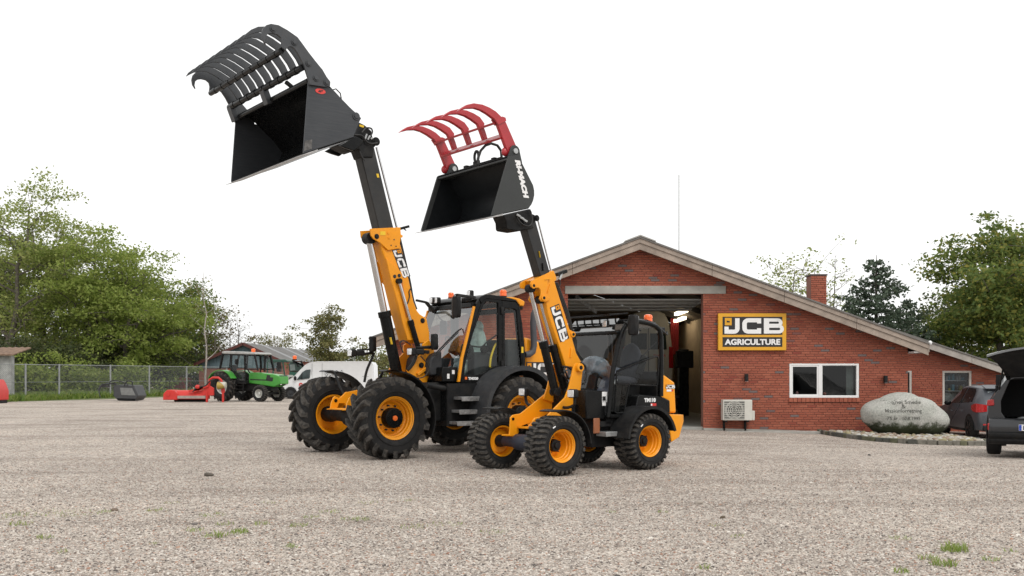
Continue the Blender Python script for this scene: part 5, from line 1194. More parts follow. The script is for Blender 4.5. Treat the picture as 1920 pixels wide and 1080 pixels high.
# boom
ob = [(330,190),(525,92),(535,98),(562,170),(558,190),(540,205),(600,400),(692,690),(720,705),(738,735),(725,765),(722,790),(760,930),(805,1010),(830,1060),(800,1085),(650,1062),(612,930),(470,520),(455,408),(430,320)]
sb(MB().prism(S.poly(ob, 0.105, ZJ), (0, -0.21, 0)), 'outer_boom', YEL, 0.015)
ear = [(318,190),(430,135),(470,180),(440,330),(488,378),(478,395),(440,412),(400,405),(382,380),(395,335),(392,290),(372,268),(340,270),(300,262),(290,230),(300,200)]
for v in (0.107, -0.135):
    P = S.poly(ear, 0.12, ZJ); sb(MB().prism([(p.x, v, p.z) for p in P], (0, 0.028, 0)), 'boom_ear', YEL, 0.006)
for p in ((322,247),(425,371),(722,740)):
    q = S.at(p, 0.135 if p[0] < 700 else 0.105, ZJ); sb(MB().cyl(q, q+Vector((0,0.02,0)), 0.042, 18), 'pin_boss', YEL, 0.005); bolts(sl, [q+Vector((0,0.02,0))], 0.022, 0.008, mat=BLM, name='boom_pin')
ib = [S.at((985,420), 0.085), S.at((1004,412), 0.085), S.at((1045,560), 0.085), S.at((1026,560), 0.085)]
sb(MB().prism(ib, (0, -0.17, 0)), 'inner_boom', INB, 0.012)
q = S.at((418,55), 0.087, ZJ); sb(MB().bar(q+Vector((0.01,0,0.05)), q-Vector((0.0,0,0.06)), 0.004, 0.045, (0,1,0)), 'boom_slot', BLK)
sb(MB().cyl(S.at((1008,410), 0.0), S.at((1033,508), 0.0), 0.014, 10), 'tilt_rod', CHR)
q = S.at((1011,477), 0.087); sb(MB().bar(q+Vector((0.01,0,0.045)), q-Vector((0.01,0,0.045)), 0.004, 0.035, (0,1,0)), 'boom_sticker', YDC)
q = S.at((456,188), 0.108, ZJ); sb(MB().bar(q+Vector((0.06,0,0.0)), q-Vector((0.06,0,-0.02)), 0.004, 0.085, (0,1,0)), 'warning_sticker', YDC)
rb = S.poly([(460,320),(468,318),(500,230),(492,226)], 0.105, ZJ); sb(MB().prism(rb, (0, 0.012, 0)), 'boom_rib', YEL, 0.003)
rb = S.poly([(690,975),(700,975),(725,885),(712,872),(700,880)], 0.105, ZJ); sb(MB().prism(rb, (0, 0.02, 0)), 'boom_rib', YEL, 0.004)
hd = [(1165,785),(1320,745),(1488,707),(1500,760),(1560,788),(1596,820),(1560,852),(1522,885),(1535,940),(1440,960),(1340,975),(1222,955),(1205,940),(1200,860)]
sb(MB().prism(S.poly(hd, 0.13, ZI), (0, -0.26, 0)), 'boom_head', BLM, 0.015)
bolts(sl, [S.at((1562,820), 0.13, ZI), S.at((1410,868), 0.13, ZI)], 0.045, 0.03, mat=BLK, name='head_pin')
m = MB(); q = S.at((1390,800), 0.15, ZI)
for k in range(3): m.bar((q.x+0.09-k*0.06, 0.14, q.z+0.02-k*0.03), (q.x+0.04-k*0.06, 0.17, q.z-0.01-k*0.03), 0.028, 0.028)
sb(m, 'couplers', SIL, 0.004)
hose(sl, [S.at(p, 0.17, ZI) for p in ((1330,800),(1360,860),(1420,905),(1480,910),(1508,860),(1500,760),(1480,715))], 0.010)
ram(sl, S.at((1041,735), 0.02), S.at((994,541), 0.02), 0.060, 0.49, 0.032, 'lift_cylinder')
ram(sl, S.at((1060,735), 0.0), S.at((1013,562), 0.0), 0.058, 0.51, 0.028, 'lift_cylinder')
for k, dx in enumerate((0, 14, 26)):
    hose(sl, [S.at((p[0]+dx*p[2], p[1]), 0.02, ZJ) for p in ((548,215,0.6),(600,380,1),(650,520,1),(700,680,0.7),(730,800,1),(745,900,0.6),(800,1000,1))], 0.013)
hose(sl, [S.at(p, 0.15, ZK) for p in ((815,130),(850,160),(862,220),(850,290),(830,300))], 0.014)
hose(sl, [S.at(p, 0.1, ZK) for p in ((670,160),(720,170),(750,210),(720,260),(690,200))], 0.014)
hose(sl, [S.at(p, 0.1, ZK) for p in ((660,220),(700,260),(715,320),(690,360))], 0.014)
hose(sl, [S.at(p, 0.3, ZL) for p in ((215,540),(260,580),(262,650),(240,720))], 0.013)
m = MB().bar(S.at((560,135), 0.05, ZJ), S.at((655,98), 0.05, ZJ), 0.07, 0.05); sb(m, 'boom_lamp', BLM, 0.008)
m = MB().bar(S.at((610,120), 0.07, ZJ), S.at((585,185), 0.07, ZJ), 0.03, 0.03); sb(m, 'boom_lamp_bracket', SIL)
hose(sl, [S.at(p, 0.05, ZJ) for p in ((590,190),(595,230),(580,272),(565,265))], 0.008)
o_ = S.at((500,468), 0.108, ZJ); ex = S.at((605,820), 0.108, ZJ) - o_; ey = S.at((575,436), 0.108, ZJ) - o_
jcb_decal(o_, ex, ey, sl, ex.length)
# front mudguards with lamps
for sg in (1, -1):
    v0, v1 = (0.50, 0.86) if sg > 0 else (-0.86, -0.50)
    sb(arc_band((WB2/2, 0.405), 0.475, 75, 178, v0, v1, 0.015, 12), 'front_mudguard', BLM, smooth=30)
    q = S.at((752,380) if sg > 0 else (355,367), sg*0.50, ZK)
    work_lamp(sl, (q.x+0.04, sg*0.50, q.z), 0.155, 0.125, 0.09, 'head_lamp')
    hose(sl, [(q.x-0.03, sg*0.50, q.z-0.05), (q.x-0.04, sg*0.48, q.z-0.16), (q.x-0.03, sg*0.36, q.z-0.20), (q.x-0.02, sg*0.27, q.z-0.20)], 0.022, 'lamp_arm', BLM)
# cab frame
VS = 0.56
cs = lambda p, v=VS: (lambda q: Vector((q.x, v, q.z)))(S.at(p, VS, ZL))
hoop = [(488,1090),(505,930),(530,650),(590,335),(630,225),(665,160),(700,128),(760,118),(900,145),(965,170),(1005,205),(1022,270),(1026,500),(1022,880)]
for v in (VS, -VS):
    P = [cs(p, v) for p in hoop]; sb(MB().tube(P, 0.036, 10), 'cab_hoop', BLK)
    P2 = [cs(p, v) for p in [(720,125),(900,138),(985,168)]]; sb(MB().tube([p + Vector((0,-0.05 if v > 0 else 0.05,0.025)) for p in P2], 0.03, 8), 'roof_rail', BLK)
    dr = [(540,1040),(545,900),(552,760),(560,625),(760,545),(950,480),(972,480),(982,510),(972,765),(960,772),(800,768),(695,757),(682,775),(662,880),(640,1025),(628,1048),(560,1050),(540,1040)]
    sb(MB().tube([cs(p, v+0.03*(1 if v > 0 else -1)) for p in dr], 0.012, 8), 'door_frame', BLK)
    gw = [(610,330),(655,200),(690,150),(960,185),(1000,220),(1004,480),(990,480),(940,485),(565,620)]
    sb(MB().add([cs(p, v*0.985) for p in gw], [tuple(range(len(gw)))]), 'side_glass', GLT)
    gd = [(562,640),(950,490),(968,765),(690,755),(640,1030),(550,1030)]
    lo = sb(MB().add([cs(p, v+0.03*(1 if v > 0 else -1)) for p in gd], [tuple(range(len(gd)))]), 'door_glass', GLT)
for a_, b_ in (((600,235),0),((700,118),0),((985,168),0)):
    p = cs(a_); sb(MB().bar((p.x, -VS, p.z), (p.x, VS, p.z), 0.05, 0.05), 'roof_cross_bar', BLK, 0.01)
rp = [(690,125),(760,112),(900,138),(990,170),(1000,190),(900,160),(760,135),(690,145)]
sb(MB().prism([cs(p, VS-0.04) for p in rp], (0, -2*VS+0.08, 0)), 'roof', BLK, 0.01)
# front visor: glass pane with guard bars above the windscreen
q1, q2 = cs((590,250)), cs((690,128)); 
fx = q1.x + 0.10
wsn, wst = cs((505,930)), cs((600,235))
gl = MB().add([(wsn.x+0.02, -VS+0.03, wsn.z+0.18), (wsn.x+0.02, VS-0.03, wsn.z+0.18), (wst.x+0.02, VS-0.03, wst.z), (wst.x+0.02, -VS+0.03, wst.z)], [(0,1,2,3)])
sb(gl, 'windscreen', glassm('small_windscreen', (0.80,0.83,0.84), 1.6, 0.6))
rs_ = random.Random(17); dr_ = []
for i in range(8):
    t = i/7; dr_.append([(wsn.x-0.06-0.22*t+0.05*math.sin(k*1.3+i)+rs_.uniform(-0.02,0.02), -0.50+k*1.0/14, 1.02+0.50*math.sin(t*1.57)+0.03*math.sin(k*0.9+i*0.7)-0.10*(t > 0.8)) for k in range(15)])
sb(MB().grid(dr_), 'dash_dust_sheet', pm('grey_plastic_sheet', (0.13,0.14,0.175), 0.28, var=0.45, vs=6, bump=0.8, bs=9), smooth=70)
yb = wst.z
for k in range(7):
    v = -VS+0.04 + k*(2*VS-0.08)/6
    sb(MB().bar((wst.x+0.16, v, yb+0.25), (wst.x-0.20, v, yb+0.29), 0.02, 0.018), 'guard_bar', BLK)
sb(MB().bar((wst.x+0.175, -VS, yb+0.25), (wst.x+0.175, VS, yb+0.25), 0.03, 0.025), 'guard_rail', BLK)
m = MB().box(wst.x+0.00, wst.x+0.05, -VS, VS, yb-0.02, yb+0.02); sb(m, 'visor_bar', BLK, 0.01)
gd = MB().grid([[(wst.x+0.03, -VS+0.06, yb+0.03), (wst.x+0.03, VS-0.06, yb+0.03)], [(wst.x+0.02, -VS+0.06, yb+0.12), (wst.x+0.02, VS-0.06, yb+0.12)], [(wst.x-0.06, -VS+0.06, yb+0.21), (wst.x-0.06, VS-0.06, yb+0.21)]])
sb(gd, 'visor_glass', glassm('visor_glass', (0.10,0.11,0.11), 2.6))
for v in (VS-0.16, -VS+0.10):
    o = work_lamp(sl, (wst.x+0.14, v, yb+0.13), 0.10, 0.11, 0.06)
m = MB().tube([cs((640,120)), cs((700,190), VS+0.10), cs((735,220), VS+0.18)], 0.014, 8); sb(m, 'mirror_arm', BLM)
q = S.at((735,158), VS+0.20, ZL); mirror(sl, q, 0.17, 0.29)
q = cs((965,150), VS-0.15); beacon(sl, (q.x, q.y, q.z+0.0), 0.95)
q = cs((1060,210), VS-0.1); work_lamp(sl, (q.x+0.02, VS-0.1, q.z), 0.10, 0.09, 0.09)
hose(sl, [cs((1040,180), VS-0.06), cs((1055,230), VS), cs((1085,255), VS), cs((1100,225), VS-0.04)], 0.014)
# cab floor body
bd = [(150,490),(145,350),(150,182),(200,180),(350,188),(350,490)]
def cm(p, v): q = S.at(p, 0.58, ZM); return Vector((q.x, v, q.z))
sb(MB().prism([cm(p, 0.50) for p in bd], (0, -1.0, 0)), 'front_lower_body', BLK, 0.015)
sil = [(330,470),(562,478),(640,372),(520,372),(385,440),(340,440)]
sb(MB().prism([cm(p, 0.58) for p in [(340,440),(385,440),(560,440),(560,478),(340,478)]], (0, -1.16, 0)), 'sill', BLK, 0.012)
sd_ = [(520,375),(640,372),(664,245),(682,228),(912,245),(1005,290),(1008,425),(925,430),(925,560),(560,600),(560,470)]
sb(MB().prism([cm(p, 0.575) for p in sd_], (0, -1.15, 0)), 'rear_side_panel', BLK, 0.015)
sb(MB().prism([cm(p, 0.50) for p in [(405,120),(530,120),(500,410),(400,410)]], (0, -0.02, 0)), 'door_panel', BLM)
sb(MB().box(-1.15, -0.28, -0.50, 0.50, 0.66, 0.74), 'cab_floor', BLM)
for p, sx, sz, mt in (((305,252), 0.05, 0.075, WHT), ((298,315), 0.035, 0.04, WHT)):
    q = S.at(p, 0.502, ZM); sb(MB().box(q.x-sx, q.x+sx, 0.501, 0.506, q.z-sz, q.z+sz), 'data_label', mt)
q = S.at((300,268), 0.508, ZM); sb(MB().box(q.x-0.03, q.x+0.03, 0.507, 0.509, q.z-0.03, q.z+0.03), 'label_print', DEC)
tx = fit(text_mb('TM110', 0.1, 0.006), 0.235, 0.062); c_ = S.at((790,285), 0.58, ZM); tx.move(plane_M(c_ + Vector((0,-0.002,0)), (-1,0,0), (0,0,1))); sb(tx, 'model_lettering', WHT, smooth=0)
c_ = S.at((822,333), 0.578, ZM); sb(MB().box(c_.x-0.065, c_.x+0.05, 0.576, 0.580, c_.z-0.02, c_.z+0.02), 'maker_badge', REDD); sb(MB().box(c_.x+0.02, c_.x+0.05, 0.580, 0.582, c_.z-0.016, c_.z+0.012), 'badge_mark', WHT); sb(MB().box(c_.x-0.06, c_.x+0.02, 0.576, 0.5795, c_.z-0.045, c_.z-0.030), 'badge_line', WHT)
q = S.at((222,560), 0.52, ZM); sb(MB().box(q.x-0.06, q.x+0.06, 0.50, 0.525, q.z-0.11, q.z+0.11), 'side_reflector', pm('reflector_amber', (0.30,0.11,0.05), 0.3), 0.02)
sb(MB().box(q.x-0.30, q.x-0.06, 0.40, 0.50, q.z-0.02, q.z+0.06), 'reflector_bracket', BLM, 0.01)
A_ = S.at((290,640), 0.60, ZM); B_ = S.at((545,640), 0.60, ZM)
sb(MB().box(B_.x, A_.x, 0.45, 0.66, A_.z-0.045, A_.z+0.02), 'step', SIL, 0.005)
for sg in (1, -1):
    v0, v1 = (0.50, 0.88) if sg > 0 else (-0.88, -0.50)
    sb(arc_band((-WB2/2, 0.42), 0.475, 5, 165, v0, v1, 0.022, 18, 0.02), 'rear_mudguard', BLM, smooth=30)
# seat, wheel under plastic, consoles
fab = pm('seat_fabric', (0.055,0.057,0.072), 0.85, bump=0.3, bs=120)
bk = [(615,735),(605,640),(625,560),(660,480),(700,448),(760,442),(800,455),(832,500),(840,560),(820,700),(800,740)]
def cl(p, v): q = S.at(p, 0.0, ZL); return Vector((q.x, v, q.z))
m = MB(); bc = cl((720,600), 0); m.ball((bc.x, 0.0, bc.z+0.08), 0.09, 0.235, 0.31, 20, 14); sb(m, 'seat_backrest', fab, smooth=80)
m = MB().ball((bc.x+0.22, 0.0, bc.z-0.20), 0.27, 0.25, 0.09, 18, 10); sb(m, 'seat_cushion', fab, smooth=80)
sb(MB().box(bc.x-0.02, bc.x+0.34, -0.18, 0.18, 0.74, bc.z-0.24), 'seat_base', BLM, 0.02)
sb(MB().bar((bc.x+0.05, 0.22, bc.z-0.1), (bc.x-0.05, 0.25, bc.z+0.2), 0.05, 0.12), 'arm_rest', BLM, 0.02)
film3 = pm('wheel_plastic_cover', (0.17,0.20,0.23), 0.22, var=0.5, vs=8, bump=1.0, bs=10)
m = rock_mb(0.22, 0.36, 0.13, 91, 22, 16, 0.18).move(Matrix.Translation((bc.x+0.72, 0.0, bc.z-0.03)) @ Matrix.Rotation(math.radians(-35), 4, 'Y')); sb(m, 'covered_steering_wheel', film3, smooth=60)
sb(MB().bar((bc.x+0.95, 0, 0.74), (bc.x+0.80, 0, bc.z-0.08), 0.42, 0.20), 'steering_column', BLM, 0.02)
sb(MB().box(bc.x+0.86, bc.x+1.0, -0.48, 0.48, 0.74, 1.12), 'dash', GRY, 0.03)
m = MB().cyl(cs((1000,330), VS-0.05), cs((890,465), VS-0.10), 0.009, 8); sb(m, 'door_strut', BLM)
sb(MB().tube([cs((565,760), VS-0.04), cs((585,730), VS-0.06), cs((620,715), VS-0.1)], 0.02, 8), 'door_handle', SIL)
sb(MB().box(-1.36, -1.28, -0.52, 0.52, 0.75, 1.42), 'rear_bulkhead', BLM, 0.01)
# engine cover and counterweight
ec = [(922,-20),(1082,96),(1098,425),(1010,425),(1000,290),(920,262)]
sb(MB().prism([cm(p, 0.53) for p in ec], (0, -1.06, 0)), 'engine_cover', YEL, 0.03)
sb(MB().prism([cm(p, 0.545) for p in [(905,245),(1002,290),(1010,430),(905,430)]], (0, -1.09, 0)), 'grille_panel', BLM, 0.006)
cwt = [(922,437),(1146,440),(1150,508),(1092,680),(1008,735),(996,640),(975,540),(945,480)]
P = [cm(p, 0.60) for p in cwt]
m = MB(); n = len(P); inn = 0.16
# the rear corners are chamfered towards the tail
PT = [S.at(p, 0.42, ZM) for p in cwt]; PE = [S.at((1092, p[1]), 0.60, ZM) for p in cwt]
def crow(v, tail): return [((PT[k].x if tail else PE[k].x) if k in (1,2) else P[k].x, (0.42 if tail and k in (1,2) else 0.60)*v, (PT[k].z if tail else PE[k].z) if k in (1,2) else P[k].z) for k in range(n)]
rows = [crow(1, False), crow(1, True), crow(-1, True), crow(-1, False)]
for i in range(3):
    for k in range(n): m.add([rows[i][k], rows[i][(k+1)%n], rows[i+1][(k+1)%n], rows[i+1][k]], [(0,1,2,3)])
m.add(rows[0], [tuple(range(n))]); m.add(rows[3], [tuple(range(n))[::-1]])
sb(m, 'counterweight', YEL, 0.012)
q = S.at((1015,508), 0.602, ZM); sb(MB().cyl(q, q+Vector((0,0.01,0)), 0.032, 20), 'tow_hole_ring', SIL); sb(MB().cyl(q+Vector((0,0.008,0)), q+Vector((0,0.013,0)), 0.02, 16), 'tow_hole', BLK)
q = S.at((962,500), 0.602, ZM); sb(MB().box(q.x-0.028, q.x+0.028, 0.600, 0.604, q.z-0.08, q.z+0.08), 'warning_sticker', YDC)
o_ = S.at((958,162), 0.533, ZM); jcb_decal(o_, (-1,0,0), (0,0,1), sl, 0.190)
q = S.at((992,183), 0.533, ZM); sb(MB().box(q.x-0.05, q.x+0.05, 0.530, 0.534, q.z-0.016, q.z+0.016), 'small_print', WHT); sb(MB().box(q.x-0.09, q.x-0.055, 0.530, 0.534, q.z-0.012, q.z+0.012), 'small_red_print', REDD)

# ------------------------------------------------------------------ the red-tined bucket
OS = Vector((1.7, 0, 3.4))
rb_ = empty('grapple_bucket', S.w(OS), S.a, 'black bucket marked RI-MACH with red five-tine grab, raised on the smaller loader', 'bucket')
RED = pm('grab_red_paint', (0.40,0.022,0.030), 0.36, var=0.12, vs=4, coat=0.2)
BK2 = pm('new_bucket_paint', (0.040,0.043,0.043), 0.48, var=0.08, vs=3, spec=0.35)
def rbuild(mb, name, mat, bev=0.0, parent=None, smooth=38): return mb.build(name, mat, parent or rb_, bev=bev, org=OS, smooth=smooth)
V2 = 0.855
sp_ = [(1230,78),(1355,66),(1368,115),(1500,380),(1525,430),(1537,490),(1538,545),(1526,605),(1505,655),(1475,696),(1025,792)]
for v, e, mt_ in ((V2, -0.02, BK2), (-V2, 0.02, pm('bucket_inside_shaded', (0.012,0.0135,0.015), 0.4, var=0.15, spec=0.15))):  # darkened copy of the bucket paint; shade inside is put into its colour
    P = S.poly(sp_, V2, ZI); rbuild(MB().prism([(p.x, v, p.z) for p in P], (0, e, 0)), 'side_plate', mt_, 0.004)
sh = S.poly([(1028,788),(1473,692),(1502,652),(1522,605),(1534,545),(1533,490),(1521,430),(1496,380),(1364,115),(1352,72),(1236,86)], V2, ZI)
rbuild(MB().sheet([(p.x, V2-0.021, p.z) for p in sh], (0, -2*V2+0.042, 0), 0.014), 'shell', pm('bucket_inside_shaded', (0.012,0.0135,0.015), 0.4, var=0.15, spec=0.15))
a_, b_2 = S.at((1025,792), V2, ZI), S.at((1475,696), V2, ZI); dd = (a_-b_2).normalized()
lp = [a_ - dd*0.18 + Vector((0,0,-0.002)), a_ + dd*0.09 + Vector((0,0,-0.012)), a_ + dd*0.09 + Vector((0,0,-0.018)), a_ - dd*0.18 + Vector((0,0,-0.028))]
rbuild(MB().prism([(p.x, V2+0.015, p.z) for p in lp], (0, -2*V2-0.03, 0)), 'cutting_edge', STL)
e1, e2 = S.at((1230,80), V2, ZI), S.at((1025,790), V2, ZI)
for v in (-V2+0.02,): rbuild(MB().prism([(e1.x, v, e1.z), (e2.x, v, e2.z), (e2.x-0.07, v, e2.z+0.01), (e1.x-0.07, v, e1.z)], (0, 0.012, 0)), 'edge_flange', BK2)
tb0 = S.at((1232,95), V2, ZI); rbuild(MB().box(tb0.x-0.10, tb0.x+0.0, -V2+0.02, V2-0.02, tb0.z-0.03, tb0.z+0.0), 'top_beam', BK2, 0.008)
tx = fit(text_mb('RI-MACH', 0.1, 0.008, 0.25), 0.52, 0.085); c_ = S.at((1388,355), V2+0.003, ZI)
d1 = (S.at((1440,575), V2, ZI) - S.at((1335,135), V2, ZI)).normalized(); up_ = Vector((-d1.z, 0, d1.x)); up_ = up_ if up_.x < 0 else -up_
# reading direction runs down the plate, letters' tops towards the rear
tx.move(plane_M(c_, d1, Vector((0,1,0)).cross(d1))); rbuild(tx, 'lettering', WHT, smooth=0)
arm = [(1562,738),(1545,685),(1470,510),(1388,322),(1378,282),(1340,268),(1270,200),(1190,150),(1100,112),(990,95),(900,115),(840,150),(785,196),(832,180),(905,162),(1000,160),(1080,185),(1160,232),(1240,292),(1290,370),(1350,530),(1408,690),(1440,735),(1500,760)]
VT = 0.72
PA = [(p.x, p.z) for p in S.poly(arm, VT, ZH)]
mid = [(1368,480),(1345,400),(1318,325),(1330,285),(1270,200),(1190,150),(1100,112),(990,95),(900,115),(840,150),(785,196),(832,180),(905,162),(1000,160),(1080,185),(1160,232),(1240,292),(1262,345),(1290,420),(1318,500)]
PM = [(p.x, p.z) for p in S.poly(mid, VT, ZH)]
for k in range(5):
    v = VT - k*0.36; ends = k in (0, 4)
    o = rbuild(MB().prism([(a, v-0.028, b) for a, b in (PA if ends else PM)], (0, 0.056, 0)), 'grab_arm' if ends else 'tine', RED, 0.008)
    if ends:
        rf = MB().prism([(PA[j][0]+0.0, v-0.045, PA[j][1]) for j in (3,4,5)] + [(PA[18][0], v-0.045, PA[18][1]), (PA[19][0], v-0.045, PA[19][1])], (0, 0.09, 0)); rf.build('arm_gusset', RED, o, org=OS)
for p, q_, th in (((1262,345),(1340,318), 0.03), ((1345,530),(1400,480), 0.03)):
    a = S.at(p, VT, ZH); b = S.at(q_, VT, ZH); rbuild(MB().bar((a.x*0.5+b.x*0.5, VT, a.z*0.5+b.z*0.5), (a.x*0.5+b.x*0.5, -VT, a.z*0.5+b.z*0.5), 0.12, th, (a-b).cross(Vector((0,1,0)))), 'cross_bar', RED, 0.004)
for v in (VT+0.06, -VT+0.06):
    q = S.at((1490,708), VT, ZH)
    ml = MB().prism([(q.x+0.08*math.cos(t*math.pi/8), v-0.02, q.z+0.08*math.sin(t*math.pi/8)) for t in range(0,9)] + [(q.x-0.12, v-0.02, q.z-0.14), (q.x+0.14, v-0.02, q.z-0.14)], (0, 0.02, 0)); lg = rbuild(ml, 'hinge_lug', BK2, 0.004)
    MB().cyl((q.x, v, q.z), (q.x, v+0.02, q.z), 0.035, 16).build('hinge_pin', SIL, lg, org=OS)
    rbuild(MB().ball((q.x+0.10, v-0.08, q.z-0.01), 0.06, 0.04, 0.06), 'stop_knob', RED)
# lifting eye, pipes and hose along the top edge
q = S.at((990,850), 0.1, ZH); tz_ = tb0.z
ey_ = MB(); ring_o = [(tb0.x-0.03, 0.10+0.065*math.sin(k*math.pi/10), tz_+0.14+0.09*math.cos(k*math.pi/10)) for k in range(20)]; ring_i = [(tb0.x-0.03, 0.10+0.030*math.sin(k*math.pi/10), tz_+0.14+0.055*math.cos(k*math.pi/10)) for k in range(20)]
ey_.ring(ring_o, ring_i, (0.02,0,0)); ey_.box(tb0.x-0.03, tb0.x-0.01, 0.03, 0.17, tz_-0.01, tz_+0.08); rbuild(ey_, 'lifting_eye', BLM)
rbuild(MB().tube([(tb0.x-0.06, -0.20, tz_+0.05), (tb0.x-0.06, 0.60, tz_+0.05)], 0.009, 8).cbox((tb0.x-0.06, -0.20, tz_+0.045), 0.05, 0.07, 0.05).cbox((tb0.x-0.06, 0.45, tz_+0.045), 0.05, 0.07, 0.05), 'hydraulic_pipe', BLM)
hz_ = [S.at(p, 0.35, ZH) for p in ((1060,860),(1055,790),(1090,690),(1150,625),(1220,600),(1300,625),(1345,690),(1355,790))]
P = []
for i in range(len(hz_)-1):
    for k in range(4): P.append(hz_[i].lerp(hz_[i+1], k/4))
rbuild(MB().tube(P+[hz_[-1]], 0.018, 8), 'hose', HOSE)
# ================================================================== background yard: shed, fence, machines, van, barn
ZT = (160, 560, 3.4286); ZU = (0, 300, 2.25)
def wz(p, Y, z=ZT): return world_at(z[0]+p[0]/z[2], z[1]+p[1]/z[2], Y)

# old plank shed at the left edge
sh = empty('plank_shed', (-29.5, 59, 0), 0, 'weathered white plank shed with brown roof at the left edge', 'shed'); SHO = Vector((-29.5, 59, 0))
PLK = pm('whitewashed_planks', (0.42,0.42,0.41), 0.85, var=0.3, vs=2.5, dust=0.35, dcol=(0.22,0.21,0.19))
xr = (21-960)*58/FPX
for i in range(24):
    x = xr - 0.15*(i+1); MB().box(x+0.006, x+0.144, 58+0.01*(i % 2), 58.05, 0.02, 2.55+0.02*(i % 3)).build('plank', PLK, sh, org=SHO)
MB().box(xr-3.6, xr-0.01, 58.06, 58.4, 0, 2.5).build('shed_body', PLK, sh, org=SHO)
RTL = pm('shed_roof_brown', (0.20,0.13,0.09), 0.9, var=0.3, vs=5)
for i in range(12):
    x = xr+0.28 - 0.36*i
    MB().prism([(x-0.35, 57.6, 2.50), (x, 57.6, 2.50), (x, 57.6, 2.56), (x-0.17, 57.6, 2.60), (x-0.35, 57.6, 2.56)], (0, 2.2, 0.45)).build('roof_sheet', RTL, sh, org=SHO)
# red machine cut by the left edge
rmx = empty('red_machine', ((2-960)*50/FPX, 50, 0), 0, 'bright red machine end poking in at the left edge', 'machine'); RMO = Vector(rmx.location)
BRED = pm('machine_red', (0.56,0.028,0.020), 0.4, var=0.08)
e = (17-960)*51.2/FPX
MB().prism([(e, 50, 0.16), (e, 50, 0.62), (e-0.12, 50, 0.95), (e-0.25, 50, 1.18), (e-1.4, 50, 1.18), (e-1.4, 50, 0.16)], (0, 1.2, 0)).build('cover', BRED, rmx, org=RMO, bev=0.04)
MB().box(e-1.3, e-0.03, 49.98, 51.1, 0.0, 0.16).build('skid', BLM, rmx, org=RMO, bev=0.02); MB().box(e-0.6, e-0.02, 49.96, 49.999, 0.42, 0.50).build('trim_strip', BLM, rmx, org=RMO)

# chain-link fence
FP = [(-25,56.0),(48,58.0),(111,60.0),(207,64.0),(280,68.0),(350,72.0),(425,76.0)]
fpts = [Vector(((px-960)*d/FPX, d, 0)) for px, d in FP]
fe = empty('wire_fence', fpts[2], 0, 'grey chain-link fence on metal posts in front of the trees', 'fence'); FO = Vector(fpts[2])
GAL = pm('fence_post_steel', (0.30,0.31,0.31), 0.55, metal=0.3, var=0.15)
WIR = pm('fence_wire', (0.20,0.21,0.21), 0.6, metal=0.3, var=0.1)
for p in fpts: MB().cyl(p, p+Vector((0,0,2.05)), 0.055, 8).build('post', GAL, fe, org=FO)
for a, b in zip(fpts, fpts[1:]):
    for z in (2.0, 1.0, 0.08): MB().cyl(a+Vector((0,0,z)), b+Vector((0,0,z)), 0.014 if z < 1.5 else 0.022, 5).build('rail_wire', GAL, fe, org=FO)
    L = (b-a).length; d = (b-a)/L; m = MB(); s = -1.9
    def q(u, z): p = a+d*u; return (p.x, p.y-0.03, z)
    while s < L:
        for k in (0, 1):
            u0, z0, u1, z1 = (s, 0.08, s+1.9, 1.98) if k == 0 else (s, 1.98, s+1.9, 0.08)
            if u0 < 0: z0 += (z1-z0)*(-u0/1.9); u0 = 0
            if u1 > L: z1 = z0+(z1-z0)*((L-u0)/(u1-u0)) if u1 != u0 else z1; u1 = L
            if u1-u0 > 0.02: m.tube([q(u0, z0), q(u1, z1)], 0.0048, 3, caps=False)
        s += 0.115
    tag(m.build('chain_link', WIR, fe, org=FO, smooth=0), kind='stuff')
# second row of posts farther back
for i, (px, d) in enumerate(((78,72.0), (173,76.0), (270,82.0), (307,84.0))):
    p = Vector(((px-960)*d/FPX, d, 0)); o = MB().cyl((0,0,0), (0,0,2.1), 0.06, 8).build('fence_post', GAL, None); o.location = p
    tag(o, ['lone grey post behind the fence near the shed', 'grey post among shrubs, behind the fence left of the bucket', 'grey post behind the fence above the bucket', 'grey post behind the fence near the red trailer'][i], 'post', 'posts standing behind the fence')
# grass strip
sp_ = []; r = random.Random(9)
for i in range(2600):
    t = r.random(); px = -60 + t*520; d = 52.5 + 0.052*(px+25)*1.0 + r.uniform(-1.5, 9.0)
    sp_.append(((px-960)*d/FPX, d, 0, 0.35, 9, r.uniform(0.16, 0.42)))
blades('grass_strip', sp_, GRASS, 'strip of rough green grass along the wire fence', 'grass', 11)
m_, t_, o_ = nodes('rough_turf'); b_ = t_.nodes.new('ShaderNodeBsdfPrincipled'); L_(t_, b_.outputs[0], o_.inputs[0]); b_.inputs['Roughness'].default_value = 0.95
tc_ = t_.nodes.new('ShaderNodeTexCoord'); L_(t_, ramp(t_, noise(t_, tc_.outputs['Object'], 1.5, 6, 0.7).outputs[0], [(0.3, (0.06,0.085,0.02)), (0.5, (0.10,0.13,0.035)), (0.7, (0.14,0.13,0.06))]).outputs[0], b_.inputs['Base Color'])
tf = MB(); rows = []
for px, d0 in ((-400,46.0),(-60,52.5),(60,54.5),(180,58.5),(280,63.5),(360,68.5),(460,73.5)): rows.append([((px-960)*d0/FPX, d0, 0.006), ((px-960)*d0/FPX-6.0, d0+60, 0.006)])
tag(tf.grid(rows).build('grass_ground', m_, None), kind='structure')

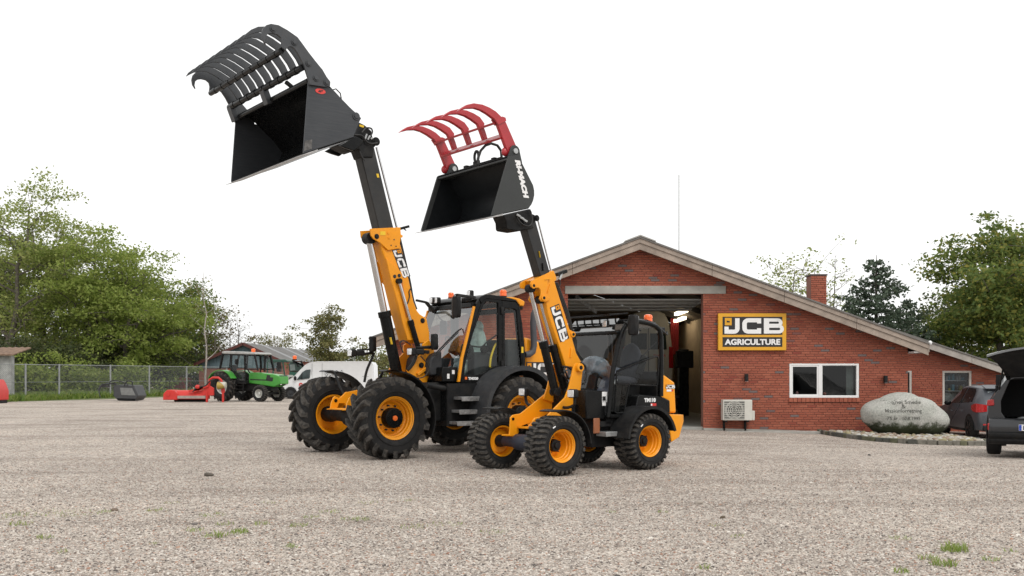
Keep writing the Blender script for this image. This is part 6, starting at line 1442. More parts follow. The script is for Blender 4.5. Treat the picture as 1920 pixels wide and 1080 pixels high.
# dark grapple bucket standing on the gravel
gbk = empty('grapple_bucket', wz((210,656), 55), 0, 'small dark grapple bucket standing on the ground by the fence', 'bucket'); GBO = Vector(gbk.location); GBO.z = 0; gbk.location = GBO
YG = 55.0
def gp(mb, name, mat, bev=0.0): return mb.build(name, mat, gbk, bev=bev, org=GBO)
DG = pm('ground_bucket_grey', (0.045,0.047,0.05), 0.5, var=0.2)
P = lambda pts, Y=YG: [wz(p, Y) for p in pts]
gp(MB().prism(P([(180,560),(200,553),(315,558),(340,625),(318,655),(205,652),(180,625)]), (0, 1.3, 0)), 'bucket_body', DG, 0.03)
gp(MB().prism(P([(222,572),(300,575),(322,622),(232,620)], YG-0.02), (0, 0.018, 0)), 'hitch_plate', pm('hitch_plate_pale', (0.17,0.175,0.17), 0.6, var=0.2))
gp(MB().prism(P([(205,640),(320,643),(318,656),(208,654)], YG-0.03), (0, 0.02, 0)), 'wear_bar', BLK)
for k in range(6):
    Y = YG + 0.05 + k*0.22
    gp(MB().tube([wz(p, Y) for p in ((200,548),(150,545),(105,555),(88,580),(90,615),(100,640))], [0.05,0.05,0.045,0.04,0.03,0.012], 6), 'tine', DG)
gp(MB().cyl(wz((95,563), YG), wz((95,563), YG)+Vector((0,1.3,0)), 0.05, 8), 'cross_tube', DG)
for pts in (((150,560),(165,530),(210,528),(260,545),(275,560)), ((250,560),(270,530),(300,535),(305,560)), ((110,550),(160,548),(190,540))):
    hose(gbk, [wz(p, YG-0.05)-GBO for p in pts], 0.028)

# dull red trailer behind the fence
tr = empty('red_trailer', wz((540,640), 84), 0, 'dull red trailer half hidden behind the wire fence', 'trailer'); TO = Vector(tr.location); TO.z = 0; tr.location = TO
DRD = pm('faded_trailer_red', (0.30,0.04,0.045), 0.6, var=0.25)
MB().prism([wz(p, 84) for p in ((440,490),(630,510),(640,590),(470,600),(430,560))], (0, 2.2, 0)).build('trailer_body', DRD, tr, org=TO, bev=0.02)
for y_ in (535, 565): MB().bar(wz((450,y_), 83.95), wz((635,y_+8), 83.95), 0.08, 0.12).build('side_rib', DRD, tr, org=TO)
for x_ in (500, 590): 
    c = wz((x_,615), 83.9); MB().lathe([(-0.12, 0.2), (-0.14, 0.40), (-0.1, 0.50), (0.1, 0.50), (0.14, 0.40), (0.12, 0.2)], 20, c).build('tyre', RUB, tr, org=TO)

# red flail mower
YM = 52.6
mo = empty('flail_mower', Vector(wz((640,650), YM)), 0, 'bright red flail mower lying left of the green tractor', 'mower'); MO = Vector(mo.location); MO.z = 0; mo.location = MO
def mp_(mb, name, mat, bev=0.0, parent=None): return mb.build(name, mat, parent or mo, bev=bev, org=MO)
a, b = wz((520,600), YM), wz((772,612), YM)
pr = [(0.0,0.55),(0.18,0.85),(0.45,0.98),(0.85,0.92),(1.05,0.70),(1.1,0.25),(0.0,0.25)]
z_s = (wz((540,588), YM).z)/0.98
mp_(MB().prism([(a.x+0.25, YM+0.05+p[0]*0.7, p[1]*z_s) for p in pr], (b.x-a.x-0.25, 0, 0)), 'mower_hood', BRED, 0.02)
mp_(MB().prism([(wz((497,640), YM).x, YM+0.02, 0.12), (wz((590,640), YM).x, YM+0.02, 0.12), (wz((595,612), YM).x, YM+0.02, wz((0,612), YM).z), (wz((570,588), YM).x, YM+0.02, wz((0,588), YM).z), (wz((525,586), YM).x, YM+0.02, wz((0,586), YM).z), (wz((500,610), YM).x, YM+0.02, wz((0,610), YM).z)], (0, 0.9, 0)), 'side_plate', BRED, 0.03)
mp_(MB().box(wz((592,0), YM).x, b.x, YM+0.0, YM+0.05, wz((0,642), YM).z, wz((0,624), YM).z), 'rubber_flap', pm('mower_flap', (0.33,0.28,0.25), 0.7, var=0.2))
mp_(MB().cyl((a.x+0.3, YM+0.4, 0.13), (b.x, YM+0.4, 0.13), 0.11, 12), 'roller', BLM)
mp_(MB().cyl((wz((530,610), YM).x, YM+0.015, wz((0,615), YM).z), (wz((530,610), YM).x, YM-0.02, wz((0,615), YM).z), 0.10, 12), 'bearing_cover', BRED)
hs_ = [(700,640),(760,520),(800,505),(865,508),(880,540),(898,590),(880,660),(868,660),(872,600),(850,530),(808,528),(815,590),(790,660),(778,660),(785,600),(740,610)]
for dy in (0.1, 0.65):
    mp_(MB().tube([wz(p, YM+dy) for p in ((782,655),(790,600),(800,520),(820,508),(855,508),(872,522),(884,560),(886,655))], 0.06, 8), 'headstock', BRED)
mp_(MB().prism([wz(p, YM+0.05) for p in ((748,612),(765,570),(800,560),(826,575),(826,622),(760,625))], (0, 0.10, 0)), 'frame_plate', BRED, 0.01)
mp_(MB().prism([wz(p, YM+0.02) for p in ((868,545),(892,545),(896,605),(874,605))], (0, 0.08, 0)), 'frame_plate', BRED, 0.01)
mp_(MB().bar(wz((700,606), YM+0.2), wz((770,596), YM+0.2), 0.16, 0.16), 'carrier_beam', BRED, 0.01)
for p, q_ in (((690,600),(790,560)), ((700,585),(760,572)), ((665,595),(750,580))): mp_(MB().bar(wz(p, YM), wz(q_, YM), 0.10, 0.10), 'side_shift_ram', BLK if p[0] > 695 else BRED, 0.01)
mp_(MB().ball(wz((722,568), YM), 0.14, 0.12, 0.12), 'gearbox', BRED)
mp_(MB().lathe([(0, 0.06), (0.05, 0.20), (0.30, 0.14), (0.45, 0.08)], 16, tuple(wz((845,560), YM-0.1)), 'x'), 'shaft_guard', pm('guard_brass', (0.35,0.24,0.05), 0.5))
mp_(MB().cyl(wz((870,556), YM-0.05), wz((905,556), YM-0.05), 0.16, 14), 'cover_disc', pm('disc_pale', (0.5,0.48,0.42), 0.5))
for x_ in (780, 884): mp_(MB().box(wz((x_-5,0), YM).x, wz((x_+5,0), YM).x, YM-0.02, YM+0.08, 0.0, wz((0,600), YM).z), 'stand_leg', BRED)
hose(mo, [wz(p, YM-0.05)-MO for p in ((690,600),(720,570),(770,560),(800,530),(830,520))], 0.03)

# green tractor
G = Frame((-15.05, 55.3, 0), -24)
gt = empty('tractor', G.loc, G.a, 'bright green tractor with dark cab, behind the red mower', 'tractor')
GRN = pm('tractor_green', (0.05,0.29,0.035), 0.35, var=0.08, coat=0.2)
def gtb(mb, name, mat, bev=0.0, parent=None): return mb.build(name, mat, parent or gt, bev=bev)
tyg = ag_tyre(1.58, 0.46, 18); tyf = block_tyre(0.88, 0.30, 22)
GRM = pm('pale_rim', (0.50,0.50,0.47), 0.5, var=0.15)
def simple_wheel(root, ty_, rr_, loc, rim, outer=-1):
    c, l = ty_; a = MB().merge(c).build('tyre', RUB, root); a.location = loc
    tag(MB().merge(l).build('tread_lugs', LUG, a, smooth=25), kind='stuff')
    w_ = 0.16
    MB().lathe([(outer*w_, rr_*1.04), (outer*w_*0.9, rr_), (outer*w_*0.4, rr_*0.9), (outer*w_*0.1, rr_*0.75), (outer*w_*0.2, rr_*0.35), (outer*w_*0.7, rr_*0.30), (outer*w_*0.8, 0.001)], 24).build('rim', rim, a)
    MB().lathe([(-outer*w_, rr_*1.04), (-outer*w_*0.9, rr_), (-outer*w_*0.3, rr_*0.7), (-outer*w_*0.3, 0.001)], 20).build('rim_inner', rim, a)
    return a
for v in (-0.85, 0.85): simple_wheel(gt, tyg, 0.44, (0, v, 0.785), GRM, -1 if v < 0 else 1)
for v in (-0.75, 0.75): simple_wheel(gt, tyf, 0.22, (2.38, v, 0.435), GRM, -1 if v < 0 else 1)
gg = lambda pts, v: [G.at(p, v, ZT) for p in pts]
gtb(MB().prism(gg([(1050,478),(1090,474),(1215,488),(1250,500),(1252,548),(1210,568),(1050,542)], -0.38), (0, 0.76, 0)), 'hood', GRN, 0.04)
gtb(MB().prism(gg([(1060,516),(1170,520),(1170,527),(1060,524)], -0.384), (0, -0.004, 0)), 'hood_stripe', DEC)
gtb(MB().prism(gg([(1168,490),(1190,492),(1182,530),(1160,526)], -0.384), (0, -0.004, 0)), 'vent', DEC); gtb(MB().prism(gg([(1186,505),(1208,507),(1203,532),(1180,530)], -0.388), (0, -0.004, 0)), 'vent', DEC)
q = G.at((1250,520), -0.3, ZT); gtb(MB().box(q.x-0.02, q.x+0.03, -0.34, 0.34, q.z-0.30, q.z+0.22), 'front_grille', BLM, 0.02)
for v in (-0.24, 0.24): gtb(MB().box(q.x+0.025, q.x+0.045, v-0.08, v+0.08, q.z-0.28, q.z-0.16), 'head_lamp', LAMP, 0.01)
gtb(MB().box(0.2, 2.75, -0.30, 0.30, 0.55, 1.05), 'engine', BLM, 0.04); gtb(MB().box(2.25, 2.5, -0.70, 0.70, 0.36, 0.50), 'front_axle', BLM, 0.03); gtb(MB().box(-0.3, 0.5, -0.35, 0.35, 0.5, 1.1), 'gearbox', BLM, 0.04); gtb(MB().cyl((0,-0.8,0.785), (0,0.8,0.785), 0.14, 12), 'rear_axle', BLM)
for sgv in (-1, 1):
    v0, v1 = (-1.12, -0.60) if sgv < 0 else (0.60, 1.12)
    gtb(arc_band((0.0, 0.785), 0.86, 30, 150, v0, v1, 0.03, 12), 'mudguard', GRN)
    v = sgv*0.68
    O = [G.at(p, -0.68, ZT) for p in ((865,450),(882,352),(1088,358),(1110,462),(1030,540),(985,540),(940,475))]; O = [Vector((p.x, v, p.z)) for p in O]
    I1 = [G.at(p, -0.68, ZT) for p in ((872,440),(888,362),(930,363),(924,442))]; I1 = [Vector((p.x, v, p.z)) for p in I1]
    I2 = [G.at(p, -0.68, ZT) for p in ((938,448),(943,365),(1018,367),(1024,525),(990,525))]; I2 = [Vector((p.x, v, p.z)) for p in I2]
    I3 = [G.at(p, -0.68, ZT) for p in ((1034,452),(1028,368),(1082,368),(1102,452))]; I3 = [Vector((p.x, v, p.z)) for p in I3]
    for I_, nm in ((I1, 'side_window'), (I2, 'door'), (I3, 'front_window')):
        fr = gtb(MB().ring(hull_ring(I_, 1.13), I_, (0, -0.05*sgv, 0)), nm, BLM); gtb(MB().add([p+Vector((0,-0.02*sgv,0)) for p in I_], [tuple(range(len(I_)))]), 'pane', GLS, 0, fr)
    gtb(MB().bar(O[0], O[1], 0.07, 0.07), 'cab_post', BLM); gtb(MB().bar(O[2], O[3], 0.07, 0.07), 'cab_post', BLM)
    lowp = [Vector((p.x, v, p.z)) for p in [G.at(p, -0.68, ZT) for p in ((930,470),(985,528),(1030,532),(1032,548),(962,548))]]
    gtb(MB().prism(lowp, (0, -0.05*sgv, 0)), 'cab_lower_panel', BLM)
O = [G.at(p, -0.70, ZT) for p in ((876,340),(900,336),(1080,344),(1096,352),(1094,360),(878,354))]
gtb(MB().prism(O, (0, 1.40, 0)), 'cab_roof', pm('roof_pale_grey', (0.36,0.36,0.35), 0.6, var=0.2), 0.03)
q = G.at((1080,336), -0.4, ZT); beacon(gt, (q.x, -0.4, q.z-0.13), 1.6)
gtb(MB().tube(gg([(1152,470),(1156,370),(1168,366),(1168,385)], -0.30), 0.06, 10), 'exhaust', BLM)
q = G.at((975,405), -0.9, ZT); mirror(gt, q, 0.25, 0.30)
m = MB(); 
for (x_, w2) in ((968,0.03), (1015,0.03)): m.bar(G.at((x_,545), -0.80, ZT), G.at((x_-2,618), -0.80, ZT), 0.04, 0.04)
for y_ in (560, 582, 604): m.bar(G.at((966,y_), -0.80, ZT), G.at((1016,y_), -0.80, ZT), 0.16, 0.03)
gtb(m, 'ladder', BLM)
gtb(MB().box(0.0, 0.5, -0.25, 0.25, 1.15, 1.45), 'seat', BLM, 0.05); gtb(MB().box(-0.05, 0.08, -0.22, 0.22, 1.4, 1.95), 'seat_back', BLM, 0.05)
gtb(MB().box(0.45, 1.35, -0.66, 0.66, 0.95, 1.12), 'cab_floor', BLM)

# two more machines parked behind
t2 = empty('tractor', wz((1240,600), 64), 0, 'pale grey tractor with dark green cab roof, behind the green tractor', 'tractor'); TO2 = Vector(t2.location); TO2.z = 0; t2.location = TO2
def t2b(mb, name, mat, bev=0.0, parent=None): return mb.build(name, mat, parent or t2, bev=bev, org=TO2)
DGR = pm('dark_green_roof', (0.02,0.07,0.05), 0.4); PGR = pm('pale_grey_body', (0.30,0.30,0.27), 0.5)
Q = lambda pts, Y=64.0: [wz(p, Y) for p in pts]
t2b(MB().prism(Q([(1170,398),(1185,390),(1285,390),(1300,400),(1298,408),(1172,408)]), (0, 1.6, 0)), 'cab_roof', DGR, 0.03)
for pts in (((1172,408),(1168,500)), ((1210,408),(1206,500)), ((1270,408),(1282,495))):
    for Y in (64.0, 65.5): t2b(MB().bar(wz(pts[0], Y), wz(pts[1], Y), 0.08, 0.08), 'cab_post', DGR)
for Y in (64.02, 65.5): t2b(MB().add([wz(p, Y) for p in ((1172,408),(1270,408),(1282,495),(1168,500))], [(0,1,2,3)]), 'cab_glass', GLS)
t2b(MB().prism(Q([(1160,495),(1240,495),(1300,490),(1312,500),(1312,590),(1160,600)]), (0, 1.5, 0)), 'body', PGR, 0.04)
t2b(MB().box(wz((1215,0),64).x, wz((1240,0),64).x, 64.5, 65, wz((0,470),64).z, wz((0,430),64).z), 'seat', BLM, 0.05)
c = wz((1245,428), 63.7); t2b(MB().box(c.x-0.12, c.x+0.12, 63.65, 63.75, c.z-0.2, c.z+0.2), 'mirror', BLM, 0.03)
for x_ in (1200, 1300): t2b(MB().lathe([(-0.18, 0.3), (-0.2, 0.55), (-0.15, 0.65), (0.15, 0.65), (0.2, 0.55), (0.18, 0.3)], 24, (wz((x_,0),64).x, 64.2, 0.65)), 'tyre', RUB)
t3 = empty('forage_machine', wz((1360,600), 70), 0, 'dark green machine with beacon and folded booms behind the white van', 'machine'); TO3 = Vector(t3.location); TO3.z = 0; t3.location = TO3
def t3b(mb, name, mat, bev=0.0, parent=None): return mb.build(name, mat, parent or t3, bev=bev, org=TO3)
Q = lambda pts, Y=70.0: [wz(p, Y) for p in pts]
t3b(MB().prism(Q([(1305,420),(1320,405),(1360,408),(1385,430),(1390,470),(1310,470)]), (0, 1.4, 0)), 'cab', pm('dark_cab_green', (0.03,0.06,0.05), 0.3), 0.05)
t3b(MB().prism(Q([(1310,470),(1390,475),(1410,510),(1310,520)]), (0, 1.6, 0)), 'body', pm('deep_green', (0.015,0.09,0.06), 0.4), 0.04)
t3b(MB().prism(Q([(1315,425),(1345,420),(1350,460),(1318,462)], 69.98), (0, 0.01, 0)), 'window', pm('pale_window', (0.20,0.24,0.23), 0.2))
for p, q_ in (((1310,400),(1400,425)), ((1330,395),(1420,445)), ((1385,400),(1405,440)), ((1355,405),(1370,440))): t3b(MB().bar(wz(p, 69.6), wz(q_, 69.6), 0.10, 0.10), 'folded_boom', BLM)
c = wz((1346,396), 69.8); beacon(t3, c-TO3, 2.0)
for x_ in (1320, 1395): t3b(MB().lathe([(-0.18, 0.3), (-0.2, 0.55), (-0.15, 0.65), (0.15, 0.65), (0.2, 0.55), (0.18, 0.3)], 20, (wz((x_,0),70).x, 70.2, 0.65)), 'tyre', RUB)

# vans
VWH = pm('van_white', (0.74,0.75,0.76), 0.3, var=0.03, coat=0.3)
YV = 60.5
vn = empty('white_van', wz((1560,640), YV), 0, 'white panel van with outlined VAN lettering parked behind the big loader', 'van'); VO = Vector(vn.location); VO.z = 0; vn.location = VO
def vb(mb, name, mat, bev=0.0, parent=None, smooth=38): return mb.build(name, mat, parent or vn, bev=bev, org=VO, smooth=smooth)
Q = lambda pts, Y=YV: [wz(p, Y) for p in pts]
prof = [(1256,600),(1262,562),(1285,535),(1338,502),(1378,458),(1412,425),(1440,410),(1490,403),(1800,402),(1840,408),(1852,430),(1856,600),(1850,632),(1270,636)]
pn = Q(prof); c = sum(pn, Vector())/len(pn)
m = MB(); rows = []
for dy, k in ((0.14, 0.955), (0.03, 0.99), (0.0, 1.0), (1.95, 1.0), (2.0, 0.97)):
    pass
lowz = pn[0].z
def row(dy, inset): return [Vector((p.x + (0.03*inset if p.x < c.x else -0.02*inset), YV+dy+ (0.16 if p.z > 1.3 else 0.0)*(1 if dy < 1 else -1)*min(1, (p.z-1.3)/1.0 if p.z > 1.3 else 0), p.z - (0.04*inset if p.z > 1.8 else 0))) for p in pn]
rows = [row(0.04, 1.6), row(0.0, 0.0), row(2.0, 0.0), row(1.96, 1.6)]; n = len(pn)
for i in range(3):
    for k in range(n): m.add([rows[i][k], rows[i][(k+1)%n], rows[i+1][(k+1)%n], rows[i+1][k]], [(0,1,2,3)])
m.add(rows[0], [tuple(range(n))]); m.add(rows[3], [tuple(range(n))[::-1]])
vb(m, 'body', VWH, 0.05)
def on_side(p, off=-0.012): 
    q = wz(p, YV); q.y = YV + off + (0.16*min(1, (q.z-1.3)/1.0) if q.z > 1.3 else 0) + (0.0); return q
VGL = pm('van_dark_glass', (0.03,0.045,0.045), 0.08, var=0.4, vs=3)
vb(MB().add([on_side(p, -0.02) for p in ((1358,522),(1395,472),(1418,458),(1448,455),(1442,512))], [(0,1,2,3,4)]), 'cab_window', VGL)
vb(MB().bar(on_side((1392,478), -0.03), on_side((1392,520), -0.03), 0.03, 0.05), 'window_bar', BLM)
ws = [(1345,500),(1382,458),(1418,424)]
vb(MB().grid([[wz(p, YV+0.25)+Vector((-0.03,0,0.02)), wz(p, YV+1.75)+Vector((-0.03,0,0.02))] for p in ws]), 'windscreen', VGL)
vb(MB().ball(on_side((1352,512), -0.15), 0.09, 0.09, 0.14), 'wing_mirror', BLM)
vb(MB().prism([on_side(p, -0.014) for p in ((1268,612),(1382,628),(1850,610),(1850,632),(1270,636))], (0, 0.01, 0)), 'lower_trim', GRY)
vb(MB().prism([wz(p, YV-0.01) for p in ((1255,590),(1290,585),(1300,625),(1268,637),(1256,625))], (0, 1.9, 0)), 'front_bumper', GRY, 0.04)
for x_, sz in ((1320, 1), (1740, 1)):
    c_ = wz((x_,618), YV); vb(MB().lathe([(-0.02, 0.36), (0.30, 0.36)], 24, (c_.x, YV-0.004, 0.36)), 'wheel_arch', BLM)
    tyr = vb(MB().lathe([(-0.03, 0.20), (-0.05, 0.30), (-0.02, 0.345), (0.2, 0.345), (0.2, 0.2)], 28, (c_.x, YV, 0.345)), 'tyre', RUB); vb(MB().lathe([(-0.04, 0.205), (-0.02, 0.19), (-0.01, 0.10), (-0.04, 0.08), (-0.045, 0.001)], 20, (c_.x, YV, 0.345)), 'hub_cap', GRY, 0, tyr)
for x_ in (1455, 1520): vb(MB().bar(on_side((x_,415), -0.004), on_side((x_+2,605), -0.004), 0.012, 0.012), 'panel_seam', GRY)
vb(MB().bar(on_side((1440,545), -0.02), on_side((1462,545), -0.02), 0.03, 0.04), 'door_handle', BLM)
def outline_text(txt, size, wd, th):
    a = fit(text_mb(txt, size, 0.02), wd); return a
c_ = on_side((1590,480), -0.016)
tx = fit(text_mb('VAN', 0.4, 0.012, 0.0), 1.12, 0.37); tx.move(plane_M(c_, (1,0,0), (0,0.12,1))); vb(tx, 'side_lettering', DEC, smooth=0)
tx = fit(text_mb('VAN', 0.4, -0.006, 0.0), 1.06, 0.31); tx.move(plane_M(c_+Vector((0,-0.004,0)), (1,0,0), (0,0.12,1))); vb(tx, 'side_lettering_fill', VWH, smooth=0)
c_ = on_side((1385,552), -0.02); vb(MB().lathe([(0, 0.05), (-0.003, 0.05), (-0.003, 0.11), (0, 0.11)], 20, tuple(c_), 'y', closed=True), 'round_emblem', REDD)
c_ = on_side((1425,553), -0.02); tx = fit(text_mb('TINGHØJ', 0.2, 0.004), 0.50, 0.12); tx.move(plane_M(c_, (1,0,0), (0,0,1))); vb(tx, 'red_lettering', REDD, smooth=0)
tx = fit(text_mb('Smedie & Maskinforretning', 0.1, 0.0), 0.40, 0.05); tx.move(plane_M(on_side((1800,500), -0.016), (1,0,0), (0,0.12,1))); vb(tx, 'small_lettering', GRY, smooth=0)

# van raised on the lift inside the hall (tail towards the door)
Yg = 38.5
gv = empty('white_van', world_at(1213, 740, Yg), 0, 'white high-roof van raised on the lift inside the open hall', 'van'); GVO = Vector(gv.location)
def gvb(mb, name, mat, bev=0.0, parent=None): return mb.build(name, mat, parent or gv, bev=bev, org=GVO)
W2 = lambda px, py: world_at(px, py, Yg)
pr = [(1170,728),(1168,690),(1171,630),(1178,600),(1188,587),(1205,583),(1235,583),(1247,588),(1254,604),(1259,640),(1262,690),(1260,728)]
gvb(MB().prism([W2(*p) for p in pr], (0, 5.0, 0)), 'body', pm('van_off_white', (0.60,0.58,0.52), 0.4, var=0.05), 0.05)
gvb(MB().prism([W2(*p)-Vector((0,0.02,0)) for p in ((1184,625),(1213,625),(1213,655),(1182,655))], (0, 0.015, 0)), 'rear_window', VGL); gvb(MB().prism([W2(*p)-Vector((0,0.02,0)) for p in ((1219,625),(1248,625),(1250,655),(1219,655))], (0, 0.015, 0)), 'rear_window', VGL)
gvb(MB().bar(W2(1216,590)-Vector((0,0.02,0)), W2(1216,722)-Vector((0,0.02,0)), 0.015, 0.02), 'door_seam', BLM)
for x_ in (1172, 1258): gvb(MB().box(W2(x_-4,0).x, W2(x_+4,0).x, Yg-0.03, Yg+0.05, W2(0,690).z, W2(0,650).z), 'tail_lamp', RLN, 0.01)
gvb(MB().box(W2(1170,0).x, W2(1261,0).x, Yg-0.06, Yg+0.1, W2(0,745).z, W2(0,728).z), 'rear_bumper', BLM, 0.02); gvb(MB().box(W2(1246,0).x, W2(1258,0).x, Yg-0.075, Yg-0.061, W2(0,737).z, W2(0,733).z), 'bumper_reflector', RLN)
tx = fit(text_mb('TINGHØJ', 0.2, 0.004), 0.45, 0.10); tx.move(plane_M(W2(1236,667)-Vector((0,0.012,0)), (1,0,0), (0,0,1))); gvb(tx, 'red_lettering', REDD)
for x_ in (1180, 1250): gvb(MB().lathe([(0, 0.2), (0, 0.34), (0.22, 0.34), (0.22, 0.2)], 20, (W2(x_,0).x, Yg+1.0, W2(0,745).z), 'x'), 'tyre', RUB)
lf = empty('post_lift', world_at(1281, 800, 36.5), 0, 'black post lift standing at the right inside the hall', 'lift'); LO = Vector(lf.location); LO.z = gz(5.5, 30); lf.location = LO
MB().box(LO.x-0.17, LO.x+0.17, 36.3, 36.7, LO.z, world_at(0,655,36.5).z).build('column', BLK, lf, org=LO, bev=0.02); MB().box(LO.x-0.25, LO.x+0.32, 36.2, 36.75, world_at(0,690,36.5).z, world_at(0,658,36.5).z).build('motor_box', BLM, lf, org=LO, bev=0.03); MB().box(LO.x-0.35, LO.x+0.35, 36.1, 36.9, LO.z, LO.z+0.05).build('base_plate', BLM, lf, org=LO); MB().bar((LO.x-0.1, 36.4, LO.z+0.75), (LO.x-1.1, 36.6, LO.z+0.78), 0.12, 0.1).build('lift_arm', BLK, lf, org=LO)
p = world_at(1265, 597, 41.0); bn = MB(); bn.grid([[(p.x-0.16+0.04*i, 41.0+0.02*(i % 2), p.z) for i in range(9)], [(p.x-0.16+0.04*i, 41.0+0.02*(i % 2), p.z-1.45) for i in range(9)]]); o = bn.build('red_banner', pm('banner_red', (0.25,0.015,0.02), 0.8), None, org=p); o.location = p; tag(o, 'dark red cloth banner hanging inside the hall', 'banner')
tcb = empty('tool_cabinet', (5.75, 40.5, gz(5.5,30)+0.035), 0, 'dark tool cabinet against the right wall inside the hall', 'cabinet')
MB().box(-0.5, 0.5, -0.3, 0.3, 0, 1.0).build('cabinet_body', pm('cabinet_dark_red', (0.09,0.02,0.02), 0.5), tcb, bev=0.02)
for k in range(4): MB().box(-0.46, 0.46, -0.32, -0.301, 0.08+k*0.23, 0.28+k*0.23).build('drawer', BLM, tcb, bev=0.01)

# barn
bn_ = empty('barn', (-22.2, 85, 0), 0, 'distant barn with blue gable boards over brick and a grey corrugated roof', 'barn'); BNO = Vector((-22.2, 85, 0))
def bb(mb, name, mat, bev=0.0, parent=None): return mb.build(name, mat, parent or bn_, bev=bev, org=BNO)
ap = wz((1022,284), 85); rv = wz((1245,385), 85); lv = Vector((ap.x-(rv.x-ap.x)*1.35, 85, rv.z-0.35))
BLU = pm('blue_grey_boards', (0.13,0.18,0.21), 0.8, var=0.15); 
zz = 2.0
nbd = 22
for i in range(nbd):
    xa, xb = lv.x+0.1+(rv.x-lv.x-0.2)*i/nbd, lv.x+0.1+(rv.x-lv.x-0.2)*(i+0.94)/nbd
    hz_ = lambda x: ap.z-(ap.z-rv.z)*(x-ap.x)/(rv.x-ap.x) if x > ap.x else ap.z-(ap.z-lv.z)*(ap.x-x)/(ap.x-lv.x)
    if min(hz_(xa), hz_(xb)) > zz: bb(MB().prism([(xa, 85, zz), (xb, 85, zz), (xb, 85, hz_(xb)-0.05), (xa, 85, hz_(xa)-0.05)], (0, 0.06, 0)), 'gable_board', BLU)
bb(MB().prism([(lv.x+0.1, 85.07, 0), (rv.x-0.1, 85.07, 0), (rv.x-0.1, 85.07, rv.z-0.1), (ap.x, 85.07, ap.z-0.1), (lv.x+0.1, 85.07, lv.z-0.1)], (0, 0.3, 0)), 'gable_wall', pm('far_brick', (0.30,0.10,0.07), 0.9, var=0.2, vs=3))
bb(MB().box(rv.x-0.4, rv.x-0.1, 85.38, 112, 0, rv.z-0.1), 'side_wall', MATS['far_brick'])
CR = pm('corrugated_grey_roof', (0.15,0.145,0.14), 0.85, var=0.2, vs=1.2)
SKL = pm('roof_light_strip', (0.24,0.245,0.25), 0.6)
for i in range(18):
    y0 = 84.6+i*1.55; y1 = y0+1.5
    for a, b in ((ap, rv), (ap, lv)):
        sk = i in (4, 9, 13) and b is rv
        e_ = Vector((b.x + (0.25 if b is rv else -0.25), 0, b.z-0.12))
        rows = []
        for k in range(7):
            y = y0+(y1-y0)*k/6; dz = 0.03*(k % 2); rows.append([(a.x, y, a.z+dz), (e_.x, y, e_.z+dz)])
        bb(MB().grid(rows), 'roof_light' if sk else 'roof_sheet', SKL if sk else CR)
VRG = pm('verge_red', (0.11,0.035,0.03), 0.7)
bb(MB().bar((ap.x, 84.55, ap.z-0.08), (rv.x+0.3, 84.55, rv.z-0.24), 0.06, 0.24), 'verge_board', VRG); bb(MB().bar((ap.x, 84.55, ap.z-0.08), (lv.x-0.3, 84.55, lv.z-0.24), 0.06, 0.24), 'verge_board', VRG)

# ================================================================== parked cars
def loft(secs):
    """secs: list of rings (same count)"""
    m = MB(); n = len(secs[0])
    for A, B in zip(secs, secs[1:]):
        for k in range(n): m.add([A[k], A[(k+1)%n], B[(k+1)%n], B[k]], [(0,1,2,3)])
    m.add(secs[0], [tuple(range(n))]); m.add(secs[-1], [tuple(range(n))[::-1]]); return m
def sec(x, zs, zm, zb, zt, ws, wb_, wt):
    h = [(ws*0.6, zs), (ws, zs+0.04), (wb_, zm), (wb_*0.985, zb), (wt+(wb_-wt)*0.06, zb+(zt-zb)*0.93), (wt*0.86, zt-0.01), (wt*0.4, zt+0.01)]
    return [Vector((x, y, z)) for y, z in h] + [Vector((x, -y, z)) for y, z in h[::-1]]
def arch(root, x, sg, R, y, z, mat):
    m = MB().prism([(x+R*math.cos(k*math.pi/16-0.12), sg*y, z+R*math.sin(k*math.pi/16-0.12)*1.0) for k in range(0, 18)], (0, sg*0.006, 0)); m.build('wheel_arch', mat, root)
def car_wheel(root, loc, R, W, rim, out=1):
    t_ = MB().lathe([(-W/2, R*0.66), (-W/2*1.02, R*0.85), (-W/2*0.85, R*0.98), (-W/4, R), (W/4, R), (W/2*0.85, R*0.98), (W/2*1.02, R*0.85), (W/2, R*0.66)], 36, closed=True).build('tyre', RUB, root); t_.location = loc
    m = MB().lathe([(out*W*0.46, R*0.67), (out*W*0.40, R*0.62), (out*W*0.10, R*0.60), (out*W*0.05, R*0.2)], 32); m.build('rim', rim, t_)
    s_ = MB()
    for k in range(5):
        a = k*2*math.pi/5
        for da in (-0.16, 0.16):
            s_.bar((R*0.12*math.cos(a), out*W*0.38, R*0.12*math.sin(a)), (R*0.62*math.cos(a+da), out*W*0.42, R*0.62*math.sin(a+da)), 0.03, 0.035, (0,1,0))
    s_.lathe([(out*W*0.30, R*0.16), (out*W*0.42, R*0.14), (out*W*0.43, 0.001)], 16); s_.build('spokes', rim, t_)
    return t_
CARG = pm('car_grey_metallic', (0.072,0.078,0.090), 0.34, metal=0.0, var=0.05, coat=0.15, spec=0.35)
RIMB = pm('black_alloy', (0.02,0.02,0.022), 0.3, metal=0.3)
CGL = pm('car_dark_glass', (0.012,0.014,0.015), 0.12, var=0.2, spec=0.03)
C1 = Frame((13.07, 27.3, gz(13.0, 27.3)), 83)
pc = empty('hatchback_car', C1.loc, C1.a, 'dark grey small hatchback parked behind the boulder', 'car')
def pb(mb, name, mat, bev=0.0, parent=None, smooth=38, sub=0): return mb.build(name, mat, parent or pc, bev=bev, smooth=smooth, sub=sub)
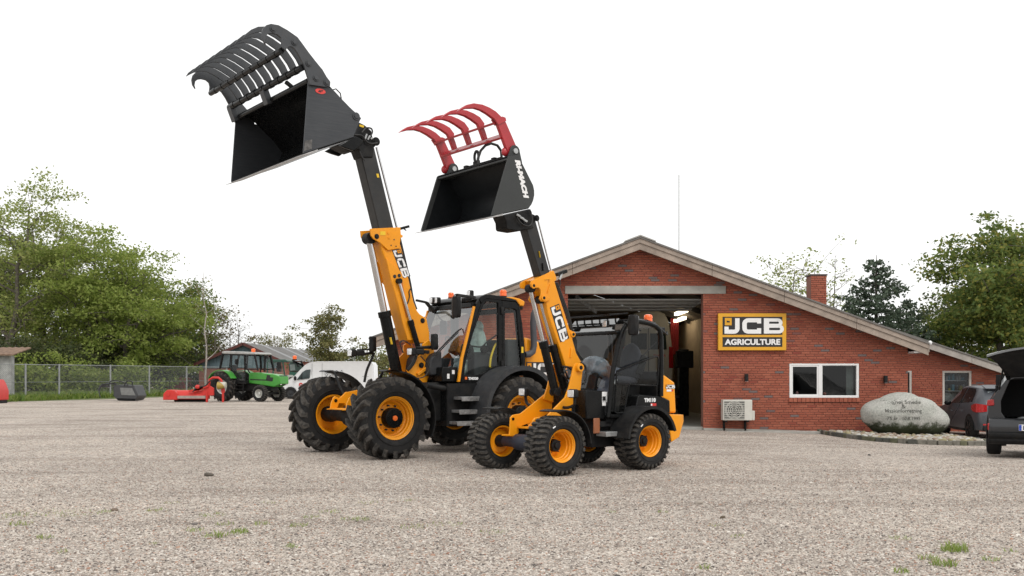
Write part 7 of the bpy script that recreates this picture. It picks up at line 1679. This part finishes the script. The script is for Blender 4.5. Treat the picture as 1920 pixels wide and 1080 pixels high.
ST = [(-0.66,0.30,0.46,0.62,0.70,0.66,0.72,0.66),(-0.62,0.24,0.50,0.80,0.92,0.74,0.79,0.66),(-0.52,0.22,0.55,0.90,1.08,0.80,0.83,0.62),(-0.30,0.22,0.55,0.93,1.33,0.82,0.845,0.58),(0.0,0.22,0.55,0.93,1.415,0.82,0.85,0.57),(0.7,0.20,0.55,0.91,1.44,0.82,0.85,0.57),(1.3,0.20,0.55,0.895,1.42,0.82,0.85,0.56),(1.75,0.20,0.55,0.88,1.27,0.82,0.85,0.55),(2.25,0.20,0.55,0.87,0.97,0.82,0.845,0.62),(2.9,0.22,0.52,0.78,0.86,0.80,0.82,0.60),(3.2,0.24,0.48,0.66,0.72,0.72,0.76,0.56),(3.32,0.30,0.46,0.58,0.62,0.60,0.66,0.5)]
pb(loft([sec(*s) for s in ST]), 'body', CARG, 0.02, smooth=50)
def STi(ST, x):
    xs_ = [s[0] for s in ST]; return [float(np.interp(x, xs_, [s[k] for s in ST])) for k in range(8)]
def sidep(ST, x, s, sg=1, off=0.008):
    S_ = STi(ST, x); zb, zt, wb_, wt = S_[3], S_[4], S_[6], S_[7]
    y0, z0, y1, z1 = wb_*0.985, zb, wt+(wb_-wt)*0.06, zb+(zt-zb)*0.93
    return Vector((x, sg*(y0+(y1-y0)*s+off), z0+(z1-z0)*s))
def sidewin(root, ST, pts, sg, mat, name='side_window'):
    MB().add([sidep(ST, x, s, sg) for x, s in pts], [tuple(range(len(pts)))]).build(name, mat, root, smooth=0)
for sg in (1, -1):
    sidewin(pc, ST, [(0.85,0.08),(1.72,0.10),(1.62,0.35),(1.35,0.92),(0.85,0.93)], sg, CGL); sidewin(pc, ST, [(0.10,0.12),(0.78,0.08),(0.78,0.93),(0.15,0.93),(-0.02,0.55)], sg, CGL); sidewin(pc, ST, [(-0.10,0.16),(0.03,0.14),(0.06,0.85),(-0.02,0.60)], sg, CGL, 'quarter_window')
    for x in (0.815,): pb(MB().bar(sidep(ST, x, 0.0, sg, 0.004), sidep(ST, x, -1.5, sg, 0.004), 0.008, 0.008), 'door_gap', BLK)
    for x in (0.35, 1.25): q = sidep(ST, x, -0.35, sg, 0.02); pb(MB().box(q.x-0.09, q.x+0.09, q.y-0.02, q.y+0.02, q.z-0.015, q.z+0.015), 'door_handle', CARG, 0.008)
    q = sidep(ST, 1.62, 0.12, sg, 0.12); pb(MB().ball(q, 0.06, 0.10, 0.07), 'wing_mirror', BLK)
    q = sidep(ST, -0.42, -0.15, sg, -0.02)
    cols_ = [(-0.20,0.858,0.80,0.90),(-0.40,0.862,0.75,0.95),(-0.56,0.845,0.735,0.965),(-0.655,0.74,0.74,0.95),(-0.672,0.60,0.76,0.93)]
    pb(MB().grid([[(x, sg*y, z0), (x, sg*y, (z0+z1)/2), (x, sg*y, z1)] for x, y, z0, z1 in cols_]), 'tail_lamp', RLN)
    pb(MB().prism([(-0.675, sg*0.45, 0.40), (-0.675, sg*0.70, 0.40), (-0.675, sg*0.70, 0.435), (-0.675, sg*0.45, 0.435)], (0.02, 0, 0)), 'bumper_reflector', RLN)
    for x in (0.0, 2.47):
        arch(pc, x, sg, 0.37, 0.846, 0.31, BLM)
        car_wheel(pc, (x, sg*0.765, 0.31), 0.31, 0.21, RIMB, sg)
    pb(MB().box(0.45, 2.0, sg*0.82-0.02, sg*0.82+0.02, 0.20, 0.27), 'sill_trim', BLM, 0.01)
pb(MB().add([(-0.535,-0.55,0.99),(-0.535,0.55,0.99),(-0.345,0.48,1.28),(-0.345,-0.48,1.28)], [(0,1,2,3)]), 'rear_window', pm('rear_glass_pale', (0.30,0.34,0.35), 0.1))
pb(MB().prism([(-0.42,-0.56,1.335),(-0.10,-0.56,1.43),(-0.10,-0.56,1.45),(-0.44,-0.56,1.36)], (0, 1.12, 0)), 'roof_spoiler', CARG, 0.008)
pb(MB().box(-0.675, -0.60, -0.70, 0.70, 0.26, 0.38), 'rear_valance', BLM, 0.02)

# SUV with raised tailgate at the right edge
C2 = Frame((9.50, 18.34, gz(9.0, 18.2)), 62)
sv = empty('estate_car', C2.loc, C2.a, 'dark grey SUV with its tailgate raised, cut by the right edge', 'car')
def vb2(mb, name, mat, bev=0.0, parent=None, smooth=38): return mb.build(name, mat, parent or sv, bev=bev, smooth=smooth)
SVG = pm('suv_grey_paint', (0.040,0.042,0.046), 0.3, metal=0.1, var=0.05, coat=0.35, spec=0.35)
SB = [(-0.16,0.30,0.55,0.98,1.47,0.85,0.885,0.54),(0.3,0.30,0.55,0.99,1.54,0.87,0.905,0.58),(1.2,0.22,0.55,0.98,1.60,0.88,0.92,0.60),(2.2,0.22,0.55,0.96,1.55,0.88,0.92,0.6),(2.9,0.22,0.55,0.95,1.12,0.88,0.91,0.66),(3.5,0.24,0.52,0.86,0.98,0.86,0.88,0.66),(3.85,0.3,0.5,0.68,0.76,0.7,0.74,0.6)]
# shell without a rear face: rings joined, open tail
m = MB(); secs = [sec(*s) for s in SB]; n = len(secs[0])
for A, B in zip(secs, secs[1:]):
    for k in range(n): m.add([A[k], A[(k+1)%n], B[(k+1)%n], B[k]], [(0,1,2,3)])
m.add(secs[-1], [tuple(range(n))[::-1]])
vb2(m, 'body', SVG, 0, smooth=50)
# rear frame round the luggage opening, bumper below
o2 = [Vector((-0.17, p.y, p.z)) for p in secs[0]]
zs_ = 0.70
inn = [(0.50,zs_),(0.60,zs_+0.02),(0.66,zs_+0.12),(0.665,1.02),(0.52,1.40),(0.44,1.43),(0.25,1.435)]
i2 = [Vector((-0.17, y, z)) for y, z in inn] + [Vector((-0.17, -y, z)) for y, z in inn[::-1]]
vb2(MB().ring(o2, i2, (0.05, 0, 0)), 'rear_frame', SVG, 0.01)
bp_ = [(-0.17,0.38),(-0.17,0.72),(-0.30,0.70),(-0.34,0.60),(-0.345,0.52),(-0.30,0.42),(-0.24,0.38)]
vb2(MB().prism([(x, 0.86, z) for x, z in bp_], (0, -1.72, 0)), 'rear_bumper', SVG, 0.03)
vb2(MB().prism([(x-0.004, 0.87, z) for x, z in [(-0.17,0.24),(-0.17,0.46),(-0.33,0.47),(-0.35,0.44),(-0.34,0.38),(-0.30,0.35),(-0.31,0.31),(-0.26,0.25)]], (0, -1.74, 0)), 'bumper_skirt', BLM, 0.03)
ins = MB(); ins.box(-0.12, 0.95, -0.70, 0.70, zs_-0.06, zs_-0.03); ins.box(0.93, 0.95, -0.80, 0.80, zs_, 1.5)
ins.box(-0.11, 0.95, 0.74, 0.76, zs_, 1.3); ins.box(-0.11, 0.95, -0.76, -0.74, zs_, 1.3); vb2(ins, 'luggage_bay', pm('boot_carpet', (0.012,0.012,0.013), 0.95))
bg_ = rock_mb(0.22, 0.28, 0.05, 81).move(Matrix.Translation((0.05, 0.15, zs_+0.0))); vb2(bg_, 'plastic_bag', pm('plastic_bag_white', (0.6,0.62,0.63), 0.3, bump=0.8, bs=20))
for sg in (1, -1):
    vb2(MB().prism([(-0.20,sg*0.77,0.94),(-0.20,sg*0.895,0.93),(-0.20,sg*0.885,1.04),(-0.20,sg*0.78,1.05)], (0.16, 0, 0)), 'tail_lamp', RLN, 0.015)
    vb2(MB().box(-0.33, -0.16, sg*0.84-0.035, sg*0.84+0.035, 0.50, 0.62), 'bumper_reflector', RLN, 0.01)
    sidewin(sv, SB, [(0.15,0.10),(0.75,0.06),(0.75,0.88),(0.30,0.88)], sg, CGL, 'quarter_window'); sidewin(sv, SB, [(0.82,0.06),(1.75,0.06),(1.75,0.9),(0.82,0.9)], sg, CGL); sidewin(sv, SB, [(1.82,0.06),(2.65,0.10),(2.2,0.9),(1.82,0.9)], sg, CGL)
    for x in (0.62, 3.25):
        arch(sv, x, sg, 0.41, 0.918, 0.35, BLM); car_wheel(sv, (x, sg*0.815, 0.345), 0.345, 0.24, RIMB, sg)
    # tyre seen below the bumper
# raised tailgate
hx, hz_ = -0.10, 1.46
STG = [(0.0,1.475,0.57,0.02),(-0.16,1.60,0.59,0.03),(-0.34,1.74,0.63,0.05),(-0.56,1.87,0.70,0.08),(-0.76,1.955,0.79,0.11),(-0.90,1.985,0.845,0.135),(-0.95,1.985,0.85,0.15)]
def gate_row(s_, dz): return [(hx+s_[0], s_[2]*t/6, s_[1]-s_[3]*(t/6)**2-dz) for t in range(-6, 7)]
top_ = [gate_row(s_, 0) for s_ in STG]; bot_ = [gate_row(s_, d) for s_, d in zip(STG, (0.06,0.09,0.11,0.10,0.07,0.045,0.035))]
m = MB().grid(top_); m.grid([top_[-1], bot_[-1]])
m.grid([[r_[0] for r_ in top_], [r_[0] for r_ in bot_]]); m.grid([[r_[-1] for r_ in top_], [r_[-1] for r_ in bot_]])
tg_ = vb2(m, 'tailgate', pm('suv_paint_sky_lit', (0.16,0.165,0.17), 0.25, metal=0.3, coat=0.5), 0, smooth=50)  # lighter than the body: the white sky's sheen is put into the colour
vb2(MB().grid([[(p[0]+0.004, p[1]*0.985, p[2]) for p in r_] for r_ in bot_]), 'tailgate_lining', BLM, 0, tg_)
vb2(MB().box(hx-0.72, hx-0.60, -0.22, 0.22, 1.80, 1.83), 'tailgate_handle', SIL, 0.005, tg_)
for sg in (1, -1): vb2(MB().tube([(hx-0.05, sg*0.54, 1.43), (hx-0.34, sg*0.60, 1.66), (hx-0.60, sg*0.69, 1.78)], 0.045, 6), 'tailgate_frame', BLK, 0, tg_)
vb2(MB().bar((hx, 0.56, 1.455), (hx, -0.56, 1.455), 0.06, 0.03), 'roof_edge', pm('suv_paint_sky_lit', (0.16,0.165,0.17)), 0.008)
for sg in (1, -1): vb2(MB().cyl((-0.12, sg*0.70, 1.18), (hx-0.42, sg*0.60, 1.70), 0.016, 8), 'gas_strut', BLK)
# number plate
pl0 = vb2(MB().box(-0.362, -0.35, -0.14, 0.37, 0.50, 0.61), 'number_plate', WHT, 0.004)
vb2(MB().box(-0.366, -0.3625, 0.325, 0.366, 0.505, 0.605), 'plate_band', pm('plate_blue', (0.02,0.07,0.45), 0.5), 0, pl0)
tx = fit(text_mb('E', 0.1, 0.003), 0.045, 0.075); tx.move(plane_M((-0.364, 0.275, 0.555), (0,-1,0), (0,0,1))); vb2(tx, 'plate_lettering', DEC, 0, pl0, 0)
# ================================================================== trees
BARK = pm('bark', (0.13,0.115,0.095), 0.95, var=0.3, vs=6, bump=0.5, bs=20)
BARKD = pm('bark_dark', (0.07,0.06,0.05), 0.95, var=0.3, vs=6)
BIRCH = pm('birch_bark', (0.36,0.32,0.29), 0.9, var=0.35, vs=9)
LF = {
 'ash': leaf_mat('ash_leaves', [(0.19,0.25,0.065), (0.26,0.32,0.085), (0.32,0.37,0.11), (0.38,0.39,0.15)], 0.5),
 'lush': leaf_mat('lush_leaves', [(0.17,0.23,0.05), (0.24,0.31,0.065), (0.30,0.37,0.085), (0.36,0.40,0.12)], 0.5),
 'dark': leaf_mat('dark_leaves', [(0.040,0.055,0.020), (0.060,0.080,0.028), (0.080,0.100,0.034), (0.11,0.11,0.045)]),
 'rust': leaf_mat('rust_leaves', [(0.10,0.075,0.035), (0.15,0.11,0.045), (0.11,0.12,0.04), (0.18,0.13,0.05)]),
 'oak': leaf_mat('oak_leaves', [(0.09,0.14,0.04), (0.14,0.195,0.05), (0.19,0.245,0.06), (0.32,0.29,0.07)], 0.5),
 'needle': leaf_mat('spruce_needles', [(0.06,0.09,0.06), (0.085,0.12,0.08), (0.12,0.155,0.105)], 0.3),
 'autumn': leaf_mat('autumn_leaves', [(0.12,0.14,0.05), (0.19,0.19,0.07), (0.23,0.20,0.08), (0.15,0.17,0.06)], 0.4),
}
def leaf_mesh(name, C, size, mat, seed, parent, org, flat=0.0):
    """C: array of leaf centres; each leaf a small folded diamond"""
    rg = np.random.default_rng(seed); n = len(C)
    a = rg.normal(size=(n,3)); a[:,2] *= 0.6; a /= np.linalg.norm(a, axis=1)[:,None]
    b = rg.normal(size=(n,3)); b -= a*(a*b).sum(1)[:,None]; b /= np.linalg.norm(b, axis=1)[:,None]
    s = size*rg.uniform(0.55, 1.25, n)[:,None]
    V = np.stack([C-a*s*0.5, C+b*s*0.28, C+a*s*0.5+np.array([0,0,-0.15])*s, C-b*s*0.28], 1).reshape(-1,3) - np.array(org)
    me = bpy.data.meshes.new(name); me.vertices.add(4*n); me.vertices.foreach_set('co', V.astype(np.float32).ravel())
    me.loops.add(4*n); me.loops.foreach_set('vertex_index', np.arange(4*n, dtype=np.int32)); me.polygons.add(n)
    me.polygons.foreach_set('loop_start', np.arange(0, 4*n, 4, dtype=np.int32)); me.update(calc_edges=True); me.materials.append(mat)
    o = bpy.data.objects.new(name, me); COL.objects.link(o); o.parent = parent; return o
def bend(p, q, r, k, amp):
    P = [p.lerp(q, i/k) for i in range(k+1)]; d = (q-p).length*amp
    return [P[0]] + [x + Vector((r.uniform(-d,d), r.uniform(-d,d), r.uniform(-d,d)*0.6)) for x in P[1:-1]] + [P[-1]]
def tree(name, label, base, H, R, z0, kind, leaves, size, seed, limbs=11, clump=0.8, trunk=0.25, bark=None, group=None, lean=(0,0), twigs=7, cat='tree', top=1.0):
    """base point, height, crown radius, height where the crown starts"""
    r = random.Random(seed); rg = np.random.default_rng(seed); base = Vector(base); org = base
    e = empty(name, base, 0, label, cat, group)
    m = MB(); tip = base + Vector((lean[0], lean[1], H*0.88)); tp = bend(base, tip, r, 6, 0.025)
    m.tube(tp, [trunk*(1-0.85*i/6) for i in range(7)], 8)
    def on_trunk(t): k = min(5, int(t*6)); return tp[k].lerp(tp[k+1], t*6-k)
    ends = []; cz = z0+(H-z0)*0.5; hz_ = (H-z0)*0.5
    for i in range(limbs):
        t = 0.18+0.78*(i+r.uniform(0.1,0.9))/limbs; p = on_trunk(min(t, 0.97)); a = i*2.4+r.uniform(-0.5,0.5)
        zt = z0 + (H-z0)*min(1.0, max(0.06, (t-0.15)/0.85*1.02+r.uniform(-0.10,0.12)))
        u = (zt-cz)/hz_; rad = R*math.sqrt(max(0.06, 1-abs(u)**2.2*top))*r.uniform(0.72, 1.08)
        q = Vector((base.x+lean[0]*t+rad*math.cos(a), base.y+lean[1]*t+rad*math.sin(a), base.z+zt))
        lp = bend(p, q, r, 4, 0.07); r0 = trunk*(1-0.75*t)*0.55; m.tube(lp, [r0, r0*0.75, r0*0.5, r0*0.3, 0.012], 5, caps=False)
        ends.append((q, 1.0))
        for k in range(twigs):
            s = r.uniform(0.35, 1.0); j = min(3, int(s*4)); b = lp[j].lerp(lp[j+1], s*4-j)
            c = b + Vector((r.gauss(0,1), r.gauss(0,1), r.gauss(0.25,0.7)))*clump*r.uniform(0.7,1.5)
            m.tube([b, b.lerp(c, 0.5)+Vector((0,0,0.08)), c], [r0*0.30+0.006, r0*0.16+0.005, 0.006], 4, caps=False); ends.append((c, r.uniform(0.6, 1.1)))
    m.build('trunk', bark or BARK, e, org=org, smooth=60)
    if leaves:
        w_ = np.array([x[1] for x in ends])**2; w_ /= w_.sum(); idx = rg.choice(len(ends), leaves, p=w_)
        E = np.array([tuple(x[0]) for x in ends])[idx]; sc = clump*np.array([x[1] for x in ends])[idx][:,None]
        g = rg.normal(size=(leaves,3))*np.array([0.60,0.60,0.26])*sc; g[:,2] -= 0.10*(g[:,0]**2+g[:,1]**2)
        C = E + g; C[:,2] = np.maximum(C[:,2], base.z+0.15)
        leaf_mesh('crown', C, size, LF[kind], seed, e, org)
    return e
def tree_px(px, Y, top_py): return Vector(((px-960)*Y/FPX, Y, 0)), CAMH + (HZ-top_py)*Y/FPX
TL = 'trees along the left side of the yard'
spec = [  # name, label, px, Y, top row, R, z0, kind, leaves, size, limbs, clump
 ('ash_tree', 'tall open-crowned tree highest at the left edge of the picture', 0, 78, 345, 4.6, 5.5, 'ash', 8500, 0.27, 15, 1.0),
 ('ash_tree', 'tall leaning tree with bare limbs showing, second from the left edge', 66, 82, 410, 4.8, 5.0, 'ash', 11000, 0.27, 15, 1.0),
 ('ash_tree', 'bushy light green tree in the middle of the left row', 156, 80, 452, 4.3, 3.8, 'lush', 15000, 0.26, 16, 0.95),
 ('ash_tree', 'round light green tree above the small grapple bucket', 232, 79, 488, 4.0, 3.0, 'lush', 15000, 0.26, 16, 0.95),
 ('ash_tree', 'light green tree sloping down towards the green tractor', 293, 82, 555, 3.4, 1.8, 'lush', 12500, 0.25, 14, 0.85),
 ('oak_tree', 'dark autumn-tinged tree right of the light green ones', 330, 90, 528, 3.6, 2.0, 'oak', 12000, 0.27, 13, 0.95),
 ('oak_tree', 'brownish thin-leaved tree behind the bare birch', 372, 94, 565, 2.8, 2.0, 'rust', 5000, 0.24, 13, 0.9),
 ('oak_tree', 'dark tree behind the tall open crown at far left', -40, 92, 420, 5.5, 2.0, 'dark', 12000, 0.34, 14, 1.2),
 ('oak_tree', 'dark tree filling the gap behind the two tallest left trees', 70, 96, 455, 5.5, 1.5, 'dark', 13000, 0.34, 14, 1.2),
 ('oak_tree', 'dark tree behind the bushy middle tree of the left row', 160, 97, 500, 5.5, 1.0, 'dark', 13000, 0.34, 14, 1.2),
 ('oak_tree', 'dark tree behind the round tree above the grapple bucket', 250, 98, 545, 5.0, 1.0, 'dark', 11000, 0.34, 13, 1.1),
]
for i, (nm, lb, px, Y, tp_, R, z0, kd, nl, sz, lim, cl_) in enumerate(spec):
    b, H = tree_px(px, Y, tp_); tree(nm, lb, b, H, R, z0, kd, nl, sz, 100+i, lim, cl_, 0.30, group=TL, lean=((2.2, 1.6, 0.9, 0.3)[i] if i < 4 else 0.2, 0), twigs=8)
# undergrowth behind the fence
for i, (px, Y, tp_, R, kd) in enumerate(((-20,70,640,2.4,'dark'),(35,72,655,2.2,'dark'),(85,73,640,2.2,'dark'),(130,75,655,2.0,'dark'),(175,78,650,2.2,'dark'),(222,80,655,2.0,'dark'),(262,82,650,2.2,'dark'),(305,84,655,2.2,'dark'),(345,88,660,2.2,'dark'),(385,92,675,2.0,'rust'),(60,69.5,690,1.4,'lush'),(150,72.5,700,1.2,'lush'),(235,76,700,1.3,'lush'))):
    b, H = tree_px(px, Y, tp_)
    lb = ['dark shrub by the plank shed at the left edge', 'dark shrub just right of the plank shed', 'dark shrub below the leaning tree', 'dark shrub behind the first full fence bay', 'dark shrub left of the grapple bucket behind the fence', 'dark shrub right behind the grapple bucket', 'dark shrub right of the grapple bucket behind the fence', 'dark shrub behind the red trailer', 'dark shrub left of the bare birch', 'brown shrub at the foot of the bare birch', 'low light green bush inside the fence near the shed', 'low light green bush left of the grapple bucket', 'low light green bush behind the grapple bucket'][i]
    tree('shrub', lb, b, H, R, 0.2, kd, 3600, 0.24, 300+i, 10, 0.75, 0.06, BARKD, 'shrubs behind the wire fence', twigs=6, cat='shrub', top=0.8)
# bare and thin trees by the barn
def bare_tree(name, label, base, H, spread, seed, bark=BIRCH, trunk=0.09, n=16, leaves=0, kind='rust', group=None, up=0.6):
    r = random.Random(seed); base = Vector(base); e = empty(name, base, 0, label, 'tree', group); m = MB()
    tp = bend(base, base+Vector((r.uniform(-.3,.3), 0, H)), r, 8, 0.012); m.tube(tp, [trunk*(1-0.93*i/8) for i in range(9)], 7); E = []
    for i in range(n):
        t = r.uniform(0.25, 0.95); k = min(7, int(t*8)); p = tp[k].lerp(tp[k+1], t*8-k); a = r.uniform(0, 6.28); L = spread*(1.1-t)*r.uniform(0.6,1.3)+0.3
        q = p + Vector((L*math.cos(a), L*math.sin(a), L*up*r.uniform(0.5,1.6))); lp = bend(p, q, r, 3, 0.09); r0 = trunk*(1-0.9*t)*0.45+0.006
        m.tube(lp, [r0, r0*0.7, r0*0.45, 0.006], 4, caps=False); E.append(q)
        for _ in range(5):
            s = r.uniform(0.3,1); j = min(2, int(s*3)); b = lp[j].lerp(lp[j+1], s*3-j); c = b+Vector((r.gauss(0,.35), r.gauss(0,.35), r.gauss(.25,.25)))*L*0.45; m.tube([b, c], [r0*0.35+0.004, 0.005], 3, caps=False); E.append(c)
    m.build('trunk', bark, e, org=base, smooth=60)
    if leaves:
        rg = np.random.default_rng(seed); C = np.array([tuple(x) for x in E])[rg.integers(0, len(E), leaves)] + rg.normal(size=(leaves,3))*0.30; leaf_mesh('crown', C, 0.16, LF[kind], seed, e, base)
    return e
BT = 'bare thin trees near the barn'
for i, (px, Y, tp_, sp_2, n, lv_, lb) in enumerate(((386,80,500,1.6,10,60,'tall bare birch stem standing left of the green tractor'), (404,88,575,1.8,14,300,'thin brownish tree right beside the bare birch'), (428,90,600,2.0,18,260,'bare twiggy tree above the green tractor cab'), (448,92,585,2.0,18,160,'slender bare tree leaning over the barn gable'), (415,96,620,2.4,18,500,'low rusty tree behind the tractor cab'))):
    b, H = tree_px(px, Y, tp_); bare_tree('birch_tree' if i == 0 else 'bare_tree', lb, b, H, sp_2, 400+i, BIRCH if i in (0,) else BARK, 0.10, n, lv_, group=BT)
# trees and bushes between barn and workshop
b, H = tree_px(616, 74, 588); tree('poplar_tree', 'upright autumn-green tree standing alone behind the white van', b, H, 1.25, 0.6, 'autumn', 9000, 0.20, 501, 16, 0.5, 0.11, cat='tree', twigs=6)
for i, (px, Y, tp_, R, kd, lb) in enumerate(((705,80,655,1.9,'autumn','bush just left of the big loader boom behind the van'), (668,95,668,1.6,'dark','dark bush behind the van roof'), (735,85,660,1.8,'oak','bush glimpsed right of the loader lamp'), (528,112,632,2.2,'autumn','far tree rising over the barn roof'), (575,118,655,2.2,'dark','far dark tree at the right end of the barn'), (498,118,640,1.8,'rust','far thin tree left over the barn roof'), (640,118,672,2.4,'dark','far dark hedge tree behind the upright tree'))):
    b, H = tree_px(px, Y, tp_); tree('far_tree', lb, b, H, R, 0.3, kd, 2600, 0.24, 520+i, 9, 0.7, 0.09, BARKD, 'low trees behind the van and barn', twigs=6, top=0.8)
# right side: spruce, thin trees behind the roof, big leafy tree
def spruce(label, base, H, R, seed):
    r = random.Random(seed); base = Vector(base); e = empty('spruce_tree', base, 0, label, 'tree'); m = MB(); m.cyl(base, base+Vector((0,0,H)), 0.18, 8, 0.012); C = []
    z = H*0.12
    while z < H*0.985:
        t = z/H; L0 = R*(1-t)**0.75*(1.0+0.12*math.sin(z*3.1)); nb2 = max(5, int(11*(1-t)+5))
        for k in range(nb2):
            a = r.uniform(0, 6.28); L = L0*r.uniform(0.55, 1.15); p = base+Vector((0,0,z)); q = p+Vector((L*math.cos(a), L*math.sin(a), L*(-0.20+0.75*t)+r.uniform(-.1,.1))); mid_ = p.lerp(q, 0.55)+Vector((0,0,-0.06*L))
            m.tube([p, mid_, q], [0.03*(1-t)+0.008, 0.015, 0.005], 4, caps=False)
            n = int(40*L)+8
            for j in range(n):
                s = r.uniform(0.12, 1.03); c = (p.lerp(mid_, s/0.55) if s < 0.55 else mid_.lerp(q, (s-0.55)/0.45)); w_ = 0.26*(1.1-s)*L**0.5+0.05
                C.append((c.x+r.gauss(0,w_), c.y+r.gauss(0,w_), c.z-abs(r.gauss(0,0.09))+0.02))
        z += 0.30
    m.build('trunk', BARKD, e, org=base); leaf_mesh('crown', np.array(C), 0.19, LF['needle'], seed, e, base); return e
b, H = tree_px(1643, 44, 478); spruce('dark pointed spruce rising behind the workshop roof', b, H, 3.1, 601)
b, H = tree_px(1700, 47, 560); spruce('lower dark spruce spreading right behind the roof', b, H, 2.8, 602)
b, H = tree_px(1598, 50, 560); spruce('low dark spruce between chimney and the tall spruce', b, H, 1.6, 603)
BR = 'thin trees behind the workshop roof'
b, H = tree_px(1490, 46, 474); tree('ash_tree', 'airy pale green tree rising behind the roof left of the chimney', b, H, 1.9, 3.0, 'ash', 1800, 0.15, 611, 14, 0.6, 0.10, group=BR, twigs=8)
b, H = tree_px(1560, 48, 490); bare_tree('bare_tree', 'bare twiggy tree just right of the chimney', b, H, 2.0, 612, BARK, 0.09, 22, 120, 'ash', BR)
b, H = tree_px(1460, 50, 520); bare_tree('bare_tree', 'low thin tree at the left behind the roof slope', b, H, 2.2, 613, BARK, 0.08, 18, 500, 'ash', BR)
b, H = tree_px(1872, 45, 448); tree('beech_tree', 'large leafy tree filling the upper right corner', b, H, 2.55, 0.8, 'oak', 29000, 0.21, 621, 20, 0.7, 0.22, group='broad trees at the right edge', twigs=9)
b, H = tree_px(1960, 49, 455); tree('beech_tree', 'leafy tree cut off by the right edge', b, H, 3.4, 0.8, 'oak', 22000, 0.22, 622, 16, 0.8, 0.22, group='broad trees at the right edge', twigs=9)
b, H = tree_px(1800, 60, 560); tree('beech_tree', 'darker low tree behind the side wing roof', b, H, 3.0, 0.5, 'dark', 8000, 0.24, 623, 14, 0.8, 0.16, group='broad trees at the right edge', twigs=8)
SC.render.resolution_x, SC.render.resolution_y = 1024, 576
